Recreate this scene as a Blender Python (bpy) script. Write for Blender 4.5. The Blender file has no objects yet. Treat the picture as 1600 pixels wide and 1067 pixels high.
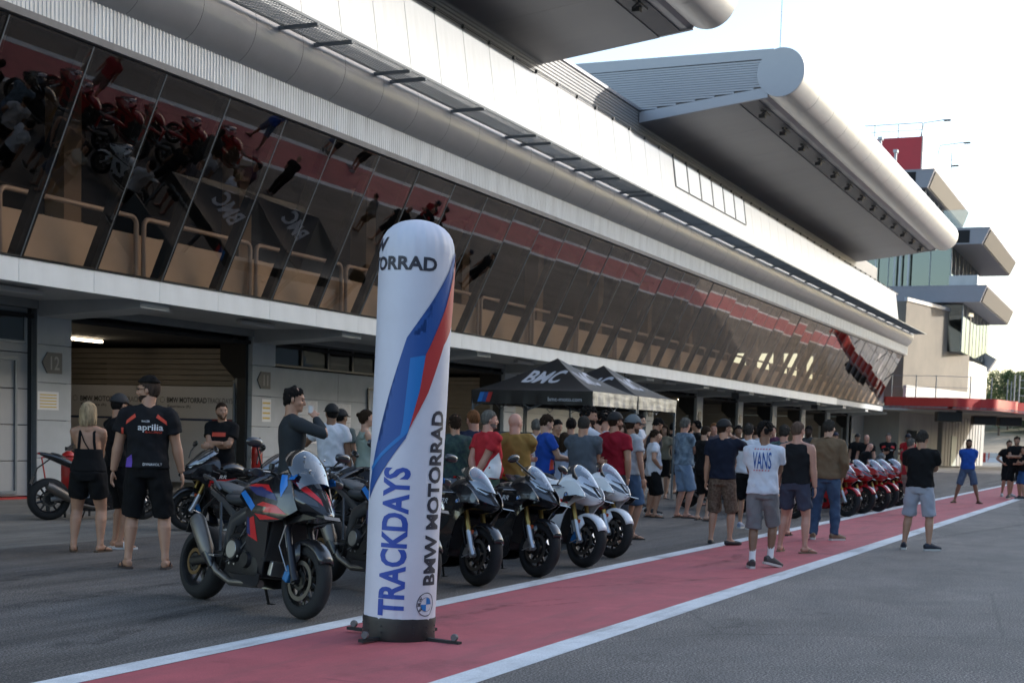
import bpy, bmesh, math, random
import numpy as np
from math import radians as R, sin, cos, pi, sqrt, atan2
from mathutils import Vector, Matrix, noise
from mathutils.bvhtree import BVHTree
random.seed(7)
S = bpy.context.scene
COL = S.collection

# ---------------------------------------------------------------- camera
CH = 1.5
PITCH, ROLL, YAW = R(-4.5), R(1.7), R(24.2761)
fw = Vector((cos(PITCH)*cos(YAW), cos(PITCH)*sin(YAW), sin(PITCH)))
rt = Vector((sin(YAW), -cos(YAW), 0)); up = rt.cross(fw)
rt, up = rt*cos(ROLL)+up*sin(ROLL), up*cos(ROLL)-rt*sin(ROLL)
cd = bpy.data.cameras.new('camera'); cam = bpy.data.objects.new('camera', cd); COL.objects.link(cam)
cam.matrix_world = Matrix(((rt.x, up.x, -fw.x, 0), (rt.y, up.y, -fw.y, 0), (rt.z, up.z, -fw.z, CH), (0, 0, 0, 1)))
cd.sensor_width = 36; cd.lens = 50.0; cd.shift_y = 0.1997; cd.clip_end = 3000; cd.clip_start = .1
cd.dof.use_dof = True; cd.dof.focus_distance = 10.5; cd.dof.aperture_fstop = 5.0
S.camera = cam
FOC, CY = 2222.0, 852.98
def ground(px, py, z=0.0):
    """the spot on the ground that the photograph shows at this pixel"""
    d = fw + rt*((px-800)/FOC) + up*((CY-py)/FOC)
    t = (z-CH)/d.z
    return Vector((0, 0, CH)) + d*t

# ---------------------------------------------------------------- light
SUN_EL, SUN_AZ = R(18), R(-52)          # azimuth of the sun seen from the scene, from +X towards +Y
W = bpy.data.worlds.new('World'); S.world = W; W.use_nodes = True
wn = W.node_tree; bgn = wn.nodes['Background']
sky = wn.nodes.new('ShaderNodeTexSky'); sky.sky_type = 'NISHITA'; sky.sun_disc = False
sky.sun_elevation = SUN_EL; sky.sun_rotation = R(90)-SUN_AZ
sky.air_density = 1.0; sky.dust_density = 1.6; sky.ozone_density = 0.7
wn.links.new(sky.outputs[0], bgn.inputs[0]); bgn.inputs[1].default_value = 0.15
sl = bpy.data.lights.new('sun', 'SUN'); sun = bpy.data.objects.new('sun', sl); COL.objects.link(sun)
sl.energy = 2.0; sl.angle = R(0.5); sl.color = (1, .96, .90)
sd = Vector((cos(SUN_EL)*cos(SUN_AZ), cos(SUN_EL)*sin(SUN_AZ), sin(SUN_EL)))
sun.rotation_euler = sd.to_track_quat('Z', 'Y').to_euler()
S.view_settings.view_transform = 'Standard'; S.view_settings.look = 'None'
S.view_settings.gamma = 1; S.view_settings.exposure = 1.58
S.cycles.max_bounces = 8; S.cycles.transparent_max_bounces = 16; S.cycles.caustics_reflective = False; S.cycles.caustics_refractive = False
S.cycles.use_denoising = True; S.cycles.sample_clamp_indirect = 6

# ---------------------------------------------------------------- materials
MATS = {}
def mat(name, col, rough=.6, metal=0, var=.0, vs=8, bump=0, bs=60, coat=0, alpha=1, trans=0, spec=.5, emit=0, stretch=None, col2=None, dirt=0):
    if name in MATS: return MATS[name]
    m = bpy.data.materials.new(name); m.use_nodes = True; nt = m.node_tree; n = nt.nodes; L = nt.links
    b = n['Principled BSDF']; b.inputs['Roughness'].default_value = rough; b.inputs['Metallic'].default_value = metal
    b.inputs['Coat Weight'].default_value = coat; b.inputs['Coat Roughness'].default_value = .06
    b.inputs['Specular IOR Level'].default_value = spec
    b.inputs['Alpha'].default_value = alpha; b.inputs['Transmission Weight'].default_value = trans
    c = (*col, 1); b.inputs['Base Color'].default_value = c
    if emit:
        b.inputs['Emission Color'].default_value = c; b.inputs['Emission Strength'].default_value = emit
    tc = n.new('ShaderNodeTexCoord'); mp = n.new('ShaderNodeMapping'); L.new(tc.outputs['Object'], mp.inputs[0])
    if stretch: mp.inputs['Scale'].default_value = stretch
    if var or col2:
        nz = n.new('ShaderNodeTexNoise'); nz.inputs['Scale'].default_value = vs; nz.inputs['Detail'].default_value = 6
        nz.inputs['Roughness'].default_value = .65
        L.new(mp.outputs[0], nz.inputs['Vector'])
        rp = n.new('ShaderNodeValToRGB'); e = rp.color_ramp.elements
        e[0].position = .3; e[1].position = .7
        if col2: e[0].color = c; e[1].color = (*col2, 1)
        else:
            e[0].color = (*[x*(1-var) for x in col], 1); e[1].color = (*[min(1, x*(1+var*.7)) for x in col], 1)
        L.new(nz.outputs[0], rp.inputs[0]); L.new(rp.outputs[0], b.inputs['Base Color'])
        if rough > .15:
            mr = n.new('ShaderNodeMapRange'); mr.inputs[3].default_value = max(.02, rough-.08); mr.inputs[4].default_value = min(1, rough+.08)
            L.new(nz.outputs[0], mr.inputs[0]); L.new(mr.outputs[0], b.inputs['Roughness'])
    if bump:
        nb = n.new('ShaderNodeTexNoise'); nb.inputs['Scale'].default_value = bs; nb.inputs['Detail'].default_value = 3
        L.new(mp.outputs[0], nb.inputs['Vector'])
        bp = n.new('ShaderNodeBump'); bp.inputs['Strength'].default_value = bump; bp.inputs['Distance'].default_value = .01
        L.new(nb.outputs[0], bp.inputs['Height']); L.new(bp.outputs[0], b.inputs['Normal'])
    MATS[name] = m
    return m

def nodes_of(name, rough=.9):
    m = bpy.data.materials.new(name); m.use_nodes = True; nt = m.node_tree
    MATS[name] = m
    return m, nt.nodes, nt.links, nt.nodes['Principled BSDF']
def noise_n(n, L, vec, scale, detail=5, rough=.6, stretch=None):
    if stretch:
        mp = n.new('ShaderNodeMapping'); mp.inputs['Scale'].default_value = stretch; L.new(vec, mp.inputs[0]); vec = mp.outputs[0]
    z = n.new('ShaderNodeTexNoise'); z.inputs['Scale'].default_value = scale; z.inputs['Detail'].default_value = detail; z.inputs['Roughness'].default_value = rough
    L.new(vec, z.inputs['Vector']); return z.outputs[0]
def ramp(n, L, fac, stops):
    r = n.new('ShaderNodeValToRGB'); cr = r.color_ramp
    while len(cr.elements) < len(stops): cr.elements.new(.5)
    for e, (p, c) in zip(cr.elements, stops):
        e.position = p; e.color = (*c, 1) if len(c) == 3 else c
    L.new(fac, r.inputs[0]); return r.outputs[0]
def mix(n, L, fac, a, b, mode='MIX'):
    x = n.new('ShaderNodeMix'); x.data_type = 'RGBA'; x.blend_type = mode
    if isinstance(fac, (int, float)): x.inputs[0].default_value = fac
    else: L.new(fac, x.inputs[0])
    for s, v in ((x.inputs[6], a), (x.inputs[7], b)):
        if isinstance(v, tuple): s.default_value = (*v, 1)
        else: L.new(v, s)
    return x.outputs[2]
def bumpn(n, L, b, h, st, dist=.01):
    bp = n.new('ShaderNodeBump'); bp.inputs['Strength'].default_value = st; bp.inputs['Distance'].default_value = dist
    L.new(h, bp.inputs['Height']); L.new(bp.outputs[0], b.inputs['Normal'])
g1 = lambda v: (v, v, v)

def ground_mat(name, base, marks=.5, tint=(1, 1, 1), agg=1.0, marks_angle=0.0, streak=(.05, .8, 1)):
    m, n, L, b = nodes_of(name)
    tc = n.new('ShaderNodeTexCoord').outputs['Object']
    fine = noise_n(n, L, tc, 62, 3, .8); spk = n.new('ShaderNodeTexVoronoi'); spk.inputs['Scale'].default_value = 70; L.new(tc, spk.inputs[0])
    mid = noise_n(n, L, tc, 1.3, 6, .65); big = noise_n(n, L, tc, .22, 4, .6)
    c0 = ramp(n, L, fine, [(.38, tuple(base*x*.30 for x in tint)), (.5, tuple(base*x*.95 for x in tint)), (.62, tuple(base*x*(1+1.5*agg) for x in tint))])
    c1 = mix(n, L, .8, c0, ramp(n, L, mid, [(.3, g1(.72)), (.7, g1(1.2))]), 'MULTIPLY')
    c2 = mix(n, L, .9, c1, ramp(n, L, big, [(.3, g1(.78)), (.7, g1(1.15))]), 'MULTIPLY')
    st = noise_n(n, L, tc, 2.2, 6, .7, streak)
    c3 = mix(n, L, marks, c2, ramp(n, L, st, [(.38, g1(.55)), (.56, g1(1.08))]), 'MULTIPLY')
    # rubber lines laid by tyres
    mp = n.new('ShaderNodeMapping'); mp.inputs['Rotation'].default_value = (0, 0, marks_angle); L.new(tc, mp.inputs[0])
    wv = noise_n(n, L, mp.outputs[0], 3.0, 3, .5, (.03, 1.2, 1))
    c4 = mix(n, L, marks*.9, c3, ramp(n, L, wv, [(.30, g1(.6)), (.36, g1(1.0))]), 'MULTIPLY')
    spots = noise_n(n, L, tc, .85, 5, .62); c4 = mix(n, L, .9, c4, ramp(n, L, spots, [(.29, g1(.52)), (.37, g1(1)), (.66, g1(1)), (.74, g1(1.25))]), 'MULTIPLY')
    vc = n.new('ShaderNodeTexVoronoi'); vc.feature = 'DISTANCE_TO_EDGE'; vc.inputs['Scale'].default_value = .16; L.new(tc, vc.inputs[0])
    cr = ramp(n, L, vc.outputs['Distance'], [(.0, g1(.55)), (.004, g1(1))]); c4 = mix(n, L, .5, c4, cr, 'MULTIPLY')
    L.new(c4, b.inputs['Base Color'])
    L.new(ramp(n, L, mid, [(.3, g1(.72)), (.7, g1(.92))]), b.inputs['Roughness'])
    bumpn(n, L, b, fine, .55, .012)
    return m
def paint_mat(name, col, worn, agg=.25, wear=.55):
    m, n, L, b = nodes_of(name)
    tc = n.new('ShaderNodeTexCoord').outputs['Object']
    fine = noise_n(n, L, tc, 90, 3, .7); mid = noise_n(n, L, tc, 2.0, 8, .7); st = noise_n(n, L, tc, 1.6, 8, .7, (.35, 2.2, 1))
    c = mix(n, L, agg, tuple(col), ramp(n, L, fine, [(.3, tuple(x*.55 for x in col)), (.7, tuple(min(1, x*1.3) for x in col))]))
    c = mix(n, L, .8, c, ramp(n, L, mid, [(.3, g1(.80)), (.7, g1(1.12))]), 'MULTIPLY')
    f = ramp(n, L, st, [(wear, g1(0)), (wear+.2, g1(.75))])
    c = mix(n, L, f, c, tuple(worn))
    s2 = noise_n(n, L, tc, 5, 4, .6, (1.2, .12, 1))
    c = mix(n, L, .6, c, ramp(n, L, s2, [(.26, g1(.45)), (.33, g1(1))]), 'MULTIPLY')
    s3 = noise_n(n, L, tc, 1.1, 7, .75, (.5, .5, 1)); c = mix(n, L, .75, c, ramp(n, L, s3, [(.32, g1(.55)), (.45, g1(1)), (.58, g1(1)), (.70, g1(1.28))]), 'MULTIPLY')
    L.new(c, b.inputs['Base Color']); b.inputs['Roughness'].default_value = .75
    bumpn(n, L, b, fine, .35, .008)
    return m
M_asph = ground_mat('track_asphalt', .150, .40, (1.12, 1.0, .90), 1.0, .9, (.3, .5, 1))
M_asph2 = ground_mat('pit_asphalt', .112, .85, (1.12, 1.0, .89), 1.0, 1.2)
M_conc = ground_mat('apron_concrete', .21, .55, (1.05, 1.0, .90), .25, .2)
M_red = paint_mat('red_lane_paint', (.47, .108, .122), (.30, .095, .100), .45, .48)
M_white = paint_mat('white_line_paint', (.74, .76, .77), (.24, .235, .23), .45, .50)
white_panel = mat('white_panel', (.42, .435, .45), .40, 0, .16, 1.0, coat=.15, stretch=(2.5, 1, .2))
slab_white = mat('slab_white', (.66, .70, .72), .6, 0, .10, 1.5, stretch=(1, 1, .3))
rib_grey = mat('ribbed_grey', (.66, .69, .71), .45, .0, .18, 1.4, stretch=(3, 3, .4))
tube_grey = mat('tube_grey', (.42, .425, .44), .42, .25, .06, 2, coat=.0)
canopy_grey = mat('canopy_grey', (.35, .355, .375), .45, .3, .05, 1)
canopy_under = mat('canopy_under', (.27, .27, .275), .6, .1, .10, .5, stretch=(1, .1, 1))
nose_metal = mat('nose_metal', (.60, .59, .57), .40, .4, .05, 1)
conc_wall = mat('concrete_wall', (.42, .45, .47), .75, 0, .12, 1.3, bump=.15, bs=20)
conc_wall_d = mat('concrete_wall_dark', (.26, .275, .285), .75, 0, .15, 1.1, bump=.15, bs=20)
far_conc = mat('far_concrete', (.34, .345, .34), .8, 0, .15, .6, stretch=(1, 1, .3))
tan_wall_m = mat('tan_render', (.20, .178, .145), .85, 0, .25, .25, bump=.2, bs=3)
steel_dark = mat('steel_dark', (.05, .055, .06), .5, .6)
galv = mat('galvanised', (.20, .225, .25), .5, .5, .1, 10)
mull_m = mat('mullion_dark', (.010, .011, .013), .6, 0, spec=.2)
beige = mat('beige_panel', (.60, .44, .31), .6, 0, .08, 1.5)
beige_rail = mat('beige_rail', (.52, .38, .29), .4, 0, .08, 4)
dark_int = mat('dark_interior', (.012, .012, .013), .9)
slat_brown = mat('slat_brown', (.27, .24, .20), .7, 0, .18, 1.0, stretch=(1, 1, 4))
door_grey = mat('door_grey', (.36, .37, .38), .55, 0, .08, .8)
red_wall = mat('red_cladding', (.42, .018, .030), .5, 0, .08, 1)
tower_brown = mat('tower_louvre', (.10, .09, .078), .6, .1, .15, 2)
tower_grey = mat('tower_grey', (.22, .22, .25), .5, .2, .06, 1)
black_m = mat('black_gloss', (.012, .012, .013), .25)
black_rough = mat('black_rough', (.018, .018, .019), .8, 0, .2, 20)
chrome = mat('chrome', (.6, .58, .55), .2, 1)
lampm = mat('lit_tube', (1, .82, .58), .5, emit=8)
lamp_off = mat('lamp_off', (.45, .45, .44), .5)
paper = mat('paper', (.72, .72, .72), .8)

def glass_mat(name, tint=(.30, .29, .28), refl=.30, rough=.0, gcol=(.95, .95, .95), top=.8):
    m = bpy.data.materials.new(name); m.use_nodes = True; nt = m.node_tree; n = nt.nodes; L = nt.links
    n.remove(n['Principled BSDF']); out = n['Material Output']
    t = n.new('ShaderNodeBsdfTransparent'); t.inputs[0].default_value = (*tint, 1)
    g = n.new('ShaderNodeBsdfGlossy'); g.inputs['Roughness'].default_value = rough; g.inputs[0].default_value = (*gcol, 1)
    lw = n.new('ShaderNodeLayerWeight'); lw.inputs[0].default_value = .5
    mr = n.new('ShaderNodeMapRange'); mr.inputs[3].default_value = refl; mr.inputs[4].default_value = top
    pw = n.new('ShaderNodeMath'); pw.operation = 'POWER'; pw.inputs[1].default_value = 2.0
    L.new(lw.outputs['Facing'], pw.inputs[0]); L.new(pw.outputs[0], mr.inputs[0])
    mx = n.new('ShaderNodeMixShader'); L.new(mr.outputs[0], mx.inputs[0]); L.new(t.outputs[0], mx.inputs[1]); L.new(g.outputs[0], mx.inputs[2])
    L.new(mx.outputs[0], out.inputs[0]); MATS[name] = m
    return m
pane_m = glass_mat('lounge_glass', (.82, .77, .72), .08, 0.0, (.74, .65, .58))
win_m = glass_mat('garage_window_glass', (.45, .45, .45), .05, gcol=(.4, .4, .4), top=.22)
tower_glass = glass_mat('tower_glass', (.35, .42, .40), .16, gcol=(.7, .75, .74), top=.6)
rail_glass = glass_mat('railing_glass', (.86, .9, .9), .08)
visor_m = glass_mat('windscreen_clear', (.60, .61, .66), .26, .04)
smoke_m = glass_mat('windscreen_smoked', (.22, .23, .24), .16)

# ---------------------------------------------------------------- mesh helpers
class MB:
    def __init__(s): s.v = []; s.f = []; s.m = []
    def add(s, vs, fs, mi=0):
        o = len(s.v); s.v += [tuple(v) for v in vs]; s.f += [tuple(i+o for i in f) for f in fs]; s.m += [mi]*len(fs); return s
    def box(s, c, d, rot=None, mi=0, bev=0):
        hx, hy, hz = d[0]/2, d[1]/2, d[2]/2
        if bev:
            bm = bmesh.new(); bmesh.ops.create_cube(bm, size=1)
            for v in bm.verts: v.co = Vector((v.co.x*d[0], v.co.y*d[1], v.co.z*d[2]))
            bmesh.ops.bevel(bm, geom=bm.edges[:], offset=bev, segments=2, affect='EDGES', profile=.6)
            vs = [v.co.copy() for v in bm.verts]; fs = [[v.index for v in f.verts] for f in bm.faces]; bm.free()
        else:
            vs = [Vector((x*hx, y*hy, z*hz)) for x in (-1, 1) for y in (-1, 1) for z in (-1, 1)]
            fs = [(0, 1, 3, 2), (4, 6, 7, 5), (0, 4, 5, 1), (2, 3, 7, 6), (0, 2, 6, 4), (1, 5, 7, 3)]
        if rot is not None: vs = [rot @ v for v in vs]
        c = Vector(c)
        return s.add([v+c for v in vs], fs, mi)
    def bx(s, x0, x1, y0, y1, z0, z1, mi=0):
        return s.box(((x0+x1)/2, (y0+y1)/2, (z0+z1)/2), (abs(x1-x0), abs(y1-y0), abs(z1-z0)), mi=mi)
    def tube(s, pts, r, n=8, mi=0, cap=True, flat=1.0, upv=None):
        pts = [Vector(p) for p in pts]; k = len(pts); rs = r if isinstance(r, (list, tuple)) else [r]*k
        rings = []; prev = None
        for i, p in enumerate(pts):
            t = (pts[min(i+1, k-1)]-pts[max(i-1, 0)])
            if t.length < 1e-9: t = Vector((0, 0, 1))
            t.normalize()
            if prev is None:
                a = Vector(upv) if upv else (Vector((0, 0, 1)) if abs(t.z) < .9 else Vector((1, 0, 0)))
                u = t.cross(a).normalized()
            else: u = (prev-t*prev.dot(t)).normalized()
            prev = u; w = t.cross(u)
            ra = rs[i]
            if isinstance(ra, (list, tuple)): ra, rb = ra
            else: rb = ra*flat
            rings.append([p+u*(ra*cos(2*pi*j/n))+w*(rb*sin(2*pi*j/n)) for j in range(n)])
        return s.loft(rings, True, cap, mi)
    def loft(s, rings, closed=True, cap=True, mi=0):
        n = len(rings[0]); vs = [q for r_ in rings for q in r_]; fs = []
        m = n if closed else n-1
        for i in range(len(rings)-1):
            for j in range(m):
                a = i*n+j; b_ = i*n+(j+1) % n
                fs.append((a, b_, b_+n, a+n))
        if cap and closed:
            fs.append(tuple(range(n-1, -1, -1))); fs.append(tuple((len(rings)-1)*n+j for j in range(n)))
        return s.add(vs, fs, mi)
    def prism(s, poly, axis, a0, a1, mi=0):
        """poly of 2-D points, extruded along axis 'x','y' or 'z' from a0 to a1"""
        def P(p, a):
            return {'x': (a, p[0], p[1]), 'y': (p[0], a, p[1]), 'z': (p[0], p[1], a)}[axis]
        n = len(poly); vs = [P(p, a0) for p in poly]+[P(p, a1) for p in poly]
        fs = [(i, (i+1) % n, (i+1) % n+n, i+n) for i in range(n)]+[tuple(range(n-1, -1, -1)), tuple(range(n, 2*n))]
        return s.add(vs, fs, mi)
    def lathe(s, prof, n=32, c=(0, 0, 0), axis='y', mi=0, closed=False):
        """prof: (radius, along) ; revolve about axis"""
        rings = []
        for (r_, a) in prof:
            ring = []
            for j in range(n):
                t = 2*pi*j/n; x, z = r_*cos(t), r_*sin(t)
                q = {'y': (x, a, z), 'x': (a, x, z), 'z': (x, z, a)}[axis]
                ring.append((q[0]+c[0], q[1]+c[1], q[2]+c[2]))
            rings.append(ring)
        if closed: rings.append(rings[0])
        return s.loft(rings, True, False, mi)
    def ell(s, c, r_, rot=None, n=12, m=8, mi=0):
        vs = []; fs = []; c = Vector(c)
        for i in range(m+1):
            ph = pi*i/m
            for j in range(n):
                t = 2*pi*j/n; v = Vector((r_[0]*sin(ph)*cos(t), r_[1]*sin(ph)*sin(t), r_[2]*cos(ph)))
                if rot is not None: v = rot @ v
                vs.append(v+c)
        for i in range(m):
            for j in range(n):
                a = i*n+j; b_ = i*n+(j+1) % n; fs.append((a, a+n, b_+n, b_))
        return s.add(vs, fs, mi)
    def quad(s, a, b, c, d, mi=0): return s.add([a, b, c, d], [(0, 1, 2, 3)], mi)
    def mesh(s, name, mats, smooth=None, fix=True):
        me = bpy.data.meshes.new(name); me.from_pydata([tuple(v) for v in s.v], [], s.f)
        for m_ in (mats if isinstance(mats, (list, tuple)) else [mats]): me.materials.append(m_)
        me.polygons.foreach_set('material_index', s.m)
        if fix:
            bm = bmesh.new(); bm.from_mesh(me); bmesh.ops.remove_doubles(bm, verts=bm.verts, dist=1e-5)
            bmesh.ops.dissolve_degenerate(bm, edges=bm.edges, dist=1e-6)
            bmesh.ops.recalc_face_normals(bm, faces=bm.faces); bm.to_mesh(me); bm.free()
        if smooth is not None:
            me.polygons.foreach_set('use_smooth', [True]*len(me.polygons)); me.set_sharp_from_angle(angle=R(smooth))
        me.update(); return me
    def build(s, name, mats, parent=None, smooth=None, sub=0, label=None, fix=True):
        o = bpy.data.objects.new(name, s.mesh(name, mats, smooth, fix)); COL.objects.link(o)
        if parent is not None: o.parent = parent
        if sub:
            md = o.modifiers.new('sub', 'SUBSURF'); md.levels = sub; md.render_levels = sub
        if label: o['label'] = label
        return o
def tag(o, label=None, cat=None, group=None, kind=None):
    if label: o['label'] = label
    if cat: o['category'] = cat
    if group: o['group'] = group
    if kind: o['kind'] = kind
    return o
def thing(name, label, cat, loc=(0, 0, 0), rz=0, group=None):
    o = bpy.data.objects.new(name, None); COL.objects.link(o); o.location = loc; o.rotation_euler = (0, 0, rz)
    o.empty_display_size = .3
    return tag(o, label, cat, group)
def inst(src, parent=None, loc=None, rot=None, label=None):
    o = src.copy(); COL.objects.link(o)
    if parent is not None: o.parent = parent
    if loc is not None: o.location = loc
    if rot is not None: o.rotation_euler = rot
    if label: o['label'] = label
    return o
def copy_tree(o, parent=None):
    c = o.copy(); COL.objects.link(c); c.parent = parent
    for ch in list(o.children): copy_tree(ch, c)
    return c

# flat print: lettering and patches as thin geometry
FONT = bpy.data.fonts.load('<builtin>') if False else None
def text_geo(txt, size=1.0, bold=0.0, shear=0.0, width=None, spacing=1.0, xscale=1.0):
    """returns (verts2d, faces) of a lettering, centred, cap height = size"""
    cu = bpy.data.curves.new('t', 'FONT'); cu.body = txt; cu.size = 1; cu.offset = bold; cu.shear = shear; cu.space_character = spacing
    cu.resolution_u = 3; cu.fill_mode = 'FRONT'
    o = bpy.data.objects.new('t', cu); COL.objects.link(o)
    dg = bpy.context.evaluated_depsgraph_get(); me = bpy.data.meshes.new_from_object(o.evaluated_get(dg))
    vs = [(v.co.x, v.co.y) for v in me.vertices]; fs = [tuple(p.vertices) for p in me.polygons]
    bpy.data.objects.remove(o); bpy.data.curves.remove(cu); bpy.data.meshes.remove(me)
    xs = [v[0] for v in vs]; ys = [v[1] for v in vs]
    k = size/.69; cx = (min(xs)+max(xs))/2
    w0 = (max(xs)-min(xs))*k*xscale
    kx = k*xscale
    if width: kx = kx*width/w0
    return [((x-cx)*kx, y*k) for x, y in vs], fs
def cut_grid(vs, fs, step):
    """slice flat geometry so it can be bent"""
    bm = bmesh.new(); bv = [bm.verts.new((x, y, 0)) for x, y in vs]
    for f in fs:
        try: bm.faces.new([bv[i] for i in f])
        except ValueError: pass
    for ax in (0, 1):
        lo = min(v[ax] for v in vs); hi = max(v[ax] for v in vs); k = int((hi-lo)/step)+1
        for i in range(1, k):
            co = [0, 0, 0]; co[ax] = lo+i*step; no = [0, 0, 0]; no[ax] = 1
            bmesh.ops.bisect_plane(bm, geom=bm.verts[:]+bm.edges[:]+bm.faces[:], plane_co=co, plane_no=no)
    bm.verts.index_update()
    v2 = [(v.co.x, v.co.y) for v in bm.verts]; f2 = [tuple(v.index for v in f.verts) for f in bm.faces]; bm.free()
    return v2, f2
def flat_print(name, vs, fs, fn, m, parent=None):
    mb = MB(); mb.add([fn(x, y) for x, y in vs], fs); return mb.build(name, m, parent, fix=False)

# ================================================================ ground
def sheet(name, x0, x1, y0, y1, z, m, kind='structure', nx=1):
    mb = MB()
    for i in range(nx):
        a = x0+(x1-x0)*i/nx; b = x0+(x1-x0)*(i+1)/nx
        mb.quad((a, y0, z), (b, y0, z), (b, y1, z), (a, y1, z))
    return tag(mb.build(name, m), kind=kind)
soil = ground_mat('dry_soil', .20, .2, (1.15, 1.0, .78), .3)
LY1, LY2, LY3, LY4 = 3.66, 3.90, 5.58, 5.79
sheet('ground', -600, 2400, -1200, 1500, -.02, soil)
sheet('pit_road', -40, 260, -16, LY1, 0, M_asph)
sheet('red_lane', -40, 260, LY2, LY3, 0, M_red)
sheet('pit_lane', -40, 190, LY4, 12.15, 0, M_asph2)
sheet('garage_apron', -40, 190, 12.15, 31, 0, M_conc)
sheet('white_line', -40, 260, LY1, LY2, .003, M_white); sheet('white_line', -40, 260, LY3, LY4, .003, M_white)
sheet('far_kerb', 190, 194, 5.79, 40, .0, M_red)
# sandy bank rising behind the end of the pit lane
bank_m, n, L, b = nodes_of('bank_grass')
tc = n.new('ShaderNodeTexCoord').outputs['Object']
gz = n.new('ShaderNodeSeparateXYZ'); L.new(tc, gz.inputs[0])
mr = n.new('ShaderNodeMapRange'); mr.inputs[1].default_value = 2.0; mr.inputs[2].default_value = 6.5; L.new(gz.outputs[2], mr.inputs[0])
nz = noise_n(n, L, tc, .12, 6, .7)
ad = n.new('ShaderNodeMath'); ad.operation = 'MULTIPLY_ADD'; ad.inputs[1].default_value = 1.0; ad.inputs[2].default_value = -.5
L.new(nz, ad.inputs[0]); a2 = n.new('ShaderNodeMath'); L.new(ad.outputs[0], a2.inputs[0]); L.new(mr.outputs[0], a2.inputs[1])
cc = ramp(n, L, a2.outputs[0], [(.30, (.27, .22, .155)), (.48, (.16, .14, .075)), (.8, (.055, .065, .030))])
cc = mix(n, L, .7, cc, ramp(n, L, noise_n(n, L, tc, .6, 6, .7), [(.3, g1(.6)), (.7, g1(1.25))]), 'MULTIPLY')
L.new(cc, b.inputs['Base Color']); b.inputs['Roughness'].default_value = .95
mb = MB(); NX, NY = 60, 70; X0, X1, Y0, Y1 = 175, 620, -260, 420
vs = []
for i in range(NX+1):
    for j in range(NY+1):
        x = X0+(X1-X0)*(i/NX)**1.5; y = Y0+(Y1-Y0)*j/NY
        t = max(0, (x-205+noise.noise(Vector((y*.02, 1, 0)))*12)/90); h = 9*(t*t*(3-2*t) if t < 1 else 1+(t-1)*.4)
        h += noise.noise(Vector((x*.03, y*.03, 0)))*1.2*min(1, t*3)
        vs.append((x, y, h-.05 if t > 0 else -.05))
fs = [(i*(NY+1)+j, (i+1)*(NY+1)+j, (i+1)*(NY+1)+j+1, i*(NY+1)+j+1) for i in range(NX) for j in range(NY)]
mb.add(vs, fs); tag(mb.build('hillside', bank_m, smooth=60), kind='structure')

# rubber left by turning tyres
tm_m, n, L, b = nodes_of('tyre_mark_rubber'); tc = n.new('ShaderNodeTexCoord').outputs['Object']
b.inputs['Base Color'].default_value = (.025, .024, .025, 1); b.inputs['Roughness'].default_value = .8
L.new(ramp(n, L, noise_n(n, L, tc, 3.5, 6, .8), [(.42, g1(0)), (.66, g1(.38))]), b.inputs['Alpha'])
def mark(pts, w):
    mb = MB(); vs = []
    P_ = [Vector((x, y, 0)) for x, y in pts]; fine_ = []
    for i in range(len(P_)-1):
        for q in range(8): fine_.append(P_[i].lerp(P_[i+1], q/8))
    fine_.append(P_[-1])
    for _ in range(8): fine_ = [fine_[0]]+[(fine_[i-1]+fine_[i]*2+fine_[i+1])/4 for i in range(1, len(fine_)-1)]+[fine_[-1]]
    for i, p in enumerate(fine_):
        d = (fine_[min(i+1, len(fine_)-1)]-fine_[max(i-1, 0)]).normalized(); nn = Vector((-d.y, d.x, 0))*w/2; vs += [(p+nn)[:2]+(.006,), (p-nn)[:2]+(.006,)]
    mb.add(vs, [(2*i, 2*i+1, 2*i+3, 2*i+2) for i in range(len(fine_)-1)]); return tag(mb.build('tyre_mark', tm_m, fix=False), kind='structure')
for pts, w in (([(12.6, 5.5), (13.6, 4.9), (14.9, 4.3), (15.3, 4.0)], .06), ([(9.9, 5.3), (10.6, 5.1), (11.3, 5.15), (12.1, 4.9)], .09), ([(11.2, 5.6), (11.3, 4.9), (11.9, 4.7)], .05), ([(23, 3.4), (26, 3.0), (31, 2.2), (36, 2.5), (41, 3.2)], .16), ([(27, 1.4), (33, 2.6), (42, 3.4)], .14),
               ([(6, 7.6), (9, 8.4), (13, 8.2), (18, 8.9)], .22), ([(5, 9.8), (8, 9.1), (12, 10.2), (17, 10.0)], .25), ([(19, 5.2), (22, 4.9), (25, 4.3)], .08), ([(30, 5.4), (34, 4.6), (38, 4.2)], .1), ([(16, 4.9), (17.5, 4.8), (18.4, 5.0)], .12), ([(7.5, 6.5), (9.8, 7.2), (12, 6.9)], .18)):
    mark(pts, w)

# ================================================================ pit building
PB = thing('pit_building', 'long white and grey pit lane building with leaning glass front and open garages', 'building', (60, 17, 0))
PBI = Matrix.Translation((-60, -17, 0))
def part(mb, name, m, parent=PB, smooth=None, label=None, local=False, sub=0):
    o = mb.build(name, m, parent, smooth, sub, label)
    if not local:
        o.data.transform(PBI)
    return o
def repeat(first, xs, names=None):
    """alike pieces along the building: the first mesh was built at xs[0]"""
    out = [first]
    for x in xs[1:]:
        o = first.copy(); COL.objects.link(o); o.parent = first.parent; o.location = (x-xs[0], 0, 0); out.append(o)
        for ch in first.children:
            c = ch.copy(); COL.objects.link(c); c.parent = o
    return out
XE = 95.6
BP = 1.785
mull_x = [17.85+BP*k for k in range(-8, 44)]
GB, GT = (16.90, 4.12), (15.42, 7.30)
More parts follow.
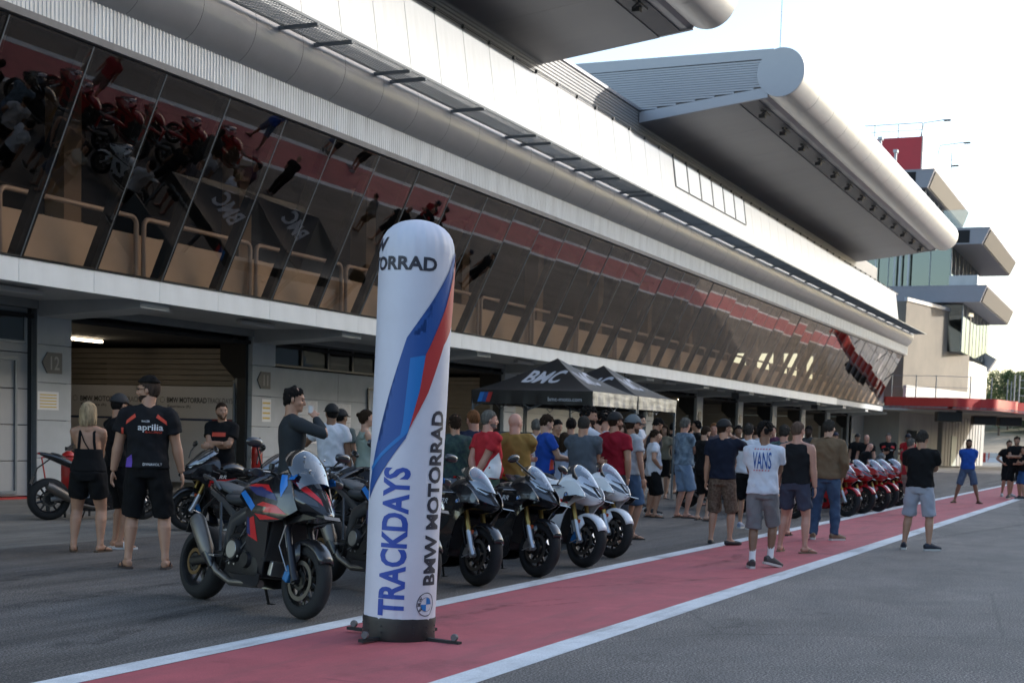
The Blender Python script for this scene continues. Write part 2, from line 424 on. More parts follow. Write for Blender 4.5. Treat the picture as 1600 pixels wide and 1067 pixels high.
# slab with white fascia
part(MB().bx(0, 97.4, 16.99, 19.9, 3.76, 4.08), 'slab', conc_wall)
f0 = part(MB().box((mull_x[0]+BP/2, 16.955, 3.91), (BP-.008, .05, .39)), 'fascia_panel', slab_white)
repeat(f0, [x+BP/2 for x in mull_x[:44]])
part(MB().bx(0, 97.4, 16.90, 17.0, 4.11, 4.14), 'fascia_cap', mull_m)
# glass panes, each a little off true
gd = Vector((0, GT[0]-GB[0], GT[1]-GB[1])); gl = gd.length; gd.normalize(); gn = Vector((0, -gd.z, gd.y))
pane_mesh = None
for i, x in enumerate(mull_x[:-1]):
    if x > XE-1: break
    mb = MB(); w = BP/2-.012
    mb.quad((-w, 0, -gl/2), (w, 0, -gl/2), (w, 0, gl/2), (-w, 0, gl/2))
    if pane_mesh is None: pane_mesh = mb.mesh('glass_pane', pane_m)
    o = bpy.data.objects.new('glass_pane', pane_mesh); COL.objects.link(o); o.parent = PB
    c = Vector((x+BP/2-60, (GB[0]+GT[0])/2-17, (GB[1]+GT[1])/2)); o.location = c
    ang = atan2(GB[0]-GT[0], GT[1]-GB[1])
    o.rotation_euler = (ang+R(random.gauss(0, .22)), 0, R(random.gauss(0, .30)))
mb = MB(); th = Matrix.Rotation(ang, 3, 'X')
mb.box(((mull_x[0]), (GB[0]+GT[0])/2+.12, (GB[1]+GT[1])/2), (.20, .16, gl), th)
m0 = part(mb, 'mullion', mull_m)
j0 = part(MB().box(((mull_x[0]), (GB[0]+GT[0])/2-.004, (GB[1]+GT[1])/2-.002), (.020, .010, gl), th), 'glazing_joint', galv)
xs = [x for x in mull_x if x < XE]
repeat(m0, xs); repeat(j0, xs)
part(MB().bx(0, XE-.1, 15.46, 15.75, 7.28, 7.42), 'head_channel', mull_m)
part(MB().bx(0, XE-.1, 15.36, 15.46, 7.33, 7.42), 'drip_edge', mat('drip_grey', (.22, .22, .225), .8, 0, .2, 2))
# interior of the lounge
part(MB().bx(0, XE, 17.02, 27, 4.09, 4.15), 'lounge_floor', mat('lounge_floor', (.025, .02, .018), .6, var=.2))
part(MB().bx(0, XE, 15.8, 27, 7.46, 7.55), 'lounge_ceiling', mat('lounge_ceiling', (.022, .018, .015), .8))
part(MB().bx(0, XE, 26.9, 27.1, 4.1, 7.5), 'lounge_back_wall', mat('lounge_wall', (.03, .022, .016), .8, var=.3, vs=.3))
bp0 = part(MB().bx(17.62, 17.62+3.545, 17.28, 17.32, 4.15, 4.93), 'parapet_panel', beige)
pts = [(17.66, 17.16, 4.15)]
for a in range(0, 91, 18): pts.append((17.66+.14-.14*cos(R(a)), 17.16, 5.22-.14+.14*sin(R(a))))
q = [(17.66+3.36-(p[0]-17.66), p[1], p[2]) for p in pts][::-1]
rl0 = part(MB().tube(pts+q, .045, 10), 'guard_rail', beige_rail, smooth=50)
ux = [17.62+3.57*k for k in range(-4, 22)]
ux = [ux[4]]+ux[:4]+ux[5:]
repeat(bp0, ux); repeat(rl0, ux)
# furniture glimpsed through the glass: tall tables and stools
wood = mat('table_wood', (.45, .30, .17), .5)
ft = MB().box((0, 0, 1.05), (1.1, .45, .04)).bx(-.5, -.47, -.18, .18, 0, 1.03).bx(.47, .5, -.18, .18, 0, 1.03)
fm = ft.mesh('high_table', wood)
stl = MB().tube([(0, 0, 0), (.02, 0, .7)], .012, 6).tube([(.3, 0, 0), (.28, 0, .7)], .012, 6).tube([(0, .3, 0), (.02, .28, .7)], .012, 6).tube([(.3, .3, 0), (.28, .28, .7)], .012, 6).box((.15, .15, .72), (.34, .34, .04)).tube([(.0, .3, .72), (-.03, .3, 1.0), (.33, .3, 1.0), (.3, .3, .72)], .012, 6)
sm_ = stl.mesh('bar_stool', chrome)
rng = random.Random(3)
for k in range(22):
    x = 16.9+3.57*k+rng.uniform(-.5, .5)
    o = bpy.data.objects.new('high_table', fm); COL.objects.link(o); o.location = (x, 18.9, 4.15)
    tag(o, 'tall wooden table standing behind the leaning lounge glass', 'table', 'tall tables in the glazed lounge')
    for s in range(2):
        o = bpy.data.objects.new('bar_stool', sm_); COL.objects.link(o); o.location = (x-.5+s*.8+rng.uniform(-.1, .1), 18.1+rng.uniform(-.1, .1), 4.15); o.rotation_euler = (0, 0, rng.uniform(-.5, .5))
        tag(o, 'thin chrome stool standing behind the lounge glass', 'stool', 'chrome stools in the glazed lounge')
c0 = part(MB().bx(20.3, 20.75, 18.2, 18.65, 4.15, 7.46), 'lounge_column', mat('column_brown', (.24, .15, .085), .7, 0, .1, 2))
repeat(c0, [20.5+5.36*k for k in range(0, 14)])
# corrugated cladding band
def corr(x0, w, y, z0, z1, pitch, dep, along='x'):
    mb = MB(); k = int(round(w/pitch)); p = w/k; prof = []
    for i in range(k):
        a = x0+i*p; prof += [(a, 0), (a+p*.42, 0), (a+p*.5, dep), (a+p*.92, dep)]
    prof.append((x0+w, 0))
    vs = [(a, y+d, z0) for a, d in prof]+[(a, y+d, z1) for a, d in prof]; n_ = len(prof)
    mb.add(vs, [(i, i+1, i+1+n_, i+n_) for i in range(n_-1)]); return mb
RP = BP*2
r0 = part(corr(mull_x[0], RP-.004, 15.40, 7.43, 8.00, .0875, .013), 'cladding_sheet', rib_grey)
repeat(r0, [mull_x[0]+RP*k for k in range(26) if mull_x[0]+RP*k < 93])
part(MB().bx(0, 94.2, 15.385, 15.40, 7.42, 7.45), 'cladding_lip', MATS['drip_grey'])
# rounded tube cornice in segments
SP = 1.52
seg_x = [26.15+SP*k for k in range(-15, 46)]
mb = MB(); mb.lathe([(.699, seg_x[0]+.004), (.701, seg_x[0]+.010), (.701, seg_x[0]+SP-.010), (.699, seg_x[0]+SP-.004)], 44, (0, 15.7, 8.6), 'x')
t0 = part(mb, 'cornice_tube', tube_grey, smooth=15); repeat(t0, seg_x)
part(MB().lathe([(.69, 4), (.69, 96)], 30, (0, 15.7, 8.6), 'x'), 'cornice_core', mull_m, smooth=40)
cb = MB(); cb.ell((96, 15.7, 8.6), (.35, .70, .70), n=24, m=14); part(cb, 'cornice_end', tube_grey, smooth=80)
# white leaning facade
FB, FT_ = (15.95, 9.1), (16.30, 11.43)
fa = atan2(FT_[0]-FB[0], FT_[1]-FB[1]); fl = sqrt((FT_[0]-FB[0])**2+(FT_[1]-FB[1])**2)
rot = Matrix.Rotation(-fa, 3, 'X')
mb = MB(); mb.box((seg_x[0]+SP/2, (FB[0]+FT_[0])/2+.02, (FB[1]+FT_[1])/2), (SP-.022, .05, fl), rot)
w0 = part(mb, 'facade_panel', white_panel); repeat(w0, [x+SP/2 for x in seg_x])
part(MB().box((50, (FB[0]+FT_[0])/2+.08, (FB[1]+FT_[1])/2), (93, .04, fl-.02), rot), 'facade_backing', mat('backing', (.16, .165, .17), .7))
part(MB().bx(3, 97, 16.3, 21, 11.42, 11.47), 'roof_deck', mat('roof_deck', (.3, .3, .3), .9, var=.2))
part(MB().tube([(3, 16.27, 11.50), (97, 16.27, 11.50)], .012, 6), 'safety_cable', steel_dark)
k0 = part(MB().box((seg_x[0]-.02, 16.27, 11.49), (.07, .07, .09)), 'cable_clamp', steel_dark); repeat(k0, [x-.02 for x in seg_x])
# facade windows
wx = [48.98+1.57*k for k in range(7)]
for k in range(6):
    zc = 10.93; yc = FB[0]+(zc-FB[1])*(FT_[0]-FB[0])/(FT_[1]-FB[1])
    fr = part(MB().box((wx[k]+.0, yc-.025, zc), (.09, .03, 1.06), rot).box((wx[k]+.785, yc-.025-.09, zc-.52), (1.48, .03, .03), rot), 'window_frame', steel_dark)
    part(MB().box((wx[k]+.785, yc-.012, zc), (1.46, .012, 1.02), rot), 'window_pane', mat('painted_reflection_pane', (.72, .75, .78), .08, spec=.8))  # white reflection painted into the pane colour
part(MB().box((wx[6], yc-.025, zc), (.05, .03, 1.06), rot), 'window_frame', steel_dark)
# maintenance grate with brackets
gx = MB(); GP = SP
for k in range(19): gx.box((seg_x[0]+k*GP/19+.02, 14.55, 8.76), (.010, .66, .012))
for k in range(9): gx.box((seg_x[0]+GP/2, 14.24+k*.078, 8.765), (GP, .009, .012))
gx.box((seg_x[0]+GP/2, 14.20, 8.76), (GP, .03, .05)).box((seg_x[0]+GP/2, 14.90, 8.76), (GP, .03, .05))
g0 = part(gx, 'walkway_grate', galv); repeat(g0, seg_x)
br = [13.3, 16.4, 19.3, 22.32, 23.51, 25.78, 26.45, 29.25, 32.19, 33.11, 35.14, 36.67, 38.08, 40.33, 41.01, 43.96, 46.88, 49.76, 52.78]+[52.78+2.95*k for k in range(1, 15)]
b0 = part(MB().box((br[0], 14.68, 8.725), (.07, 1.0, .06)).box((br[0], 15.1, 8.74), (.12, .12, .12)), 'walkway_bracket', galv); repeat(b0, br)
# louvred storey behind the facade, under the canopies
def louv(name, x0, x1, y, z0, z1, pitch, m, parent=PB):
    mb = MB(); k = int((z1-z0)/pitch); prof = []
    for i in range(k):
        a = z0+i*pitch; prof += [(0, a), (-.03, a+pitch*.25), (-.03, a+pitch*.7), (0, a+pitch*.8)]
    prof.append((0, z1)); vs = [(x0, y+d, z) for d, z in prof]+[(x1, y+d, z) for d, z in prof]; n_ = len(prof)
    mb.add(vs, [(i, i+1, i+1+n_, i+n_) for i in range(n_-1)]); return part(mb, name, m, parent)
louv('louvred_wall', 3, 95, 17.38, 11.47, 12.95, .105, mat('louvre_grey', (.30, .30, .30), .5, .2, .08, 1))
part(MB().bx(38, 50, 17.3, 17.6, 12.95, 13.05), 'coping', canopy_grey)
part(MB().bx(3, 95, 17.45, 24, 12.0, 12.9), 'upper_storey', canopy_grey)
# ---- canopies
def canopy(x0, x1, label):
    T = thing('roof_canopy', label, 'canopy', ((x0+x1)/2, 15, 12.5), 0, 'cantilevered roof canopies')
    inv = Matrix.Translation((-(x0+x1)/2, -15, -12.5))
    def P(mb, name, m, smooth=None):
        o = mb.build(name, m, T, smooth); o.data.transform(inv); return o
    C_, r_ = (12.33, 13.9), .82
    # body
    poly = [(17.32, 12.58), (12.9, 13.12), (12.5, 13.4), (12.5, 14.6), (17.4, 14.68), (21.2, 14.72), (21.2, 12.9)]
    P(MB().prism(poly, 'x', x0+.12, x1-.12), 'core', canopy_grey)
    # underside boards
    nb = int((x1-x0)/4); w = (x1-x0)/nb
    sl = atan2(.54, 4.4); rt_ = Matrix.Rotation(-sl, 3, 'X')
    for k in range(nb):
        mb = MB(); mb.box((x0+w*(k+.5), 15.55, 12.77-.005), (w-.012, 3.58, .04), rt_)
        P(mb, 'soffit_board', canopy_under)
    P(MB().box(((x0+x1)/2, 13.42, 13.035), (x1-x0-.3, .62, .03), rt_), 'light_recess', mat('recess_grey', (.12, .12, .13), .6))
    # nose in segments
    ns = int(round((x1-x0)/2.5)); sw = (x1-x0)/ns
    mb = MB(); mb.lathe([(r_-.01, x0+.0), (r_, x0+.02), (r_, x0+sw-.02), (r_-.01, x0+sw)], 44, (0, C_[0], C_[1]), 'x')
    s0 = P(mb, 'nose_tube', nose_metal, 15)
    for k in range(1, ns): inst(s0, T, (k*sw, 0, 0))
    # end faces: disc, trims and louvres
    for xe, sgn in ((x0, -1), (x1, 1)):
        xx = xe+sgn*.01
        P(MB().lathe([(.0, xx+sgn*.02), (r_-.01, xx+sgn*.02), (r_-.01, xx-sgn*.05)], 44, (0, C_[0], C_[1]), 'x'), 'nose_disc', canopy_grey, 30)
        t = (xe, xe-sgn*.12)
        P(MB().prism([(12.6, 14.70), (21.2, 14.76), (21.2, 14.36), (12.6, 14.38)], 'x', *t), 'end_trim', canopy_grey)
        P(MB().prism([(12.75, 13.10), (17.32, 12.54), (17.32, 12.90), (12.75, 13.44)], 'x', *t), 'end_trim', canopy_grey)
        mb = MB(); k = 18
        for i in range(k):
            za, zb = 12.9+i*(1.46/k), 12.9+(i+.78)*(1.46/k)
            # the lower trim slopes: louvres start where they clear it
            ya = 21.2; yb = 12.95
            if za < 13.44: yb = 12.75+(13.44-za)*(4.57/.54)+.05
            mb.box((xe-sgn*.045+.0, (ya+yb)/2, (za+zb)/2), (.05, ya-yb, (zb-za)), Matrix.Rotation(.0, 3, 'Y'))
        P(mb, 'louvres', canopy_grey)
    # flood lights in the recess
    nl = int((x1-x0)/3)
    l0 = None
    for k in range(nl):
        x = x0+1.5+3*k
        if l0 is None:
            l0 = P(MB().box((x, 13.2, 12.93), (.9, .12, .06)).box((x+.12, 13.34, 12.84), (.18, .22, .14)).tube([(x-.25, 13.1, 12.95), (x-.25, 13.3, 12.8)], .03, 6), 'floodlight', steel_dark); fx = x
        else: inst(l0, T, (x-fx, 0, 0))
    return T
canopy(2, 39.8, 'dark undersided roof canopy cut off by the top edge of the photo')
canopy(48.2, 88.2, 'complete grey roof canopy with rounded metal nose and louvred end')

# ---- garages
PW, PPd, PX0 = .95, 7.08, 21.5
YW = 19.5
pc = [PX0+PPd*k for k in range(-2, 12)]
hz = [0.03, .78, 1.50, 2.22, 2.94, 3.60]
blk = None
for x in pc:
    for i in range(5):
        if blk is None or i == 4:
            o = part(MB().box((x, YW+.28, (hz[i]+hz[i+1])/2), (PW, .56, hz[i+1]-hz[i]-.012)), 'pillar_block', conc_wall)
            if i == 0 and blk is None: blk = o; bx_ = x
        else:
            o = blk.copy(); COL.objects.link(o); o.location = (x-bx_, 0, (hz[i]+hz[i+1])/2-(hz[0]+hz[1])/2)
            if abs((hz[i+1]-hz[i])-(hz[1]-hz[0])) > .02: o.scale.z = 1; o.location.z = 0; o.data = MB().box((bx_, YW+.28, (hz[i]+hz[i+1])/2), (PW, .56, hz[i+1]-hz[i]-.012)).mesh('pillar_block', conc_wall); o.data.transform(PBI)
# cantilever beams under the slab
bm0 = part(MB().prism([(19.5, 3.46), (19.5, 3.76), (17.1, 3.76), (17.1, 3.60)], 'x', pc[0]-.42, pc[0]+.42), 'beam', conc_wall); repeat(bm0, pc)
part(MB().bx(0, 99, YW, YW+.5, 3.60, 3.76), 'lintel', conc_wall_d)
openb = {0, 2, 4, 5, 6, 7, 8, 9, 10}
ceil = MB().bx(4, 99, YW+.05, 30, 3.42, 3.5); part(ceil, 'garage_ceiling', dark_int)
part(MB().bx(4, 104, 20.05, 20.15, 3.51, 4.08), 'sky_gap_cover', dark_int)  # added to stop bright sky showing above the ceiling through the windows
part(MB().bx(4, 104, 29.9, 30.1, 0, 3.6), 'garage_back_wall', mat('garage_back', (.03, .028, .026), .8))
sl_ = MB()
nS = 26
for i in range(nS): sl_.box((pc[0]-.46, 24.9, .06+i*.128), (.05, 9.8, .112))
slw = part(sl_, 'slatted_wall', slat_brown)
repeat(slw, pc)
hood = MB().prism([(19.62, 3.42), (20.35, 3.42), (20.35, 3.0), (19.95, 2.62), (19.62, 2.62)], 'x', pc[0]-.58, pc[0]-.50)
hd = part(hood, 'door_hood', black_rough)
hdx = [pc[0]]+[x for k, x in enumerate(pc) if (k-2)-1 in openb]
repeat(hd, hdx)
jb = part(MB().bx(pc[0]-.475-.10, pc[0]-.475-.002, YW+.12, YW+.36, 0, 3.6), 'door_jamb', steel_dark)
repeat(jb, pc)
jb = part(MB().bx(pc[0]+.477, pc[0]+.53, YW+.12, YW+.36, 0, 3.6), 'door_jamb', galv)
repeat(jb, pc)
def closed_bay(x0, x1, m, win=True):
    z = [0.03, .78, 1.50, 2.22, 2.94]
    xm = [x0+.02, (x0+x1)/2, x1-.02]
    for i in range(4):
        for j in range(2):
            part(MB().bx(xm[j]+.005, xm[j+1]-.005, YW+.10, YW+.3, z[i]+.006, z[i+1]-.006), 'wall_panel', m)
    part(MB().bx(x0, x1, YW+.2, YW+.34, 0, 2.95 if win else 3.6), 'wall_core', conc_wall_d)
    if win:
        n_ = 5; w = (x1-x0)/n_
        for k in range(n_):
            fr = MB().bx(x0+k*w, x0+k*w+.07, YW+.05, YW+.16, 2.97, 3.60).bx(x0+k*w+.07, x0+(k+1)*w, YW+.05, YW+.16, 2.97, 3.02).bx(x0+k*w+.07, x0+(k+1)*w, YW+.05, YW+.16, 3.55, 3.60)
            part(fr, 'window_frame', steel_dark)
            part(MB().bx(x0+k*w+.07, x0+(k+1)*w, YW+.10, YW+.104, 3.02, 3.55), 'window_pane', win_m)
xa = lambda k: PX0+PPd*k+PW/2; xb = lambda k: PX0+PPd*(k+1)-PW/2
closed_bay(xa(1), xb(1), conc_wall); closed_bay(xa(3), xb(3), mat('cream_lit_wall', (.42, .40, .34), .75, 0, .1, .8), False)  # second bay: same panels, with the cream light painted into their colour
# grey sectional door of the nearest bay
x0, x1 = xa(-1), xb(-1)+.02
zz = [.05, .72, 1.40, 2.08, 2.76, 3.6]
for i in range(5):
    part(MB().box(((x0+x1)/2, YW+.16, (zz[i]+zz[i+1])/2), (x1-x0-.1, .06, zz[i+1]-zz[i]-.014), bev=.01), 'door_section', door_grey)
part(MB().bx(x1-1.35, x1-1.30, YW+.09, YW+.13, .1, 2.65).bx(x1-.47, x1-.42, YW+.09, YW+.13, .1, 2.65).bx(x1-1.30, x1-.47, YW+.09, YW+.13, 2.6, 2.65).bx(x1-1.30, x1-.47, YW+.09, YW+.13, .1, .16), 'wicket_frame', galv)
part(MB().bx(x1-1.4, x1-.25, YW+.10, YW+.115, 2.98, 3.48), 'window_pane', win_m)
part(MB().bx(x1-1.45, x1-.20, YW+.085, YW+.10, 3.48, 3.53).bx(x1-1.45, x1-.20, YW+.085, YW+.10, 2.93, 2.98).bx(x1-.25, x1-.20, YW+.085, YW+.10, 2.98, 3.48), 'window_frame', galv)
part(MB().bx(x0, x1, YW+.05, YW+.25, .0, .04), 'red_threshold', mat('red_strip', (.35, .02, .02), .6))
part(MB().bx(xb(-1)-.01, xb(-1)+.005, YW-.02, YW+.1, 0, 3.6), 'door_edge', galv)
# garage number signs
sign_m = mat('sign_grey', (.10, .10, .10), .6); sign_t = mat('sign_text', (.36, .36, .35), .6)
def gsign(x, txt):
    T = thing('garage_sign', 'dark arrow shaped garage number sign ' + {'12': 'on the leftmost pillar, reading 12', '11': 'beside the grey undersuit man, reading 11', '9': 'on the pillar left of the tents, reading 9', '8': 'on the pillar behind the tents, reading 8', '7': 'on the first pillar past the tents, reading 7', '6': 'above the tie dye shirted man, reading 6', '5': 'above the man in the printed white tee, reading 5'}[txt], 'sign', (x, YW-.002, 2.60))
    MB().prism([(-.34, 0), (-.20, -.20), (.20, -.20), (.20, .20), (-.20, .20)], 'y', -.02, 0).build('sign_plate', sign_m, T)
    vs, fs = text_geo(txt, .25, .01, xscale=.85)
    flat_print('number', vs, fs, lambda a, b: (a-.0, -.024, b-.125), sign_t, T)
gsign(PX0, '12'); gsign(PX0+PPd+.05, '11')
for k, t_ in ((3, '9'), (4, '8'), (5, '7'), (6, '6'), (7, '5')): gsign(PX0+PPd*k, t_)
def notice(x0, x1, z0, z1, label, rows, colr, body=paper):
    T = thing('notice_sheet', label, 'notice', ((x0+x1)/2, YW-.0, (z0+z1)/2))
    w, h = x1-x0, z1-z0
    MB().box((0, -.006, 0), (w, .006, h)).build('sheet', body, T)
    mb = MB()
    for i in range(rows):
        z = h/2-h*(.18+.66*i/max(1, rows-1)); mb.box((0, -.0105, z), (w*.8, .002, h*.30/rows))
    mb.build('printed_rows', colr, T)
yel = mat('yellow_print', (.62, .45, .08), .7); greyp = mat('grey_print', (.42, .42, .43), .8)
notice(21.05, 21.62, 1.70, 2.05, 'white notice with yellow rows on the pillar under number 12', 5, yel)
notice(28.50, 28.88, 1.62, 2.16, 'narrow notice with yellow middle on the pillar under number 11', 4, yel)
def papers(x0, x1, z0, z1, label):
    T = thing('paper_poster', label, 'paper', ((x0+x1)/2, YW+.09, (z0+z1)/2))
    k = 3; w = (x1-x0)/k
    for i in range(k):
        for j in range(3):
            h = (z1-z0)/3
            MB().box((-(x1-x0)/2+w*(i+.5), -.012-.004*rng.random(), (z1-z0)/2-h*(j+.5)+rng.uniform(-.01, .01)), (w-.01, .004, h-.012)).build('paper_sheet', paper, T)
    mb = MB()
    for i in range(k):
        for j in range(34): mb.box((-(x1-x0)/2+w*(i+.5)-w*.05*rng.random(), -.021, (z1-z0)/2-(z1-z0)*(j+.8)/35), (w*.72, .002, (z1-z0)*.008))
    mb.build('typed_rows', greyp, T)
papers(29.95, 31.1, 1.10, 2.18, 'large sheets of typed results on the wall beside the grey undersuit man')
papers(31.7, 32.75, 1.42, 2.16, 'shorter sheets of typed results on the wall nearer the inflatable column')
# door in bay 11
T = thing('service_door', 'narrow wall door with dark frame left of the inflatable column', 'door', (34.1, YW+.08, 0))
MB().bx(-.5, -.44, -.03, 0, 0, 2.62).bx(.44, .5, -.03, 0, 0, 2.62).bx(-.44, .44, -.03, 0, 2.56, 2.62).build('door_frame', steel_dark, T)
MB().bx(-.44, .44, -.015, .0, .02, 2.56).build('door_leaf', conc_wall, T)
# lamps under the slab
lm = MB().box((0, 0, 0), (1.25, .16, .09), bev=.02).mesh('strip_lamp', lamp_off)
cage = MB().box((0, 0, .05), (1.1, .05, .02)).mesh('mount', steel_dark)
for k in range(24):
    x = 18.6+3.54*k
    T = thing('strip_lamp', 'unlit strip lamp under the white edged concrete slab', 'lamp', (x, 17.75, 3.68), 0, 'unlit strip lamps under the slab')
    o = bpy.data.objects.new('lamp_body', lm); COL.objects.link(o); o.parent = T
    o = bpy.data.objects.new('mount', cage); COL.objects.link(o); o.parent = T
# lit tubes in the garages
lt = MB().box((0, 0, 0), (1.15, .08, .05)).mesh('lit_tube', lampm)
for x, y in ((22.9, 21.2), (25.9, 22.6), (37.8, 20.6), (39.8, 22.4), (58.8, 21), (66, 21), (82, 21)):
    o = bpy.data.objects.new('fluorescent_tube', lt); COL.objects.link(o); o.location = (x, y, 3.36)
    tag(o, 'lit warm fluorescent tube on a dark garage ceiling', 'lamp', 'lit tubes on the garage ceilings')
# loudspeakers hanging from the slab
sp = MB(); sp.prism([(-.2, .12), (.2, .12), (.14, -.16), (-.14, -.16)], 'y', -.16, .16)
spm = sp.mesh('hanging_speaker', black_m)
for i, (x, lab) in enumerate(((32.2, 'black loudspeaker hanging over the typed result sheets'), (47.6, 'black loudspeaker hanging behind the tents'), (62, 'black loudspeaker hanging over the crowd'), (78, 'black loudspeaker hanging from the slab past the crowd'))):
    T = thing('hanging_speaker', lab, 'loudspeaker', (x, 17.3, 3.5), R(20))
    o = bpy.data.objects.new('speaker_box', spm); COL.objects.link(o); o.parent = T
    MB().tube([(0, 0, .1), (0, 0, .27)], .02, 6).build('hanger', steel_dark, T)
# banners on the partition of garage 12
ban_m = mat('banner_grey', (.62, .61, .62), .7, 0, .06, 1); ban_t = mat('banner_text', (.05, .05, .055), .6); ban_t2 = mat('banner_text_light', (.13, .13, .135), .6)
for y0, y1, lab in ((22.28, 24.92, 'grey event banner further inside garage 12'), (19.95, 22.2, 'grey event banner next to the opening of garage 12')):
    T = thing('event_banner', lab, 'banner', (28.02, (y0+y1)/2, 0))
    w = y1-y0
    MB().box((0, 0, 1.26), (.04, w, 2.3)).build('banner_cloth', ban_m, T)
    MB().tube([(-.03, w/2+.02, 0), (-.03, w/2+.02, 2.5)], .03, 8).tube([(-.03, -w/2-.02, 0), (-.03, -w/2-.02, 2.5)], .03, 8).build('banner_pole', galv, T)
    MB().box((-.024, 0, 1.62), (.006, w, .05)).build('stripe', mat('stripe_navy', (.03, .05, .12), .6), T)
    MB().box((-.0285, -w*.36, 1.62), (.004, w*.25, .05)).build('stripe_red', mat('stripe_red', (.22, .03, .03), .6), T)
    vs, fs = text_geo('BMW MOTORRAD', .12, .022, width=w*.52); flat_print('lettering', vs, fs, lambda a, b: (-.025, w*.10-a, 2.02+b), ban_t, T)
    vs, fs = text_geo('TRACK DAYS', .12, .0, width=w*.32); flat_print('lettering_light', vs, fs, lambda a, b: (-.025, -w*.33-a, 2.02+b), ban_t2, T)
    vs, fs = text_geo('Experience (R)', .06, .01, width=w*.3); flat_print('small_print', vs, fs, lambda a, b: (-.025, w*.2-a, 1.90+b), ban_t, T)
    mb = MB(); mb.lathe([(.06, 0), (.07, 0)], 20, (0, 0, 0), 'x'); o = mb.build('roundel', ban_t2, T); o.location = (-.026, w*.42, 2.08)

# ================================================================ end block with the red terrace
EB = thing('terrace_block', 'tan rendered end block with red edged terrace beyond the garages', 'building', (112, 16, 0))
EBI = Matrix.Translation((-112, -16, 0))
def ep(mb, name, m, smooth=None):
    o = mb.build(name, m, EB, smooth); o.data.transform(EBI); return o
ep(MB().bx(99, 104.5, 19.5, 19.8, 0, 4.03), 'rear_wall', conc_wall)
ep(MB().prism([(104.4, 17.0), (112.2, 15.86), (112.2, 24), (104.4, 24)], 'z', 0, 4.03), 'lower_wall', far_conc)
ep(MB().bx(106.2, 107.2, 16.0, 16.7, 1.2, 2.6), 'wall_hatch', steel_dark)
ep(MB().prism([(112.2, 16.6), (115.2, 16.2), (115.2, 24), (112.2, 24)], 'z', 0, 4.03), 'doorway_recess', conc_wall_d)
ep(MB().prism([(112.25, 15.86), (114.0, 15.62), (114.0, 15.72), (112.25, 15.96)], 'z', 0.02, 3.9), 'door_leaf', far_conc)
ep(MB().prism([(115.2, 15.46), (129, 13.8), (129, 24), (115.2, 24)], 'z', 0, 4.03), 'lit_wall', far_conc)
ep(MB().prism([(118.0, 15.06), (119.6, 14.87), (119.6, 15.0), (118.0, 15.2)], 'z', 0.0, 2.4), 'side_door', mat('pale_green', (.30, .36, .33), .6))
for k in range(14):
    t = k/14; x = 115.3+13.4*t; y = 15.44-1.62*t
    ep(MB().box((x, y, 2.0), (.05, .05, 4.0)), 'wall_rib', far_conc)
# red terrace edge with rounded corners
path = [(99.0, 17.1), (99.0, 12.9)]
def arc(cx, cy, r_, a0, a1, k=6): return [(cx+r_*cos(R(a0+(a1-a0)*i/k)), cy+r_*sin(R(a0+(a1-a0)*i/k))) for i in range(k+1)]
path = [(99.0, 17.1), (99.2, 13.0)]+arc(100.4, 12.7, 1.2, 180, 235)+[(100.6, 11.1)]+arc(101.6, 10.9, .9, 190, 260)+[(104.2, 9.5)]+arc(105.0, 10.0, .9, 235, 290)+[(107.2, 9.6), (110, 7.2), (116, 4.6), (126, 2.5)]
ins = 25
mb = MB(); vs = []; fs = []
for (x, y) in path: vs += [(x, y, 4.03), (x, y, 4.79), (x+.15, y+.12, 4.79), (x+.15, y+.12, 4.03)]
for i in range(len(path)-1):
    a = i*4; b_ = a+4
    for j in range(4): fs.append((a+j, a+(j+1) % 4, b_+(j+1) % 4, b_+j))
mb.add(vs, fs); ep(mb, 'red_fascia', mat('terrace_red', (.46, .020, .018), .4, 0, .06, .5, coat=.3), 35)
ep(MB().prism(path+[(126, 24), (99, 24)], 'z', 4.06, 4.2), 'terrace_deck', conc_wall)
ep(MB().prism([(98.0, 19.5), (98.0, 17.2), (99.2, 15.5), (100.8, 13.2), (104, 11.5), (108, 10.5), (118, 8), (126, 7), (126, 24)], 'z', 3.9, 4.03), 'terrace_soffit', far_conc)
ep(MB().prism([(101.0, 16.36), (113.7, 13.55), (113.7, 22), (101.0, 22)], 'z', 4.8, 11.4), 'tan_wall', tan_wall_m)
ep(MB().prism([(100.9, 16.28), (113.8, 13.42), (113.8, 13.7), (100.9, 16.5)], 'z', 11.4, 11.65), 'coping', white_panel)
ep(MB().prism([(100.4, 16.0), (113.6, 13.0), (113.6, 13.2), (100.4, 16.2)], 'z', 4.8, 5.65), 'white_parapet', white_panel)
ep(MB().bx(98.2, 101, 17.6, 22, 4.2, 9.0), 'link_wall', tower_grey)
ep(MB().bx(98.1, 98.2, 18.2, 19.2, 5.1, 6.0), 'vent', steel_dark)
ep(MB().prism([(113.7, 15.0), (125, 14.9), (125, 13.4), (117, 13.6), (113.7, 14.2)], 'z', 4.8, 8.2), 'white_wall', white_panel)
ep(MB().prism([(15.0, 10.2), (12.74, 8.9), (13.4, 7.83), (15.0, 8.6)], 'x', 124.8, 126.0), 'end_canopy', canopy_grey)
rail = []
for i, p in enumerate(path[:-3]):
    if i in (0, 1, 5, 8, 12, 15, 18): rail.append(p)
for (x, y) in [(99.3, 16.6), (99.4, 15.0), (99.5, 13.7), (100.6, 11.6), (102.2, 10.4), (104.6, 9.6), (107.4, 9.6)]:
    ep(MB().bx(x+.2, x+.27, y+.2, y+.27, 4.79, 6.3), 'rail_post', galv)
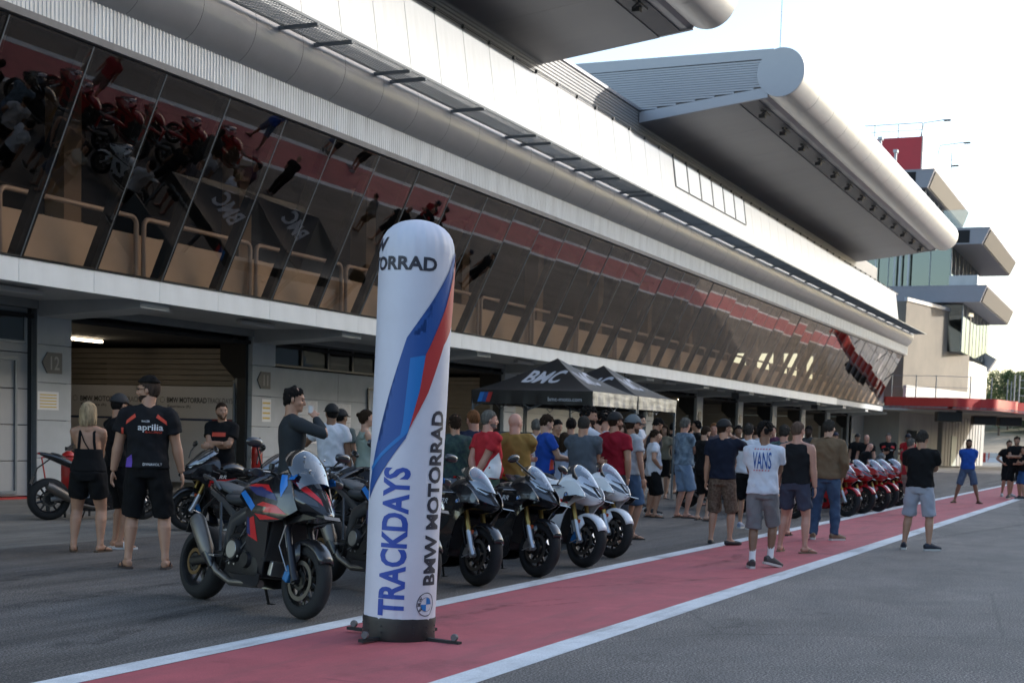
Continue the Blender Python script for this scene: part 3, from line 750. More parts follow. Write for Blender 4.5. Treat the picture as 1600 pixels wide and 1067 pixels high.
ep(MB().tube([(99.5, 16.8, 6.25), (99.7, 13.8, 6.25), (100.8, 11.8, 6.25)], .02, 6).tube([(99.5, 16.8, 5.5), (99.7, 13.8, 5.5), (100.8, 11.8, 5.5)], .015, 6), 'handrail', galv)
GTH = thing('terrace_gate', 'tubular metal gate frame standing on the red edged terrace', 'gate', (108.5, 9.2, 4.79))
mb = MB()
for (x, y) in ((0, .5), (.3, .2), (1.6, -1.2), (2.6, -2.2), (2.8, -2.5)): mb.tube([(x, y, 0), (x, y, 2.0)], .05, 6)
mb.build('gate_post', galv, GTH)
for z in (.55, 1.1, 1.65): MB().tube([(.3, .2, z), (2.6, -2.2, z)], .03, 6).build('gate_bar', galv, GTH)
SPK = MB().box((0, 0, 0), (.9, 1.7, .75), bev=.06).mesh('speaker_box', black_m)
for (px, py, lab) in ((1482, 647, 'black boxy loudspeaker under the red terrace left of the lit wall'), (1537, 653, 'black loudspeaker under the terrace at the corner of the lit wall'), (1577, 655, 'black loudspeaker under the terrace nearest the hill')):
    p = ground(px, py, 3.75); T = thing('terrace_speaker', lab, 'loudspeaker', (p.x, p.y, 3.6), R(20)); o = bpy.data.objects.new('speaker_box', SPK); COL.objects.link(o); o.parent = T
    MB().tube([(0, 0, .3), (0, 0, .45)], .05, 6).build('hanger', steel_dark, T)

# ================================================================ control tower
TW = thing('control_tower', 'red topped control tower with three flared floors', 'tower', (118, 17, 0))
TWI = Matrix.Translation((-118, -17, 0))
def tp(mb, name, m, smooth=None):
    o = mb.build(name, m, TW, smooth); o.data.transform(TWI); return o
X0, X1 = 108.0, 128.5
tp(MB().bx(X0+.4, X1-2, 17.05, 27, 21.5, 24.0), 'red_top', red_wall)
tp(MB().prism([(X0+.35, 16.95), (X1-3, 16.95), (X1-3, 17.04), (X0+.35, 17.04)], 'z', 21.6, 24.02), 'painted_sun_side', mat('painted_sun_side', (.55, .52, .49), .6))  # strong sunlight on this side of the red top, painted as a pale sheet
vs, fs = text_geo('9', .8, .05); 
MB().add([(X0+.38-118, 20.2-a-17, 22.55+b) for a, b in vs], fs).build('numeral', white_panel, TW, fix=False)
def floor_(zb, zt, yo, yi_b, name, yin=26, band=.10):
    # flared slab: outer face leans
    tp(MB().prism([(yin, zb), (yi_b, zb), (yo, zt), (yin, zt)], 'x', X0, X1), name, tower_grey)
    d = Vector((0, yi_b-yo, zb-zt)).normalized()
    L_ = sqrt((yi_b-yo)**2+(zb-zt)**2)
    mid = Vector((0, (yo+yi_b)/2, (zb+zt)/2)); nrm = Vector((0, -d.z, d.y)); nrm = nrm if nrm.y < 0 else -nrm
    a = atan2(yi_b-yo, zt-zb)
    tp(MB().box(((X0+X1)/2, mid.y+nrm.y*.04, mid.z+nrm.z*.04), (X1-X0-.9, .08, L_-.16), Matrix.Rotation(a, 3, 'X')), name+'_louvre', tower_brown)
    tp(MB().bx(X0-.02, X1, yo-.01, yin, zt, zt+.08), name+'_rim', tower_grey)
floor_(20.25, 21.5, 16.0, 16.45, 'upper_floor')
floor_(16.1, 17.2, 11.93, 12.43, 'middle_floor')
floor_(11.97, 13.1, 11.93, 12.35, 'lower_floor')
tp(MB().bx(X0-.03, X0, 17.3, 19.4, 20.35, 21.4), 'dark_window', dark_int)
tp(MB().bx(X0-.03, X0, 13.3, 17.0, 16.2, 17.1), 'dark_window', dark_int)
def storey(y0, z0, z1, nm):
    tp(MB().bx(X0+1.1, X1-1.5, y0+.1, 26, z0, z1), nm+'_room', mat('tower_room', (.10, .11, .11), .8))
    for k in range(7):
        ya = y0+k*1.5; tp(MB().bx(X0+1.0, X0+1.03, ya+.03, ya+1.47, z0, z1), 'glass_panel', tower_glass)
        tp(MB().bx(X0+.95, X0+1.05, ya-.03, ya+.03, z0, z1), 'glazing_bar', galv)
    for k in range(8):
        xa_ = X0+1.0+k*2.2; tp(MB().bx(xa_+.03, xa_+2.17, y0, y0+.03, z0, z1), 'glass_panel', tower_glass)
        tp(MB().bx(xa_-.03, xa_+.03, y0-.02, y0+.06, z0, z1), 'glazing_bar', galv)
storey(16.7, 17.28, 20.25, 'upper'); storey(14.6, 13.18, 16.1, 'middle')
for (y, w) in ((18.5, .12), (18.1, .12), (17.5, .12), (19.9, .08)): tp(MB().bx(X0+.3, X0+.3+w, y, y+w, 13.2, 16.1), 'white_column', white_panel)
storey(13.6, 8.5, 11.97, 'lower')
tp(MB().bx(X0, X0+.03, 12.5, 15.2, 17.28, 18.55), 'glass_railing', rail_glass)
tp(MB().bx(X0, X1, 12.45, 12.48, 17.28, 18.55), 'glass_railing', rail_glass)
tp(MB().bx(X0, X1, 12.6, 12.7, 13.18, 13.9), 'white_upstand', white_panel)
tp(MB().bx(X0+.2, X0+.3, 12.7, 14.6, 13.18, 13.9), 'white_upstand', white_panel)
mb = MB()
for k in range(6): mb.tube([(X0+.5, 17.1+1.7*k, 24), (X0+.5, 17.1+1.7*k, 25.0)], .03, 6)
mb.tube([(X0+.5, 17.1, 25.0), (X0+.5, 26, 25.0)], .03, 6).tube([(X0+.5, 17.1, 24.5), (X0+.5, 26, 24.5)], .02, 6); tp(mb, 'roof_railing', steel_dark)
tp(MB().tube([(X0+.6, 17.2, 24), (X0+.6, 17.0, 25.0), (X0+.9, 15.6, 25.2)], .035, 6).box((X0+.9, 15.4, 25.15), (.3, .5, .1)), 'roof_lamp', steel_dark)
tp(MB().tube([(X0+9, 17.2, 24), (X0+9, 17.0, 25.0), (X0+9.3, 15.2, 25.2)], .035, 6).box((X0+9.3, 15.0, 25.15), (.3, .5, .1)), 'roof_lamp', steel_dark)
tp(MB().tube([(X0+15, 16.9, 24), (X0+15, 16.9, 25.6)], .035, 6).box((X0+15, 16.6, 24.5), (.3, .6, .1)), 'roof_aerial', steel_dark)
mast = MB().tube([(0, 0, 0), (0, 0, 6)], .012, 5); T = tag(mast.build('lightning_rod', steel_dark), 'thin lightning rod on the tip of the roof canopy', 'rod'); T.location = (49, 12.6, 14.7)
for i, (x, h) in enumerate(((70, .7), (66, .5))):
    T = tag(MB().box((0, 0, h/2), (.15, .1, h)).box((0, 0, h), (.3, .2, .12)).build('roof_camera', white_panel), ('taller' if i == 0 else 'shorter')+' small white camera on the rounded canopy edge', 'camera'); T.location = (x, 12.2, 14.7)

# ================================================================ grandstand across the track (throws the shade)
GS = thing('grandstand', 'tall covered concrete grandstand across the track from the pits', 'grandstand', (0, -40, 0)); GS.location.y = -67
gmb = MB()
tiers = []
for k in range(24):
    y = -26-k*.9; z = 2.0+k*.95; tiers += [(y, z), (y, z+.95)]
poly = [(-26, 0)]+tiers+[(-48, 24.8), (-48, 0)]
def gp(mb, name, m):
    o = mb.build(name, m, GS); o.data.transform(Matrix.Translation((0, 40, 0))); return o
GX0, GX1 = -120, 155
gp(MB().prism(poly, 'x', GX0, GX1), 'seating_tiers', conc_wall)
gp(MB().bx(GX0, GX1, -49, -48, 0, 38.9), 'rear_wall', conc_wall)
gp(MB().prism([(-28, 37.2), (-28, 38.2), (-49, 39.4), (-49, 38.8)], 'x', GX0, GX1), 'roof', canopy_grey)
for k in range(13):
    x = GX0+5+k*20; gp(MB().bx(x, x+.7, -47.8, -47.1, 0, 38.9), 'column', conc_wall)
for k in range(13):
    x = GX0+8+k*20; gp(MB().bx(x, x+14, -27.05, -26.95, .5, 1.6), 'advert_board', mat('board_white', (.6, .6, .6), .6))
T = tag(MB().bx(-60, 200, -14.3, -14, 0, 1.1).build('pit_wall', conc_wall), 'low concrete wall between the pit road and the track', 'wall')

# ================================================================ trees on the bank
leafA = mat('leaf_olive', (.075, .105, .030), .75, var=.4, vs=.8); leafB = mat('leaf_dark', (.035, .060, .022), .75, var=.4, vs=.8); leafC = mat('leaf_yellow', (.13, .145, .045), .75, var=.35, vs=.8)
bark = mat('bark', (.10, .07, .05), .9)
def tree(x, y, z, h, r_, seed, label):
    g = random.Random(seed); T = thing('hill_tree', label, 'tree', (x, y, z), 0, 'trees growing on the bank behind the pit exit')
    tr = MB(); th_ = h*.45
    tr.tube([(0, 0, -.5), (g.uniform(-.2, .2), 0, th_*.6), (g.uniform(-.4, .4), 0, th_*1.3)], [.22, .16, .08], 7)
    for k in range(4):
        a = g.uniform(0, 6.28); tr.tube([(0, 0, th_*.6), (cos(a)*r_*.5, sin(a)*r_*.5, th_*1.2)], [.1, .04], 5)
    tr.build('trunk', bark, T)
    cr = MB(); clumps = []
    for k in range(22):
        a = g.uniform(0, 6.28); rr = r_*sqrt(g.random())*.8; zz = h*(.42+.5*g.random())*(1-.12*rr/r_)
        clumps.append((Vector((cos(a)*rr, sin(a)*rr, zz)), r_*g.uniform(.22, .42)))
    vs = []; fs = []; mi = []
    for c, cr_ in clumps:
        lean = g.random()
        for q in range(130):
            d = Vector((g.gauss(0, 1), g.gauss(0, 1), g.gauss(0, .8))).normalized()*cr_*(g.random()**.35)
            p = c+d; s_ = g.uniform(.09, .2); u = Vector((g.gauss(0, 1), g.gauss(0, 1), g.gauss(0, 1))).normalized(); w_ = u.orthogonal().normalized()
            i0 = len(vs); vs += [p-u*s_, p+w_*s_*.6, p+u*s_, p-w_*s_*.6]; fs.append((i0, i0+1, i0+2, i0+3)); mi.append(0 if lean < .45 else (1 if lean < .8 else 2))
    cr.v = [tuple(v) for v in vs]; cr.f = fs; cr.m = mi
    cr.build('crown', [leafA, leafB, leafC], T, fix=False); return T
g = random.Random(11)
protos = [tree(0, 0, 0, g.uniform(7, 10), g.uniform(2.6, 3.8), 100+k, 'tall olive green tree on the bank behind the pit exit') for k in range(4)]
spots = []
for k in range(46):
    x = g.uniform(232, 330); az = R(g.uniform(2.2, 9.5)); spots.append((x, x*math.tan(az)))
spots.sort()
for i, (x, y) in enumerate(spots):
    T = protos[i] if i < 4 else copy_tree(protos[i % 4])
    t = max(0, (x-205)/90); z = 9*(t*t*(3-2*t) if t < 1 else 1+(t-1)*.4)
    T.location = (x, y, z-.6); T.rotation_euler = (0, 0, g.uniform(0, 6.28)); s_ = g.uniform(.75, 1.15); T.scale = (s_, s_, s_*g.uniform(.85, 1.1))
sh = MB(); 
for q in range(2600):
    x = g.uniform(212, 262); az = R(g.uniform(1.5, 10)); y = x*math.tan(az); t = max(0, (x-205)/90); z = 9*(t*t*(3-2*t) if t < 1 else 1)
    p = Vector((x, y, z+g.uniform(0, .5))); s_ = g.uniform(.15, .5); u = Vector((g.gauss(0, 1), g.gauss(0, 1), g.gauss(0, .6))).normalized(); w_ = u.orthogonal().normalized()
    sh.add([p-u*s_, p+w_*s_*.6, p+u*s_, p-w_*s_*.6], [(0, 1, 2, 3)])
tag(sh.build('scrub', mat('scrub_leaf', (.10, .10, .045), .8, var=.5, vs=.3), fix=False), kind='stuff')
# barriers on the service road
bw = mat('barrier_white', (.6, .58, .56), .6); br_ = mat('barrier_red', (.45, .05, .03), .6)
bmw_ = MB().prism([(-.5, 0), (.5, 0), (.18, .5), (.18, 1.0), (-.18, 1.0), (-.18, .5)], 'y', -1.0, 1.0)
m1 = bmw_.mesh('barrier_body', bw); m2 = bmw_.mesh('barrier_body', br_)
g = random.Random(4)
for k in range(16):
    px = 1541+k*3.6; p = ground(px, 713.5+g.uniform(-1.2, .8))
    s_ = 165/p.x; p = Vector((165+g.uniform(-6, 6), p.y*s_, 0))
    o = bpy.data.objects.new('road_barrier', m2 if g.random() < .5 else m1); COL.objects.link(o); o.location = p; o.rotation_euler = (0, 0, g.uniform(-.6, .6))
    tag(o, 'red or white plastic barrier scattered on the road before the bank', 'barrier', 'plastic barriers before the sandy bank')

# unseen wooded slopes added to block the bright low sky from window reflections
mb = MB(); vs = []; NX, NY = 70, 8
for i in range(NX+1):
    for j in range(NY+1):
        x = -900+3200*i/NX; y = -280-420*j/NY; t = j/NY
        vs.append((x, y, -1+(72+22*noise.noise(Vector((x*.004, 3, 0)))+9*noise.noise(Vector((x*.02, y*.02, 0))))*t**.8))
mb.add(vs, [(i*(NY+1)+j, (i+1)*(NY+1)+j, (i+1)*(NY+1)+j+1, i*(NY+1)+j+1) for i in range(NX) for j in range(NY)])
tag(mb.build('glow_block_hills', mat('wooded_hill', (.06, .075, .035), .95, 0, .5, .03), smooth=80), kind='structure')

# ================================================================ motorcycles
# local frame: x forward, y left, z up, origin on the ground under the front axle
tyre_m = mat('tyre_rubber', (.011, .011, .012), .8, 0, .25, 30, bump=.2, bs=40)
rim_black = mat('rim_black', (.02, .02, .02), .35, .3)
disc_m = mat('brake_disc', (.11, .10, .09), .4, .7)
fork_silver = mat('fork_silver', (.55, .56, .58), .3, .7)
fork_gold = mat('fork_gold', (.40, .27, .08), .3, .8)
fork_black = mat('fork_black', (.03, .03, .035), .3, .5)
eng_m = mat('engine_dark', (.022, .022, .024), .45, .5, .4, 25)
alu = mat('aluminium', (.35, .35, .36), .35, .9, .1, 10)
exh_m = mat('exhaust_titanium', (.17, .155, .14), .45, .8, .15, 5)
carbon = mat('carbon_black', (.015, .015, .017), .3, 0, coat=.6)
gloss_black = mat('paint_black', (.010, .010, .012), .22, 0, coat=.8)
gloss_white = mat('paint_white', (.78, .80, .82), .25, 0, coat=.7)
gloss_red = mat('paint_red', (.42, .008, .012), .25, 0, coat=.8)
p_blue = mat('paint_blue', (.02, .20, .62), .3, 0, coat=.6); p_navy = mat('paint_navy', (.015, .03, .14), .3, 0, coat=.6); p_red = mat('stripe_paint_red', (.60, .015, .02), .3, 0, coat=.5)
p_white = mat('stripe_paint_white', (.7, .7, .72), .3, 0, coat=.5)
grey_paint = mat('paint_grey', (.05, .052, .056), .35, .3, coat=.5)
seat_m = mat('seat_vinyl', (.022, .024, .027), .7, bump=.1, bs=90); seat_g = mat('seat_grey', (.085, .088, .092), .7)
lens_m = mat('headlight_lens', (.06, .065, .075), .05, .3, coat=1); reflec = mat('orange_reflector', (.6, .09, .02), .3); tail_red = mat('tail_lens', (.3, .01, .01), .2)
cal_blue = mat('caliper_blue', (.02, .16, .42), .35, .3); bronze = mat('disc_bronze', (.15, .10, .05), .35, .8); gold_disc = mat('gold_carrier', (.5, .33, .10), .35, .8)

def interp(tab, t):
    if t <= tab[0][0]: return tab[0][1]
    for (a, va), (b, vb) in zip(tab, tab[1:]):
        if t <= b: u = (t-a)/(b-a); u = u*u*(3-2*u) if False else u; return va+(vb-va)*u
    return tab[-1][1]
def shell(outline, yf, side, thick=.012, step=.05, off=0.0, mb=None, mi=0):
    """a curved body panel: side-view outline carried out to the width yf(x, z)"""
    vs, fs = outline, [tuple(range(len(outline)))]
    bm = bmesh.new(); bv = [bm.verts.new((x, z, 0)) for x, z in outline]; f = bm.faces.new(bv)
    bmesh.ops.triangulate(bm, faces=[f], ngon_method='EAR_CLIP'); bm.verts.index_update()
    fs = [tuple(v.index for v in f.verts) for f in bm.faces]; bm.free()
    vs, fs = cut_grid(outline, fs, step)
    mb = mb or MB(); n_ = len(vs)
    out = [(x, side*(yf(x, z)+off), z) for x, z in vs]; inn = [(x, side*(yf(x, z)+off-thick), z) for x, z in vs]
    cnt = {}
    for f in fs:
        for a, b in zip(f, f[1:]+f[:1]): cnt.setdefault(frozenset((a, b)), []).append((a, b))
    fall = list(fs)+[tuple(i+n_ for i in reversed(f)) for f in fs]
    for k, e in cnt.items():
        if len(e) == 1: a, b = e[0]; fall.append((b, a, a+n_, b+n_))
    mb.add(out+inn, fall, mi); return mb
def smooth_outline(pts, k=4, it=1):
    """Catmull-Rom a closed outline; points given with a third item 1 stay sharp"""
    n_ = len(pts); out = []
    for i in range(n_):
        p0, p1, p2, p3 = [pts[(i+j-1) % n_] for j in range(4)]
        s1 = len(p1) > 2; s2 = len(p2) > 2
        m1 = [0, 0] if s1 else [(p2[j]-p0[j])/2 for j in (0, 1)]; m2 = [0, 0] if s2 else [(p3[j]-p1[j])/2 for j in (0, 1)]
        if s1: m1 = [(p2[j]-p1[j])*.9 for j in (0, 1)]
        if s2: m2 = [(p2[j]-p1[j])*.9 for j in (0, 1)]
        for q in range(k):
            t = q/k; h = (2*t**3-3*t**2+1, t**3-2*t**2+t, -2*t**3+3*t**2, t**3-t**2)
            out.append(tuple(h[0]*p1[j]+h[1]*m1[j]+h[2]*p2[j]+h[3]*m2[j] for j in (0, 1)))
    return out
def ring(x, zc, hy, hz, n=20, e=2.3, tilt=0, dz=0):
    """superellipse section at x"""
    out = []
    for j in range(n):
        t = 2*pi*j/n; c, s = cos(t), sin(t)
        y = hy*math.copysign(abs(c)**(2/e), c); z = hz*math.copysign(abs(s)**(2/e), s)
        out.append((x+tilt*z, y, zc+z+dz))
    return out
def resta(st, k):
    out = []
    for i in range(len(st)-1):
        p0, p1, p2, p3 = st[max(0, i-1)], st[i], st[i+1], st[min(len(st)-1, i+2)]
        for q in range(k):
            t = q/k; out.append(tuple(.5*((2*b)+(-a+c)*t+(2*a-5*b+4*c-d)*t*t+(-a+3*b-3*c+d)*t**3) for a, b, c, d in zip(p0, p1, p2, p3)))
    out.append(st[-1]); return out
def vring(x, zc, hy, hz, tilt=.62, n=36):
    """cowl section: peaked above, wide at lamp height, tucked under; the top leans back"""
    out = []
    for j in range(n):
        t = 2*pi*j/n; c, s = cos(t), sin(t)
        wv = (1-.42*max(0, s)**1.2) if s > 0 else (1-.30*(-s)**1.5)
        y = hy*math.copysign(abs(c)**.85, c)*wv; z = hz*math.copysign(abs(s)**.9, s)
        out.append((x-tilt*(z if z > 0 else z*-.25)-.35*abs(y)*(1 if z > -hz*.5 else .8), y, zc+z))
    return out
def wheel(T, cx, R_, w, name, rimc=rim_black, front=True, spokes=5, accent=None, disc=disc_m):
    c = (cx, 0, R_)
    rr = R_-.088 if front else R_-.10
    prof = []
    for k in range(17):
        t = pi*k/16; prof.append((rr+(R_-rr)*(sin(t)**.62), -w/2*cos(t)*(1.0)))
    prof += [(rr-.012, w/2*.8), (rr-.012, -w/2*.8)]
    tw = MB().lathe(prof, 56, c, 'y', closed=True).build(name, tyre_m, T, 60)
    # tread cuts as thin dark grooves standing in slight relief
    rw = w*.40
    rp = [(rr+.004, -rw), (rr+.004, -rw-.006), (rr-.010, -rw-.004), (rr-.022, -rw*.55), (rr-.030, 0), (rr-.022, rw*.55), (rr-.010, rw+.004), (rr+.004, rw+.006), (rr+.004, rw), (rr-.006, rw*.9), (rr-.012, 0), (rr-.006, -rw*.9)]
    rim = MB().lathe(rp, 48, c, 'y', closed=True)
    for k in range(spokes):
        for s in (-1, 1):
            a = 2*pi*k/spokes+s*.16; a2 = 2*pi*k/spokes+s*.30
            p0 = Vector((cx+.045*cos(a), s*0.0, R_+.045*sin(a))); p1 = Vector((cx+(rr-.02)*cos(a2), 0, R_+(rr-.02)*sin(a2)))
            rim.tube([p0, (p0+p1)/2, p1], [(.016, .024), (.011, .017), (.014, .016)], 6)
    rim.lathe([(.0, -w*.42), (.045, -w*.42), (.05, -.03), (.05, .03), (.045, w*.42), (0, w*.42)], 20, c, 'y')
    rim.build('rim', rimc, tw, 40)
    if accent: MB().lathe([(rr+.002, -rw-.0075), (rr+.007, -rw-.0068)], 48, c, 'y').lathe([(rr+.002, rw+.0075), (rr+.007, rw+.0068)], 48, c, 'y').build('rim_stripe', accent, tw, 60)
    ds = [(-1), 1] if front else [-1]
    for s in ds:
        y = s*(w*.5+.006); ro, ri = (.16, .125) if front else (.115, .085)
        d = MB().lathe([(ri, y-.003), (ro, y-.003), (ro, y+.003), (ri, y+.003)], 40, c, 'y', closed=True).build('brake_disc', disc, tw, 30)
        rb_ = [(.050, y-.006), (.078, y-.004), (.078, y+.004), (.050, y+.006)]
        cr = MB().lathe(rb_, 10, c, 'y', closed=True)
        cr.build('disc_carrier', gold_disc if disc is gold_disc else rim_black, tw)
    return tw
def roundel(T, x, y, z, side, r_=.032):
    o = MB().lathe([(0, side*.004), (r_, side*.004), (r_, -side*.004)], 24, (0, 0, 0), 'y').build('roundel', p_white, T, 30); o.location = (x, y, z)
    q = MB()
    for a0 in (0, pi):
        q.add([(0, side*.0055, 0)]+[(r_*.62*cos(a0+pi/2*k/6), side*.0055, r_*.62*sin(a0+pi/2*k/6)) for k in range(7)], [tuple(range(8))])
    o2 = q.build('roundel_quarter', p_blue, T, fix=False); o2.location = (x, y, z)
    o3 = MB().lathe([(r_*.66, side*.0056), (r_*1.0, side*.0056)], 24, (0, 0, 0), 'y').build('roundel_ring', black_m, T, fix=False); o3.location = (x, y, z)


def clutter(T, zt, x0, n_, seed):
    g = random.Random(seed)
    for k in range(n_):
        s = g.choice((-1, 1)); y0 = s*g.uniform(.15, .19); xa_ = x0-g.uniform(0, .35); za = g.uniform(.45, zt)
        pts = [(xa_, y0, za), (xa_-g.uniform(.03, .12), y0+s*g.uniform(.01, .03), za-g.uniform(.05, .15)), (xa_-g.uniform(.1, .25), y0+s*g.uniform(0, .02), za-g.uniform(.1, .3))]
        MB().tube(pts, g.choice((.005, .007, .010)), 6).build('hose', g.choice((rim_black, alu, eng_m, rim_black)), T, 40)
    for s in (-1, 1):
        for k in range(6): MB().lathe([(0, s*.006), (.010, s*.006), (.010, 0)], 8, (0, 0, 0), 'y').build('bolt', alu, T, 30).location = (x0-.18+.075*cos(k*1.05), s*.212, .42+.075*sin(k*1.05))
    for s in (-1, 1):
        MB().tube([(x0+.25, s*.10, zt+.25), (x0+.30, s*.16, zt+.12), (x0+.28, s*.12, zt-.05)], .006, 6).build('control_cable', rim_black, T, 40)

def superbike(name, label, col, loc, head, lean=9, accent=None, mirror=False, cover=None, group=None, stripes=None, tail=None, red=False, detail=True):
    T = thing(name, label, 'motorcycle', loc, 0, group)
    T.rotation_euler = (Matrix.Rotation(head, 3, 'Z') @ Matrix.Rotation(R(-lean), 3, 'X')).to_euler()
    wb = 1.43
    fwl = wheel(T, 0, .30, .12, 'front_wheel', rim_black, True, 5 if not red else 6, accent)
    wheel(T, -wb, .318, .19, 'rear_wheel', rim_black, False, 5, accent)
    rake = math.tan(R(24))
    for s in (-1, 1):
        y = s*.105
        f = MB().tube([(-.02-rake*.20, y, .52), (-.02-rake*.62, y, .93)], .027, 12).build('fork_leg', fork_gold if not red else fork_gold, T, 40)
        MB().tube([(.015, y, .29), (-.01-rake*.05, y, .36), (-.02-rake*.22, y, .53)], [.034, .032, .030], 12).tube([(0, y*.8, .30), (0, y*1.2, .30)], .032, 12).build('fork_lower', fork_silver, f, 40)
        MB().box((-.105, y*.86, .33), (.07, .045, .12), Matrix.Rotation(R(20), 3, 'Y'), bev=.012).build('brake_caliper', cal_blue if accent else alu, T)
        MB().tube([(-.03, y*1.1, .31), (-.15, y*1.1, .26)], .006, 6).build('axle_clamp', fork_silver, T)
        MB().tube([(-.09, y*1.25, .36), (-.18, y*1.3, .55), (-.20, y*.9, .75)], .005, 5).build('brake_hose', rim_black, T)
    # front fender
    def fend():
        rings = []
        for k in range(13):
            a = R(28+k*10); r0 = .318+.012*sin(pi*k/12); w_ = .064+.02*sin(pi*k/12)
            pr = []
            for q in range(9):
                t = pi*q/8; pr.append((r0*cos(a) if False else (r0-.05*(1-sin(t)**.8))*cos(a), -w_*cos(t), .30+(r0-.05*(1-sin(t)**.8))*sin(a)))
            rings.append(pr)
        mb = MB().loft(rings, False, False)
        for s in (-1, 1): mb.add([(-.04, s*.084, .58), (-.20, s*.086, .52), (-.17, s*.09, .37), (-.09, s*.088, .36), (.02, s*.084, .50)], [(0, 1, 2, 3, 4)])
        return mb
    fo = fend().build('front_fender', cover or col, T, 60); md = fo.modifiers.new('t', 'SOLIDIFY'); md.thickness = .006
    for s in (-1, 1): MB().box((-.075, s*.096, .52), (.05, .008, .04), bev=.003).build('side_reflector', reflec, T)
    # cowl
    st = [(.165, .800, .018, .020), (.140, .805, .050, .050), (.085, .825, .098, .095), (.01, .850, .148, .135), (-.08, .872, .188, .162), (-.17, .888, .218, .172), (-.27, .90, .235, .165)]
    cm = MB().loft([vring(*q) for q in resta(st, 4)], True, True)
    cowl = cm.build('front_cowl', col, T, 40)
    bv = BVHTree.FromPolygons(cm.v, [f for f in cm.f], all_triangles=False)
    def front_patch(poly, nm, m, off=.004, par=cowl, k=3, st_=.03):
        bm = bmesh.new(); vv = [bm.verts.new((a, b, 0)) for a, b in poly]; f = bm.faces.new(vv); bmesh.ops.triangulate(bm, faces=[f], ngon_method='EAR_CLIP')
        bm.verts.index_update(); fs = [tuple(v.index for v in f.verts) for f in bm.faces]; bm.free()
        vs, fs = cut_grid(poly, fs, st_); out = []
        for a, b in vs:
            h = bv.ray_cast(Vector((.6, a, b)), Vector((-1, 0, 0)))
            out.append((h[0].x+off*.6 if h[0] else -.05, a, b))
        MB().add(out, fs).build(nm, m, par, 60, fix=False)
    for s in (-1, 1):
        front_patch([(s*.035, .80), (s*.10, .825), (s*.165, .90), (s*.155, .945), (s*.10, .90), (s*.045, .845)], 'headlight', lens_m, .006)
    front_patch([(-.03, .76), (.03, .76), (.042, .93), (-.042, .93)], 'air_intake', dark_int, .006)
    if red: front_patch([(-.15, .96), (-.08, .93), (-.05, .99), (-.11, 1.03)], 'number_plate', p_white, .006)
    # windscreen bubble
    rings = []
    for k in range(9):
        t = k/8; x = .075-.36*t; z = .925+.255*sin(t*1.25)/sin(1.25); hw = .075+.085*sin(pi*t*.62)-.045*t**4; dp = .10
        rings.append([(x-dp*abs(sin(R(-75+150*q/10)))**2, hw*sin(R(-75+150*q/10)), z-.075*(1-cos(R(-75+150*q/10)))) for q in range(11)])
    MB().loft(rings, False, False).build('windscreen', visor_m, cowl, 80)
    MB().tube([(.08, -.015, .92), (.02, -.07, .93), (-.05, -.13, .955)], .006, 5).tube([(.08, .015, .92), (.02, .07, .93), (-.05, .13, .955)], .006, 5).build('screen_seal', rim_black, cowl)
    MB().box((-.24, 0, 1.01), (.05, .22, .12), Matrix.Rotation(R(-35), 3, 'Y'), bev=.01).build('instrument', dark_int, T)
    # side fairings
    def yf(x, z):
        b = interp([(.15, .085), (.30, .155), (.48, .205), (.65, .232), (.85, .240), (1.1, .20)], z)
        fx = interp([(-1.1, .80), (-.8, .93), (-.45, 1.0), (-.2, .98), (-.02, .80), (.12, .5)], x)
        return b*fx
    o1 = smooth_outline([(.04, .80), (-.10, .715), (-.20, .60), (-.27, .44), (-.34, .27, 1), (-.52, .22), (-.74, .30), (-.70, .46), (-.60, .58), (-.66, .74), (-.60, .82, 1), (-.42, .86), (-.28, .96), (-.10, .95)])
    o2 = smooth_outline([(-.33, .26, 1), (-.48, .16), (-.92, .14), (-1.04, .24, 1), (-.90, .34), (-.74, .33), (-.52, .25)])
    for s in (-1, 1):
        f = shell(o1, yf, s).build('side_fairing', col, T, 50)
        shell(smooth_outline([(-.30, .62), (-.42, .50), (-.56, .46), (-.50, .56), (-.40, .66)]), yf, s, .004, .04, .003).build('fairing_vent', dark_int, f, 60)
        shell([(-.16, .70), (-.60, .755), (-.62, .775), (-.18, .74)], yf, s, .002, .04, .003).build('fairing_stripe', stripes[0] if stripes else dark_int, f, 60)
        if stripes and len(stripes) > 1:
            shell([(-.30, .60), (-.66, .40), (-.70, .46), (-.34, .70)], yf, s, .002, .04, .003).build('colour_stripe', stripes[1], f, 60)
        if not red: roundel(f, -.20, s*(yf(-.20, .80)+.004), .80, s)
        if not red:
            vs, fs = text_geo('RR', .05, .01, .3, xscale=1.3); vs, fs = cut_grid(vs, fs, .03)
            MB().add([(-.40-s*a, s*(yf(-.40, .79)+.005), .77+b) for a, b in vs], fs).build('model_letters', p_white, f, fix=False)
        shell(o2, yf, s).build('belly_pan', col if not cover else cover, T, 50)
        # winglet
        MB().prism([(.06, .79), (-.16, .765), (-.18, .775), (.04, .80)], 'y', s*.15, s*.30).build('winglet', gloss_black, T)
        MB().prism([(.0, .785), (-.17, .765), (-.18, .70), (-.06, .72)], 'y', s*.298, s*.304).build('winglet_end', gloss_black, T)
    MB().box((-.33, 0, .50), (.06, .36, .34), Matrix.Rotation(R(12), 3, 'Y'), bev=.01).build('radiator', black_rough, T)
    eb = MB().box((-.66, 0, .42), (.50, .34, .34), bev=.05).box((-.55, 0, .60), (.30, .30, .26), bev=.04)
    eb.lathe([(0, -.20), (.09, -.20), (.10, -.17)], 20, (-.72, 0, .40), 'y').lathe([(0, .20), (.09, .20), (.10, .17)], 20, (-.72, 0, .40), 'y'); eb.build('engine', eng_m, T, 30)
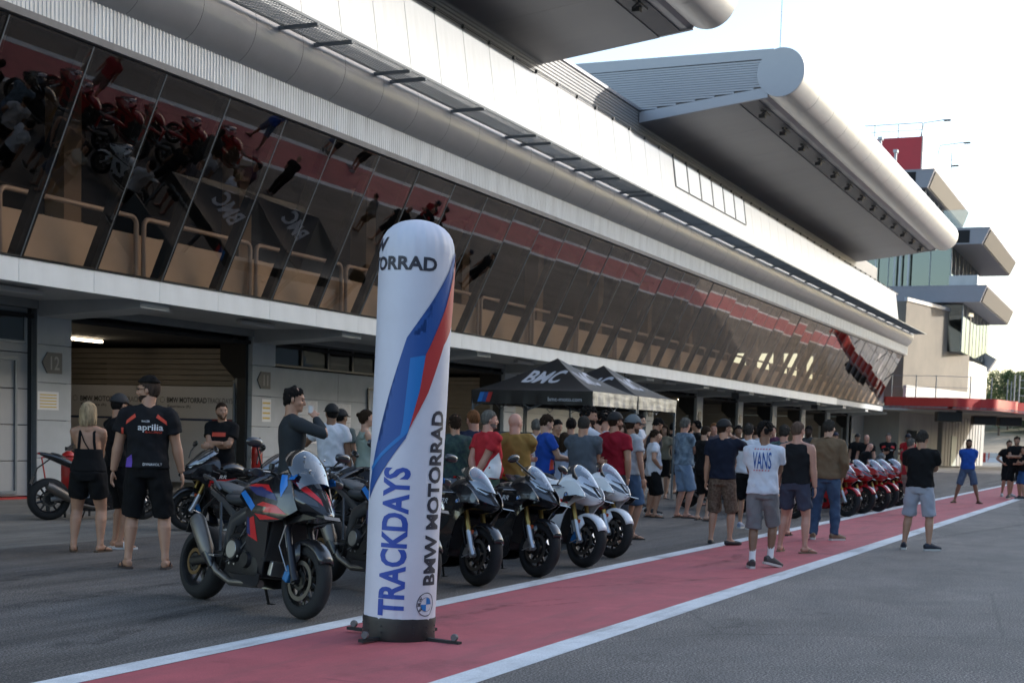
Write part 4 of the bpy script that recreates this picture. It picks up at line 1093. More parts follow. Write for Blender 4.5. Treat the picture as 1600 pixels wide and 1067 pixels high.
    for s in (-1, 1): MB().tube([(-.26, s*.10, .88), (-.50, s*.16, .76), (-.85, s*.15, .62), (-.98, s*.12, .42)], [(.03, .05), (.03, .06), (.03, .06), (.03, .05)], 8).build('frame_beam', alu if not red else rim_black, T, 40)
    # tank, seat, tail
    tk = [(-.40, .86, .07, .05), (-.44, .88, .135, .085), (-.55, .885, .165, .115), (-.68, .875, .165, .115), (-.80, .84, .13, .085), (-.88, .82, .09, .055)]
    MB().loft([ring(x, zc, hy, hz, 20, 2.3) for x, zc, hy, hz in tk], True, True).build('fuel_tank', col, T, 50, 1)
    MB().loft([ring(x, zc, hy, hz, 16, 2.6) for x, zc, hy, hz in [(-.84, .80, .08, .03), (-.92, .80, .13, .035), (-1.06, .815, .14, .035), (-1.14, .83, .12, .03)]], True, True).build('rider_seat', seat_m, T, 50, 1)
    tl = [(-1.0, .79, .12, .05), (-1.15, .86, .12, .07), (-1.32, .93, .09, .065), (-1.50, .985, .055, .04), (-1.60, 1.01, .02, .015)]
    tu = MB().loft([ring(x, zc, hy, hz, 16, 2.4) for x, zc, hy, hz in tl], True, True).build('tail_unit', tail or col, T, 50, 1)
    MB().loft([ring(x, zc, hy, hz, 12, 2.4) for x, zc, hy, hz in [(-1.16, .915, .07, .03), (-1.30, .985, .075, .03), (-1.42, 1.005, .05, .02)]], True, True).build('pillion_pad', seat_m, tu, 50, 1)
    MB().box((-1.585, 0, 1.0), (.03, .08, .025)).build('tail_light', tail_red, tu)
    MB().tube([(-1.40, 0, .93), (-1.60, 0, .78), (-1.66, 0, .62)], .012, 6).box((-1.67, 0, .60), (.01, .18, .12), Matrix.Rotation(R(20), 3, 'Y')).build('plate_holder', rim_black, tu)
    # swingarm, chain, shock
    for s in (-1, 1): MB().tube([(-.95, s*.09, .40), (-1.15, s*.125, .36), (-wb, s*.13, .318)], [(.04, .05), (.03, .05), (.02, .035)], 8).build('swingarm', alu if accent or red else rim_black, T, 40)
    MB().tube([(-.95, .07, .46), (-wb, .085, .42)], .008, 5).tube([(-.95, .07, .33), (-wb, .085, .23)], .008, 5).lathe([(.09, .08), (.11, .08), (.11, .09), (.09, .09)], 24, (-wb, 0, .318), 'y', closed=True).build('chain', eng_m, T)
    MB().tube([(-.98, 0, .75), (-1.05, 0, .42)], .035, 10).build('shock', p_red if red else fork_gold, T, 40)
    ex = MB().tube([(-.50, -.08, .22), (-.80, -.12, .20), (-1.02, -.15, .25), (-1.14, -.175, .33)], .028, 10).build('exhaust_pipe', exh_m, T, 40)
    MB().tube([(-1.10, -.175, .30), (-1.16, -.18, .34), (-1.44, -.20, .50), (-1.50, -.205, .53)], [.035, .062, .066, .05], 14, flat=1.1).build('silencer', exh_m, ex, 40)
    # controls
    for s in (-1, 1):
        hb = MB().tube([(-.285, s*.12, .90), (-.31, s*.22, .895), (-.38, s*.36, .875)], .012, 8).build('clip_on_bar', rim_black, T, 40)
        MB().tube([(-.325, s*.245, .892), (-.385, s*.375, .872)], .019, 10).build('grip', black_rough, hb, 40)
        MB().tube([(-.27, s*.21, .885), (-.24, s*.27, .88), (-.29, s*.38, .865)], .006, 6).build('lever', alu, hb)
        MB().tube([(-.28, s*.17, .93), (-.28, s*.17, .97)], .022, 10).build('reservoir', rim_black, hb, 40)
        MB().box((-.98, s*.21, .36), (.08, .10, .02), bev=.005).tube([(-.98, s*.15, .36), (-.94, s*.14, .5)], .012, 6).build('foot_peg', alu, T)
        if mirror:
            mm = MB().tube([(-.05, s*.16, 1.02), (-.12, s*.27, 1.10), (-.20, s*.33, 1.17)], .010, 8).build('mirror_stalk', rim_black, T, 40)
            MB().ell((-.22, s*.36, 1.20), (.025, .085, .042), Matrix.Rotation(R(-20*s), 3, 'X')).build('mirror', gloss_black, mm, 60)
    clutter(T, .70, -.55, 9, 5)
    MB().tube([(-.80, .13, .30), (-.86, .27, .02)], .012, 6).box((-.87, .29, .045), (.06, .05, .012)).build('side_stand', rim_black, T)
    return T

def crossbike(label, loc, head, lean=8, group=None, decor=True, name='adventure_motorcycle'):
    """tall sports tourer with beak, small screen and wide bar"""
    T = thing(name, label, 'motorcycle', loc, 0, group)
    T.rotation_euler = (Matrix.Rotation(head, 3, 'Z') @ Matrix.Rotation(R(-lean), 3, 'X')).to_euler()
    wb = 1.55
    wheel(T, 0, .30, .12, 'front_wheel', rim_black, True, 5, p_blue)
    wheel(T, -wb, .318, .19, 'rear_wheel', rim_black, False, 5, p_blue, bronze)
    rake = math.tan(R(25))
    for s in (-1, 1):
        y = s*.11
        f = MB().tube([(-.02-rake*.22, y, .54), (-.02-rake*.72, y, 1.02)], .029, 12).build('fork_leg', fork_black, T, 40)
        MB().tube([(-.02-rake*.21, y, .52), (-.02-rake*.40, y, .71)], .0285, 12).build('fork_slider', fork_silver, f, 40)
        MB().tube([(.015, y, .29), (-.01-rake*.05, y, .36), (-.02-rake*.22, y, .55)], [.036, .033, .032], 12).tube([(0, y*.8, .30), (0, y*1.2, .30)], .034, 12).build('fork_lower', fork_black, f, 40)
        MB().box((-.115, y*.88, .34), (.075, .05, .13), Matrix.Rotation(R(22), 3, 'Y'), bev=.012).build('brake_caliper', cal_blue, T)
        MB().tube([(-.09, y*1.25, .36), (-.20, y*1.5, .55), (-.16, y*1.4, .72)], .006, 6).build('brake_hose', alu, T)
    rings = []
    for k in range(13):
        a = R(32+k*10.5); r0 = .322+.014*sin(pi*k/12); w_ = .066+.02*sin(pi*k/12)
        rings.append([((r0-.055*(1-sin(pi*q/8)**.8))*cos(a), -w_*cos(pi*q/8), .30+(r0-.055*(1-sin(pi*q/8)**.8))*sin(a)) for q in range(9)])
    mb = MB().loft(rings, False, False)
    for s in (-1, 1): mb.add([(-.02, s*.088, .60), (-.20, s*.09, .55), (-.19, s*.094, .34), (-.12, s*.092, .33), (.0, s*.088, .48)], [(0, 1, 2, 3, 4)])
    fo = mb.build('front_fender', carbon, T, 60); md = fo.modifiers.new('t', 'SOLIDIFY'); md.thickness = .006
    # head cowl: beak in front, tall
    st = [(.215, .825, .026, .02), (.185, .845, .072, .055), (.10, .90, .132, .115), (-.01, .945, .182, .165), (-.12, .985, .222, .18), (-.25, 1.01, .235, .17)]
    cm = MB().loft([vring(*q, .5) for q in resta(st, 4)], True, True)
    cowl = cm.build('front_cowl', gloss_black, T, 40); bv = BVHTree.FromPolygons(cm.v, cm.f, all_triangles=False)
    def patch(poly, nm, m, off=.004, st_=.025):
        bm = bmesh.new(); vv = [bm.verts.new((a, b, 0)) for a, b in poly]; f = bm.faces.new(vv); bmesh.ops.triangulate(bm, faces=[f], ngon_method='EAR_CLIP')
        bm.verts.index_update(); fs = [tuple(v.index for v in f.verts) for f in bm.faces]; bm.free()
        vs, fs = cut_grid(poly, fs, st_); out = []
        for a, b in vs:
            h = bv.ray_cast(Vector((.8, a, b)), Vector((-1, 0, 0))); out.append((h[0].x+off*.6 if h[0] else -.06, a, b))
        MB().add(out, fs).build(nm, m, cowl, 60, fix=False)
    for s in (-1, 1):
        patch([(s*.065, .885), (s*.13, .90), (s*.215, 1.00), (s*.21, 1.05), (s*.14, .99), (s*.07, .925)], 'headlight', lens_m, .006)
        patch([(s*.036, .90), (s*.06, .93), (s*.125, 1.0), (s*.155, 1.10), (s*.115, 1.10), (s*.07, 1.01), (s*.034, .95)], 'nose_stripe', p_red, .005)
        patch([(s*.165, 1.03), (s*.205, 1.06), (s*.19, 1.12), (s*.155, 1.135)], 'cheek_patch', p_blue, .006)
        patch([(s*.105, 1.0), (s*.15, 1.055), (s*.15, 1.10), (s*.147, 1.12), (s*.11, 1.03)], 'navy_patch', p_navy, .0045)
    patch([(-.026, .86), (.026, .86), (.036, 1.02), (-.036, 1.02)], 'air_intake', dark_int, .006)
    patch([(-.025, 1.035), (.025, 1.035), (.032, 1.07), (-.032, 1.07)], 'nose_badge', alu, .007)
    MB().prism([(.24, .800), (.10, .79), (-.05, .76), (-.05, .78), (.10, .825), (.22, .825)], 'y', -.075, .075).build('beak', gloss_black, T)
    for s in (-1, 1): MB().prism([(.22, .80), (.02, .77), (-.20, .72), (-.22, .76), (.02, .82)], 'y', s*.08, s*.13).build('beak_side', gloss_black, T)
    rings = []
    for k in range(9):
        t = k/8; x = .05-.29*t; z = 1.075+.265*sin(t*1.3)/sin(1.3); hw = .150+.055*sin(pi*t*.7)-.065*t**3
        rings.append([(x-.10*abs(sin(R(-78+156*q/10)))**2, hw*sin(R(-78+156*q/10)), z-.085*(1-cos(R(-78+156*q/10)))) for q in range(11)])
    MB().loft(rings, False, False).build('windscreen', smoke_m, cowl, 80)
    for s in (-1, 1):
        MB().ell((.035-.07, s*.085, 1.165), (.01, .01, .01), n=8, m=5).ell((-.12, s*.095, 1.27), (.01, .01, .01), n=8, m=5).build('screen_screw', chrome, cowl, 60)
    MB().box((-.28, 0, 1.13), (.04, .20, .13), Matrix.Rotation(R(-30), 3, 'Y'), bev=.01).build('instrument', dark_int, T)
    def yf(x, z):
        b = interp([(.2, .14), (.35, .19), (.6, .235), (.8, .275), (.95, .27), (1.1, .23), (1.2, .19)], z)
        return b*interp([(-1.2, .75), (-.9, .85), (-.55, .98), (-.3, .97), (-.18, .86), (-.08, .72), (0, .55)], x)
    o1 = smooth_outline([(-.02, .845, 1), (-.10, .785), (-.22, .735), (-.40, .72, 1), (-.50, .79), (-.62, .84), (-.74, .90, 1), (-.66, 1.0), (-.52, 1.03), (-.36, 1.06), (-.24, 1.12), (-.17, 1.12), (-.10, 1.02)])
    o2 = smooth_outline([(-.30, .74, 1), (-.35, .50), (-.42, .28, 1), (-.62, .25), (-.80, .34, 1), (-.70, .50), (-.62, .62), (-.64, .78), (-.56, .82, 1), (-.46, .77)])
    o3 = smooth_outline([(-.42, .30, 1), (-.52, .20), (-.92, .18), (-1.02, .28, 1), (-.90, .34), (-.62, .33)])
    for s in (-1, 1):
        f = shell(o1, yf, s).build('side_fairing', gloss_black, T, 50)
        for poly, nm, m in (([(-.10, .80), (-.34, .80), (-.30, .84), (-.44, .85), (-.36, .88), (-.20, .86)], 'red_flash', p_red), ([(-.16, .755), (-.38, .735), (-.46, .78), (-.30, .775)], 'red_lower_flash', p_red),
                            ([(-.20, .90), (-.46, .93), (-.62, .99), (-.40, 1.0), (-.24, .95)], 'navy_flash', p_navy), ([(-.26, .96), (-.40, .985), (-.62, 1.0), (-.52, 1.02), (-.34, 1.02)], 'red_upper_line', p_red),
                            ([(-.50, .80), (-.60, .86), (-.72, .93), (-.66, .96), (-.54, .90), (-.46, .84)], 'blue_flash', p_blue),
                            ([(-.14, 1.03), (-.17, 1.11), (-.23, 1.11), (-.21, 1.02), (-.17, .93)], 'blue_cheek', p_blue)):
            shell(poly, yf, s, .002, .04, .003).build(nm, m, f, 60, fix=True)
        g_ = shell(o2, yf, s, off=-.02).build('lower_fairing', carbon, T, 50)
        shell([(-.46, .56), (-.60, .60), (-.56, .74), (-.50, .76)], yf, s, .002, .04, -.017).build('red_flash', p_red, g_, 60)
        shell([(-.56, .60), (-.62, .62), (-.60, .75), (-.565, .74)], yf, s, .002, .04, -.016).build('navy_flash', p_navy, g_, 60)
        shell(o3, yf, s, off=0).build('belly_pan', carbon, T, 50)
    MB().box((-.36, 0, .58), (.06, .36, .34), Matrix.Rotation(R(10), 3, 'Y'), bev=.01).build('radiator', black_rough, T)
    MB().box((-.34, 0, .36), (.05, .26, .12), Matrix.Rotation(R(10), 3, 'Y'), bev=.01).build('oil_cooler', alu, T)
    eb = MB().box((-.70, 0, .44), (.50, .36, .34), bev=.05).box((-.60, 0, .62), (.30, .32, .26), bev=.04)
    for s in (-1, 1): eb.lathe([(0, s*.225), (.085, s*.225), (.10, s*.205), (.105, s*.18)], 24, (-.80, 0, .47), 'y').lathe([(0, s*.21), (.06, s*.21), (.07, s*.18)], 20, (-.62, 0, .40), 'y')
    eb.build('engine', eng_m, T, 30)
    MB().lathe([(0, -.228), (.07, -.228), (.078, -.22)], 24, (-.80, 0, .47), 'y').build('clutch_cover', alu, T, 30)
    for s in (-1, 1):
        MB().tube([(-.28, s*.10, .98), (-.52, s*.17, .86), (-.90, s*.17, .70), (-1.02, s*.13, .46)], [(.03, .05), (.03, .06), (.03, .06), (.03, .05)], 8).build('frame_beam', grey_paint, T, 40)
        MB().tube([(-.92, s*.12, .72), (-1.20, s*.12, .86), (-1.42, s*.10, .93)], [(.02, .04), (.016, .03), (.012, .02)], 8).build('subframe', grey_paint, T, 40)
    tk = [(-.38, .98, .08, .05), (-.44, 1.0, .15, .09), (-.58, 1.0, .175, .115), (-.74, .96, .165, .11), (-.86, .92, .12, .075)]
    MB().loft([ring(x, zc, hy, hz, 20, 2.3) for x, zc, hy, hz in tk], True, True).build('fuel_tank', gloss_black, T, 50, 1)
    MB().loft([ring(x, zc, hy, hz, 16, 2.6) for x, zc, hy, hz in [(-.80, .90, .10, .04), (-.88, .875, .15, .045), (-1.02, .87, .165, .045), (-1.12, .885, .15, .045), (-1.17, .91, .12, .04)]], True, True).build('rider_seat', seat_m, T, 50, 1)
    ps = MB().loft([ring(x, zc, hy, hz, 16, 2.6) for x, zc, hy, hz in [(-1.10, .93, .12, .035), (-1.16, .965, .135, .04), (-1.34, .99, .13, .04), (-1.46, 1.01, .10, .03)]], True, True).build('pillion_seat', seat_g, T, 50, 1)
    vs, fs = text_geo('M', .045, .01, .3)
    MB().add([(-1.28-b, -.03-a*1.0+.0, 1.033) for a, b in vs], fs).build('seat_letter', p_white, ps, fix=False)
    for k, m in enumerate((p_blue, p_navy, p_red)): MB().add([(-1.24-.0, .0+.012*k, 1.034), (-1.24, .01+.012*k, 1.034), (-1.285, .025+.012*k, 1.034), (-1.285, .015+.012*k, 1.034)], [(0, 1, 2, 3)]).build('seat_stripe', m, ps, fix=False)
    tu = MB().loft([ring(x, zc, hy, hz, 14, 2.4) for x, zc, hy, hz in [(-1.05, .84, .12, .05), (-1.25, .90, .12, .05), (-1.45, .95, .10, .045), (-1.58, .985, .05, .025)]], True, True).build('tail_unit', gloss_black, T, 50, 1)
    for s in (-1, 1):
        MB().tube([(-1.22, s*.14, .95), (-1.30, s*.17, 1.03), (-1.48, s*.16, 1.06), (-1.54, s*.10, 1.03)], .014, 8).build('grab_rail', grey_paint, T, 40)
        MB().tube([(-1.20, s*.13, .84), (-1.05, s*.19, .60), (-1.0, s*.20, .44)], [(.012, .02)]*3, 6).build('pillion_bracket', grey_paint, T, 40)
    MB().box((-1.585, 0, .985), (.02, .08, .03)).build('tail_light', tail_red, tu)
    MB().tube([(-1.46, 0, .92), (-1.68, 0, .78), (-1.74, 0, .60)], .014, 6).box((-1.75, 0, .62), (.01, .19, .13), Matrix.Rotation(R(20), 3, 'Y')).build('plate_holder', rim_black, tu)
    for s in (-1, 1): MB().tube([(-1.0, s*.10, .42), (-1.2, s*.13, .38), (-wb, s*.135, .318)], [(.045, .055), (.03, .055), (.02, .035)], 8).build('swingarm', rim_black, T, 40)
    MB().tube([(-1.02, .07, .48), (-wb, .085, .42)], .008, 5).tube([(-1.0, .07, .35), (-wb, .085, .23)], .008, 5).build('chain', eng_m, T)
    ex = MB().tube([(-.52, -.08, .22), (-.90, -.12, .20), (-1.08, -.16, .27), (-1.16, -.185, .36)], [.035, .035, .03, .028], 10).build('exhaust_pipe', exh_m, T, 40)
    MB().tube([(-1.12, -.18, .30), (-1.17, -.19, .37), (-1.20, -.195, .41)], [.03, .045, .058], 14).build('exhaust_shield', carbon, ex, 40)
    MB().tube([(-1.18, -.195, .39), (-1.21, -.20, .43), (-1.38, -.22, .66), (-1.41, -.225, .70)], [.042, .060, .066, .048], 18, flat=1.15).build('silencer', exh_m, ex, 40)
    hbar = MB().tube([(-.42, -.42, 1.10), (-.38, -.24, 1.13), (-.34, -.09, 1.07), (-.34, .09, 1.07), (-.38, .24, 1.13), (-.42, .42, 1.10)], .013, 8).build('handlebar', rim_black, T, 40)
    for s in (-1, 1):
        MB().tube([(-.395, s*.30, 1.12), (-.425, s*.435, 1.098)], .02, 10).build('grip', black_rough, hbar, 40)
        MB().tube([(-.34, s*.25, 1.12), (-.30, s*.33, 1.115), (-.35, s*.44, 1.10)], .006, 6).build('lever', alu, hbar)
        MB().tube([(-.37, s*.22, 1.14), (-.37, s*.22, 1.19)], .022, 10).build('reservoir', rim_black, hbar, 40)
        ms = MB().tube([(-.38, s*.30, 1.13), (-.36, s*.36, 1.24), (-.34, s*.40, 1.30)], .007, 8).build('mirror_stalk', rim_black, T, 40)
        MB().loft([ring(0, 0, .03, .02, 12, 2.5), ring(.02, 0, .075, .04, 12, 2.6), ring(.035, 0, .07, .037, 12, 2.6), ring(.05, 0, .04, .02, 12, 2.3)], True, True).build('mirror', carbon, ms, 50).location = (-.36, s*.43, 1.33)
        MB().box((-1.02, s*.22, .40), (.08, .10, .02), bev=.005).build('foot_peg', alu, T)
    clutter(T, .80, -.60, 16, 9)
    for s in (-1, 1): MB().loft([ring(0, 0, .01, .02, 10), ring(.02, 0, .075, .035, 10), ring(.03, 0, .065, .03, 10)], True, True).build('hand_guard', carbon, T, 50).location = (-.33, s*.38, 1.10)
    MB().tube([(-.30, .02, 1.16), (-.33, .02, 1.24)], .01, 6).box((-.33, .02, 1.27), (.015, .075, .09), bev=.005).build('phone_mount', rim_black, T)
    MB().tube([(-.86, .14, .32), (-.92, .30, .02)], .013, 6).box((-.93, .32, .045), (.07, .05, .012)).build('side_stand', rim_black, T)
    return T

HB = R(245)
def at(px, py): p = ground(px, py); return Vector((p.x, p.y, 0))
crossbike('black tall sports tourer with red and blue flashes left of the inflatable column', at(471, 967), R(247), 8)
crossbike('black red and blue sports tourer half hidden behind the inflatable column', Vector((11.15, 5.97, 0)), R(243), 8)
RG = 'sports bikes parked nose out along the white line'
superbike('sports_motorcycle', 'black sports bike with bare windscreen right beside the inflatable column', gloss_black, at(744, 915), HB, group=RG, stripes=[dark_int])
superbike('sports_motorcycle', 'black sports bike with one raised mirror and stickered windscreen', gloss_black, at(837, 901), HB, mirror=True, group=RG, stripes=[dark_int])
superbike('sports_motorcycle', 'white sports bike beside the black one with the mirror', gloss_white, at(910, 886), HB, accent=cal_blue, group=RG, stripes=[p_red, p_navy], tail=grey_paint)
superbike('sports_motorcycle', 'second white sports bike standing behind the first white one', gloss_white, at(954, 871), R(247), group=RG, stripes=[dark_int, p_navy])
superbike('sports_motorcycle', 'black red and blue sports bike facing left behind the tall tourer', gloss_black, at(292, 828), R(150), lean=5, accent=p_blue, mirror=True, stripes=[p_red, p_blue])
superbike('sports_motorcycle', 'silver sports bike facing left behind the tourer, near the column', mat('paint_silver', (.40, .41, .43), .3, .4, coat=.6), at(500, 838), R(160), lean=5, mirror=True, stripes=[p_red, grey_paint])
superbike('sports_motorcycle', 'black sports bike facing left squeezed in behind the tall tourer and the grey undersuit man', gloss_black, at(398, 853), R(152), lean=5, mirror=True, stripes=[p_red, p_navy])
sb = superbike('sports_motorcycle', 'black sports bike with upswept tail and bare metal silencer behind the woman', gloss_black, Vector((0, 0, 0)), 0, lean=0, accent=rim_black, tail=gloss_black, stripes=[p_red])
rp = at(76, 812); fp = at(262, 811); dv = (fp-rp); dv.z = 0; hd_ = atan2(dv.y, dv.x)
sb.location = rp+Vector((cos(hd_), sin(hd_), 0))*1.43; sb.rotation_euler = (0, 0, hd_)
superbike('sports_motorcycle', 'black sports bike mostly hidden behind the man in the sleeveless black top', gloss_black, at(1238, 810), HB, group=RG, stripes=[dark_int])
superbike('sports_motorcycle', 'white sports bike mostly hidden behind the man in the printed white t-shirt', gloss_white, at(1150, 799), HB, group=RG, stripes=[dark_int])
RB = 'red sports bikes in a row past the tan shirt man'
r1 = superbike('sports_motorcycle', 'nearest red sports bike in the row beside the tan shirt man', gloss_red, at(1322, 807), R(248), group=RB, red=True, stripes=[dark_int])
for (px, py, lab) in ((1346, 802.0, 'second red sports bike after the one by the tan shirt man'), (1370, 799, 'red sports bike in the middle of the red row'), (1384, 794, 'red sports bike tucked behind the middle one of the red row'), (1402, 790, 'farthest red sports bike behind the man in grey shorts')):
    c = copy_tree(r1); c.location = at(px, py); c['label'] = lab

# ================================================================ inflatable advertising column
CB = Vector((9.05, 4.97, 0)); CR = .262
camdir = atan2(-CB.y, -CB.x)
IC = thing('inflatable_column', 'tall white inflatable advertising column with blue and red swoosh', 'advertising column', CB)
IC.rotation_euler = (Matrix.Rotation(R(-1.5), 3, Vector((cos(camdir), sin(camdir), 0)))).to_euler()
inf_m = mat('inflatable_white', (.63, .64, .72), .5, 0, .05, 3, bump=.35, bs=5)
def rad(z):
    if z < .16: return CR
    if z < 2.70: return CR*(.985+.045*(z-.16)/2.5)
    t = min(1, (z-2.70)/.30); return max(.0, CR*1.03*(1-t**3.2)**.5)
def radw(a, z):
    w = 1+.004*sin(a*5+z*4)*sin(z*5+a)+.0035*sin(a*9-z*7+2*sin(z*3))
    if z > 2.6: w += .010*sin(a*13+sin(z*9))*min(1, (z-2.6)*4)+.008*sin(a*23+1)*min(1, (z-2.6)*4)
    if z < .32: w += .006*sin(a*17)+.004*sin(a*29+1)
    return rad(z)*w
rings = []
zs = [.145, .20, .3]+[.3+.12*k for k in range(1, 20)]+[2.64, 2.70, 2.76, 2.82, 2.87, 2.91, 2.945, 2.97, 2.985, 2.996, 3.0]
for z in zs:
    rr_ = rad(z); ring_ = []
    for j in range(128):
        a = 2*pi*j/128; rr_ = radw(a, z)*(.990 if 2.69 < z < 2.71 else 1); ring_.append((rr_*cos(a), rr_*sin(a), z))
    rings.append(ring_)
MB().loft(rings, True, True).build('inflated_body', inf_m, IC, 70)
base_m = mat('base_vinyl', (.02, .02, .021), .45, 0, .3, 6)
bs = MB().lathe([(.0, .0), (CR*1.0, .0), (CR*1.02, .02), (CR*1.0, .08), (CR*1.02, .14), (CR*1.005, .165), (CR*.97, .168)], 64, (0, 0, 0), 'z').build('base_skirt', base_m, IC, 50)
mb = MB()
for k in range(14):
    a = 2*pi*k/14
    for z in (.065, .11): mb.ell((CR*1.015*cos(a), CR*1.015*sin(a), z), (.005, .005, .005), n=6, m=4)
mb.build('rivets', steel_dark, bs)
for k, (a, L_) in enumerate(((-62, .40), (28, .46), (118, .42), (208, .38))):
    aa = camdir+R(a+28); d = Vector((cos(aa), sin(aa), 0)); q = Matrix.Rotation(aa, 3, 'Z')
    lg = MB().box(d*(L_/2+.12)+Vector((0, 0, .018)), (L_-.1, .045, .022), q).build('foot_bar', black_rough, IC)
    MB().tube([d*(L_+.02)+Vector((0, 0, .02)), d*(L_+.02)+Vector((0, 0, .06))], .008, 6).lathe([(.0, -.015), (.024, -.015), (.028, 0), (.024, .015), (0, .015)], 16, d*(L_+.02)+Vector((0, 0, .055)), 'x').build('foot_knob', mat('knob_grey', (.10, .10, .11), .5), lg, 30)
def wrap(th, z, off=.003):
    a = camdir+th   # angles grow towards the right of the picture
    r_ = radw(a, z)+off; return (r_*cos(a), r_*sin(a), z)
def px2(x, y):
    xc = 655-(y-350)*(33/648); hw = 59-(y-350)*.007
    return (math.asin(max(-.985, min(.985, (x-xc)/hw))), 1.5+(672.7-y)/215)
def swoosh(poly, nm, m, off):
    pts = [px2(*p) for p in poly]; pts = [(a*CR, z) for a, z in pts]
    bm = bmesh.new(); vv = [bm.verts.new((a, b_, 0)) for a, b_ in pts]; f = bm.faces.new(vv); bmesh.ops.triangulate(bm, faces=[f], ngon_method='EAR_CLIP')
    bm.verts.index_update(); fs = [tuple(v.index for v in f.verts) for f in bm.faces]; bm.free()
    vs, fs = cut_grid(pts, fs, .02); flat_print(nm, vs, fs, lambda a, b_: wrap(a/CR, b_, off), m, IC)
ad_navy = mat('print_navy', (.012, .075, .30), .5); ad_blue = mat('print_blue', (.01, .17, .50), .5); ad_red = mat('print_red', (.44, .03, .03), .5); ad_black = mat('print_black', (.025, .025, .04), .5)
ad_txt = mat('print_royal', (.02, .065, .36), .5)
swoosh([(710, 395), (681, 480), (667, 524), (636, 533), (620, 597), (603, 675), (594, 711), (587, 737), (580.5, 757), (579.5, 780), (590, 752), (603, 729), (624, 696), (634, 684), (640, 668), (656, 611), (665, 557), (671, 545), (696, 480), (705, 440)], 'navy_swoosh', ad_navy, .004)
swoosh([(641, 563), (664, 557.5), (655, 611), (641, 662), (637, 675), (629, 683), (599, 713), (584, 737), (583, 731), (598, 707), (626, 679), (630, 660)], 'blue_swoosh', ad_blue, .0065)
swoosh([(710.5, 398), (713.5, 386), (713.2, 420), (711.5, 480), (703, 510), (691, 540), (667.6, 613), (639, 670), (641, 662), (655, 611), (664, 557), (670, 545), (695, 480), (704.5, 440)], 'red_swoosh', ad_red, .008)
def vtext(txt, th0, th1, z0, z1, m, bold, nm):
    """lettering reading upwards; letter tops towards th0 (left)"""
    vs, fs = text_geo(txt, 1.0, bold); xs = [v[0] for v in vs]; L_ = max(xs)-min(xs); h = max(v[1] for v in vs)
    v2 = [(th1*CR-(b_/h)*(th1-th0)*CR, z0+(a-min(xs))/L_*(z1-z0)) for a, b_ in vs]
    v2, fs = cut_grid(v2, fs, .025); flat_print(nm, v2, fs, lambda a, b_: wrap(a/CR, b_), m, IC)
vtext('TRACKDAYS', R(-37), R(4), .185, 1.243, ad_txt, .035, 'lettering')
vtext('BMW MOTORRAD', R(36), R(64), .41, 1.655, ad_black, .035, 'lettering')
for txt, t0, t1, zb in (('MOTORRAD', R(-141), R(31), 2.622), ('BMW', R(-141), R(-52), 2.758)):
    vs, fs = text_geo(txt, .088, .035, width=(t1-t0)*CR); mid_ = (t0+t1)/2*CR
    vs, fs = cut_grid([(a+mid_, b_+zb) for a, b_ in vs], fs, .025); flat_print('lettering', vs, fs, lambda a, b_: wrap(a/CR, b_), ad_black, IC)
def disc_print(r0, r1, a0, a1, c, m, off, nm, k=40):
    pts = []; fs = []
    for i in range(k+1):
        a = a0+(a1-a0)*i/k; pts += [(c[0]+r0*cos(a), c[1]+r0*sin(a)), (c[0]+r1*cos(a), c[1]+r1*sin(a))]
    fs = [(2*i, 2*i+1, 2*i+3, 2*i+2) for i in range(k)]
    flat_print(nm, pts, fs, lambda a, b_: wrap(a/CR, b_, off), m, IC)
rc = (R(45)*CR, .272)
disc_print(.001, .085, 0, 2*pi, rc, inf_m, .002, 'roundel_field')
disc_print(.080, .086, 0, 2*pi, rc, ad_black, .004, 'roundel_ring'); disc_print(.049, .052, 0, 2*pi, rc, ad_black, .004, 'roundel_ring')
disc_print(.001, .048, pi/2*0, pi/2, rc, ad_blue, .004, 'roundel_quarter', 10); disc_print(.001, .048, pi, pi*1.5, rc, ad_blue, .004, 'roundel_quarter', 10)
for ch, a in (('B', 215), ('M', 180), ('W', 145)):
    vs, fs = text_geo(ch, .024, .02); aa = R(a)
    v2 = [(rc[0]+.053*cos(aa)+(a_*cos(aa-pi/2)+b_*cos(aa)), rc[1]+.053*sin(aa)+(a_*sin(aa-pi/2)+b_*sin(aa))) for a_, b_ in vs]
    flat_print('roundel_letter', v2, fs, lambda a_, b_: wrap(a_/CR, b_, .0045), ad_black, IC)

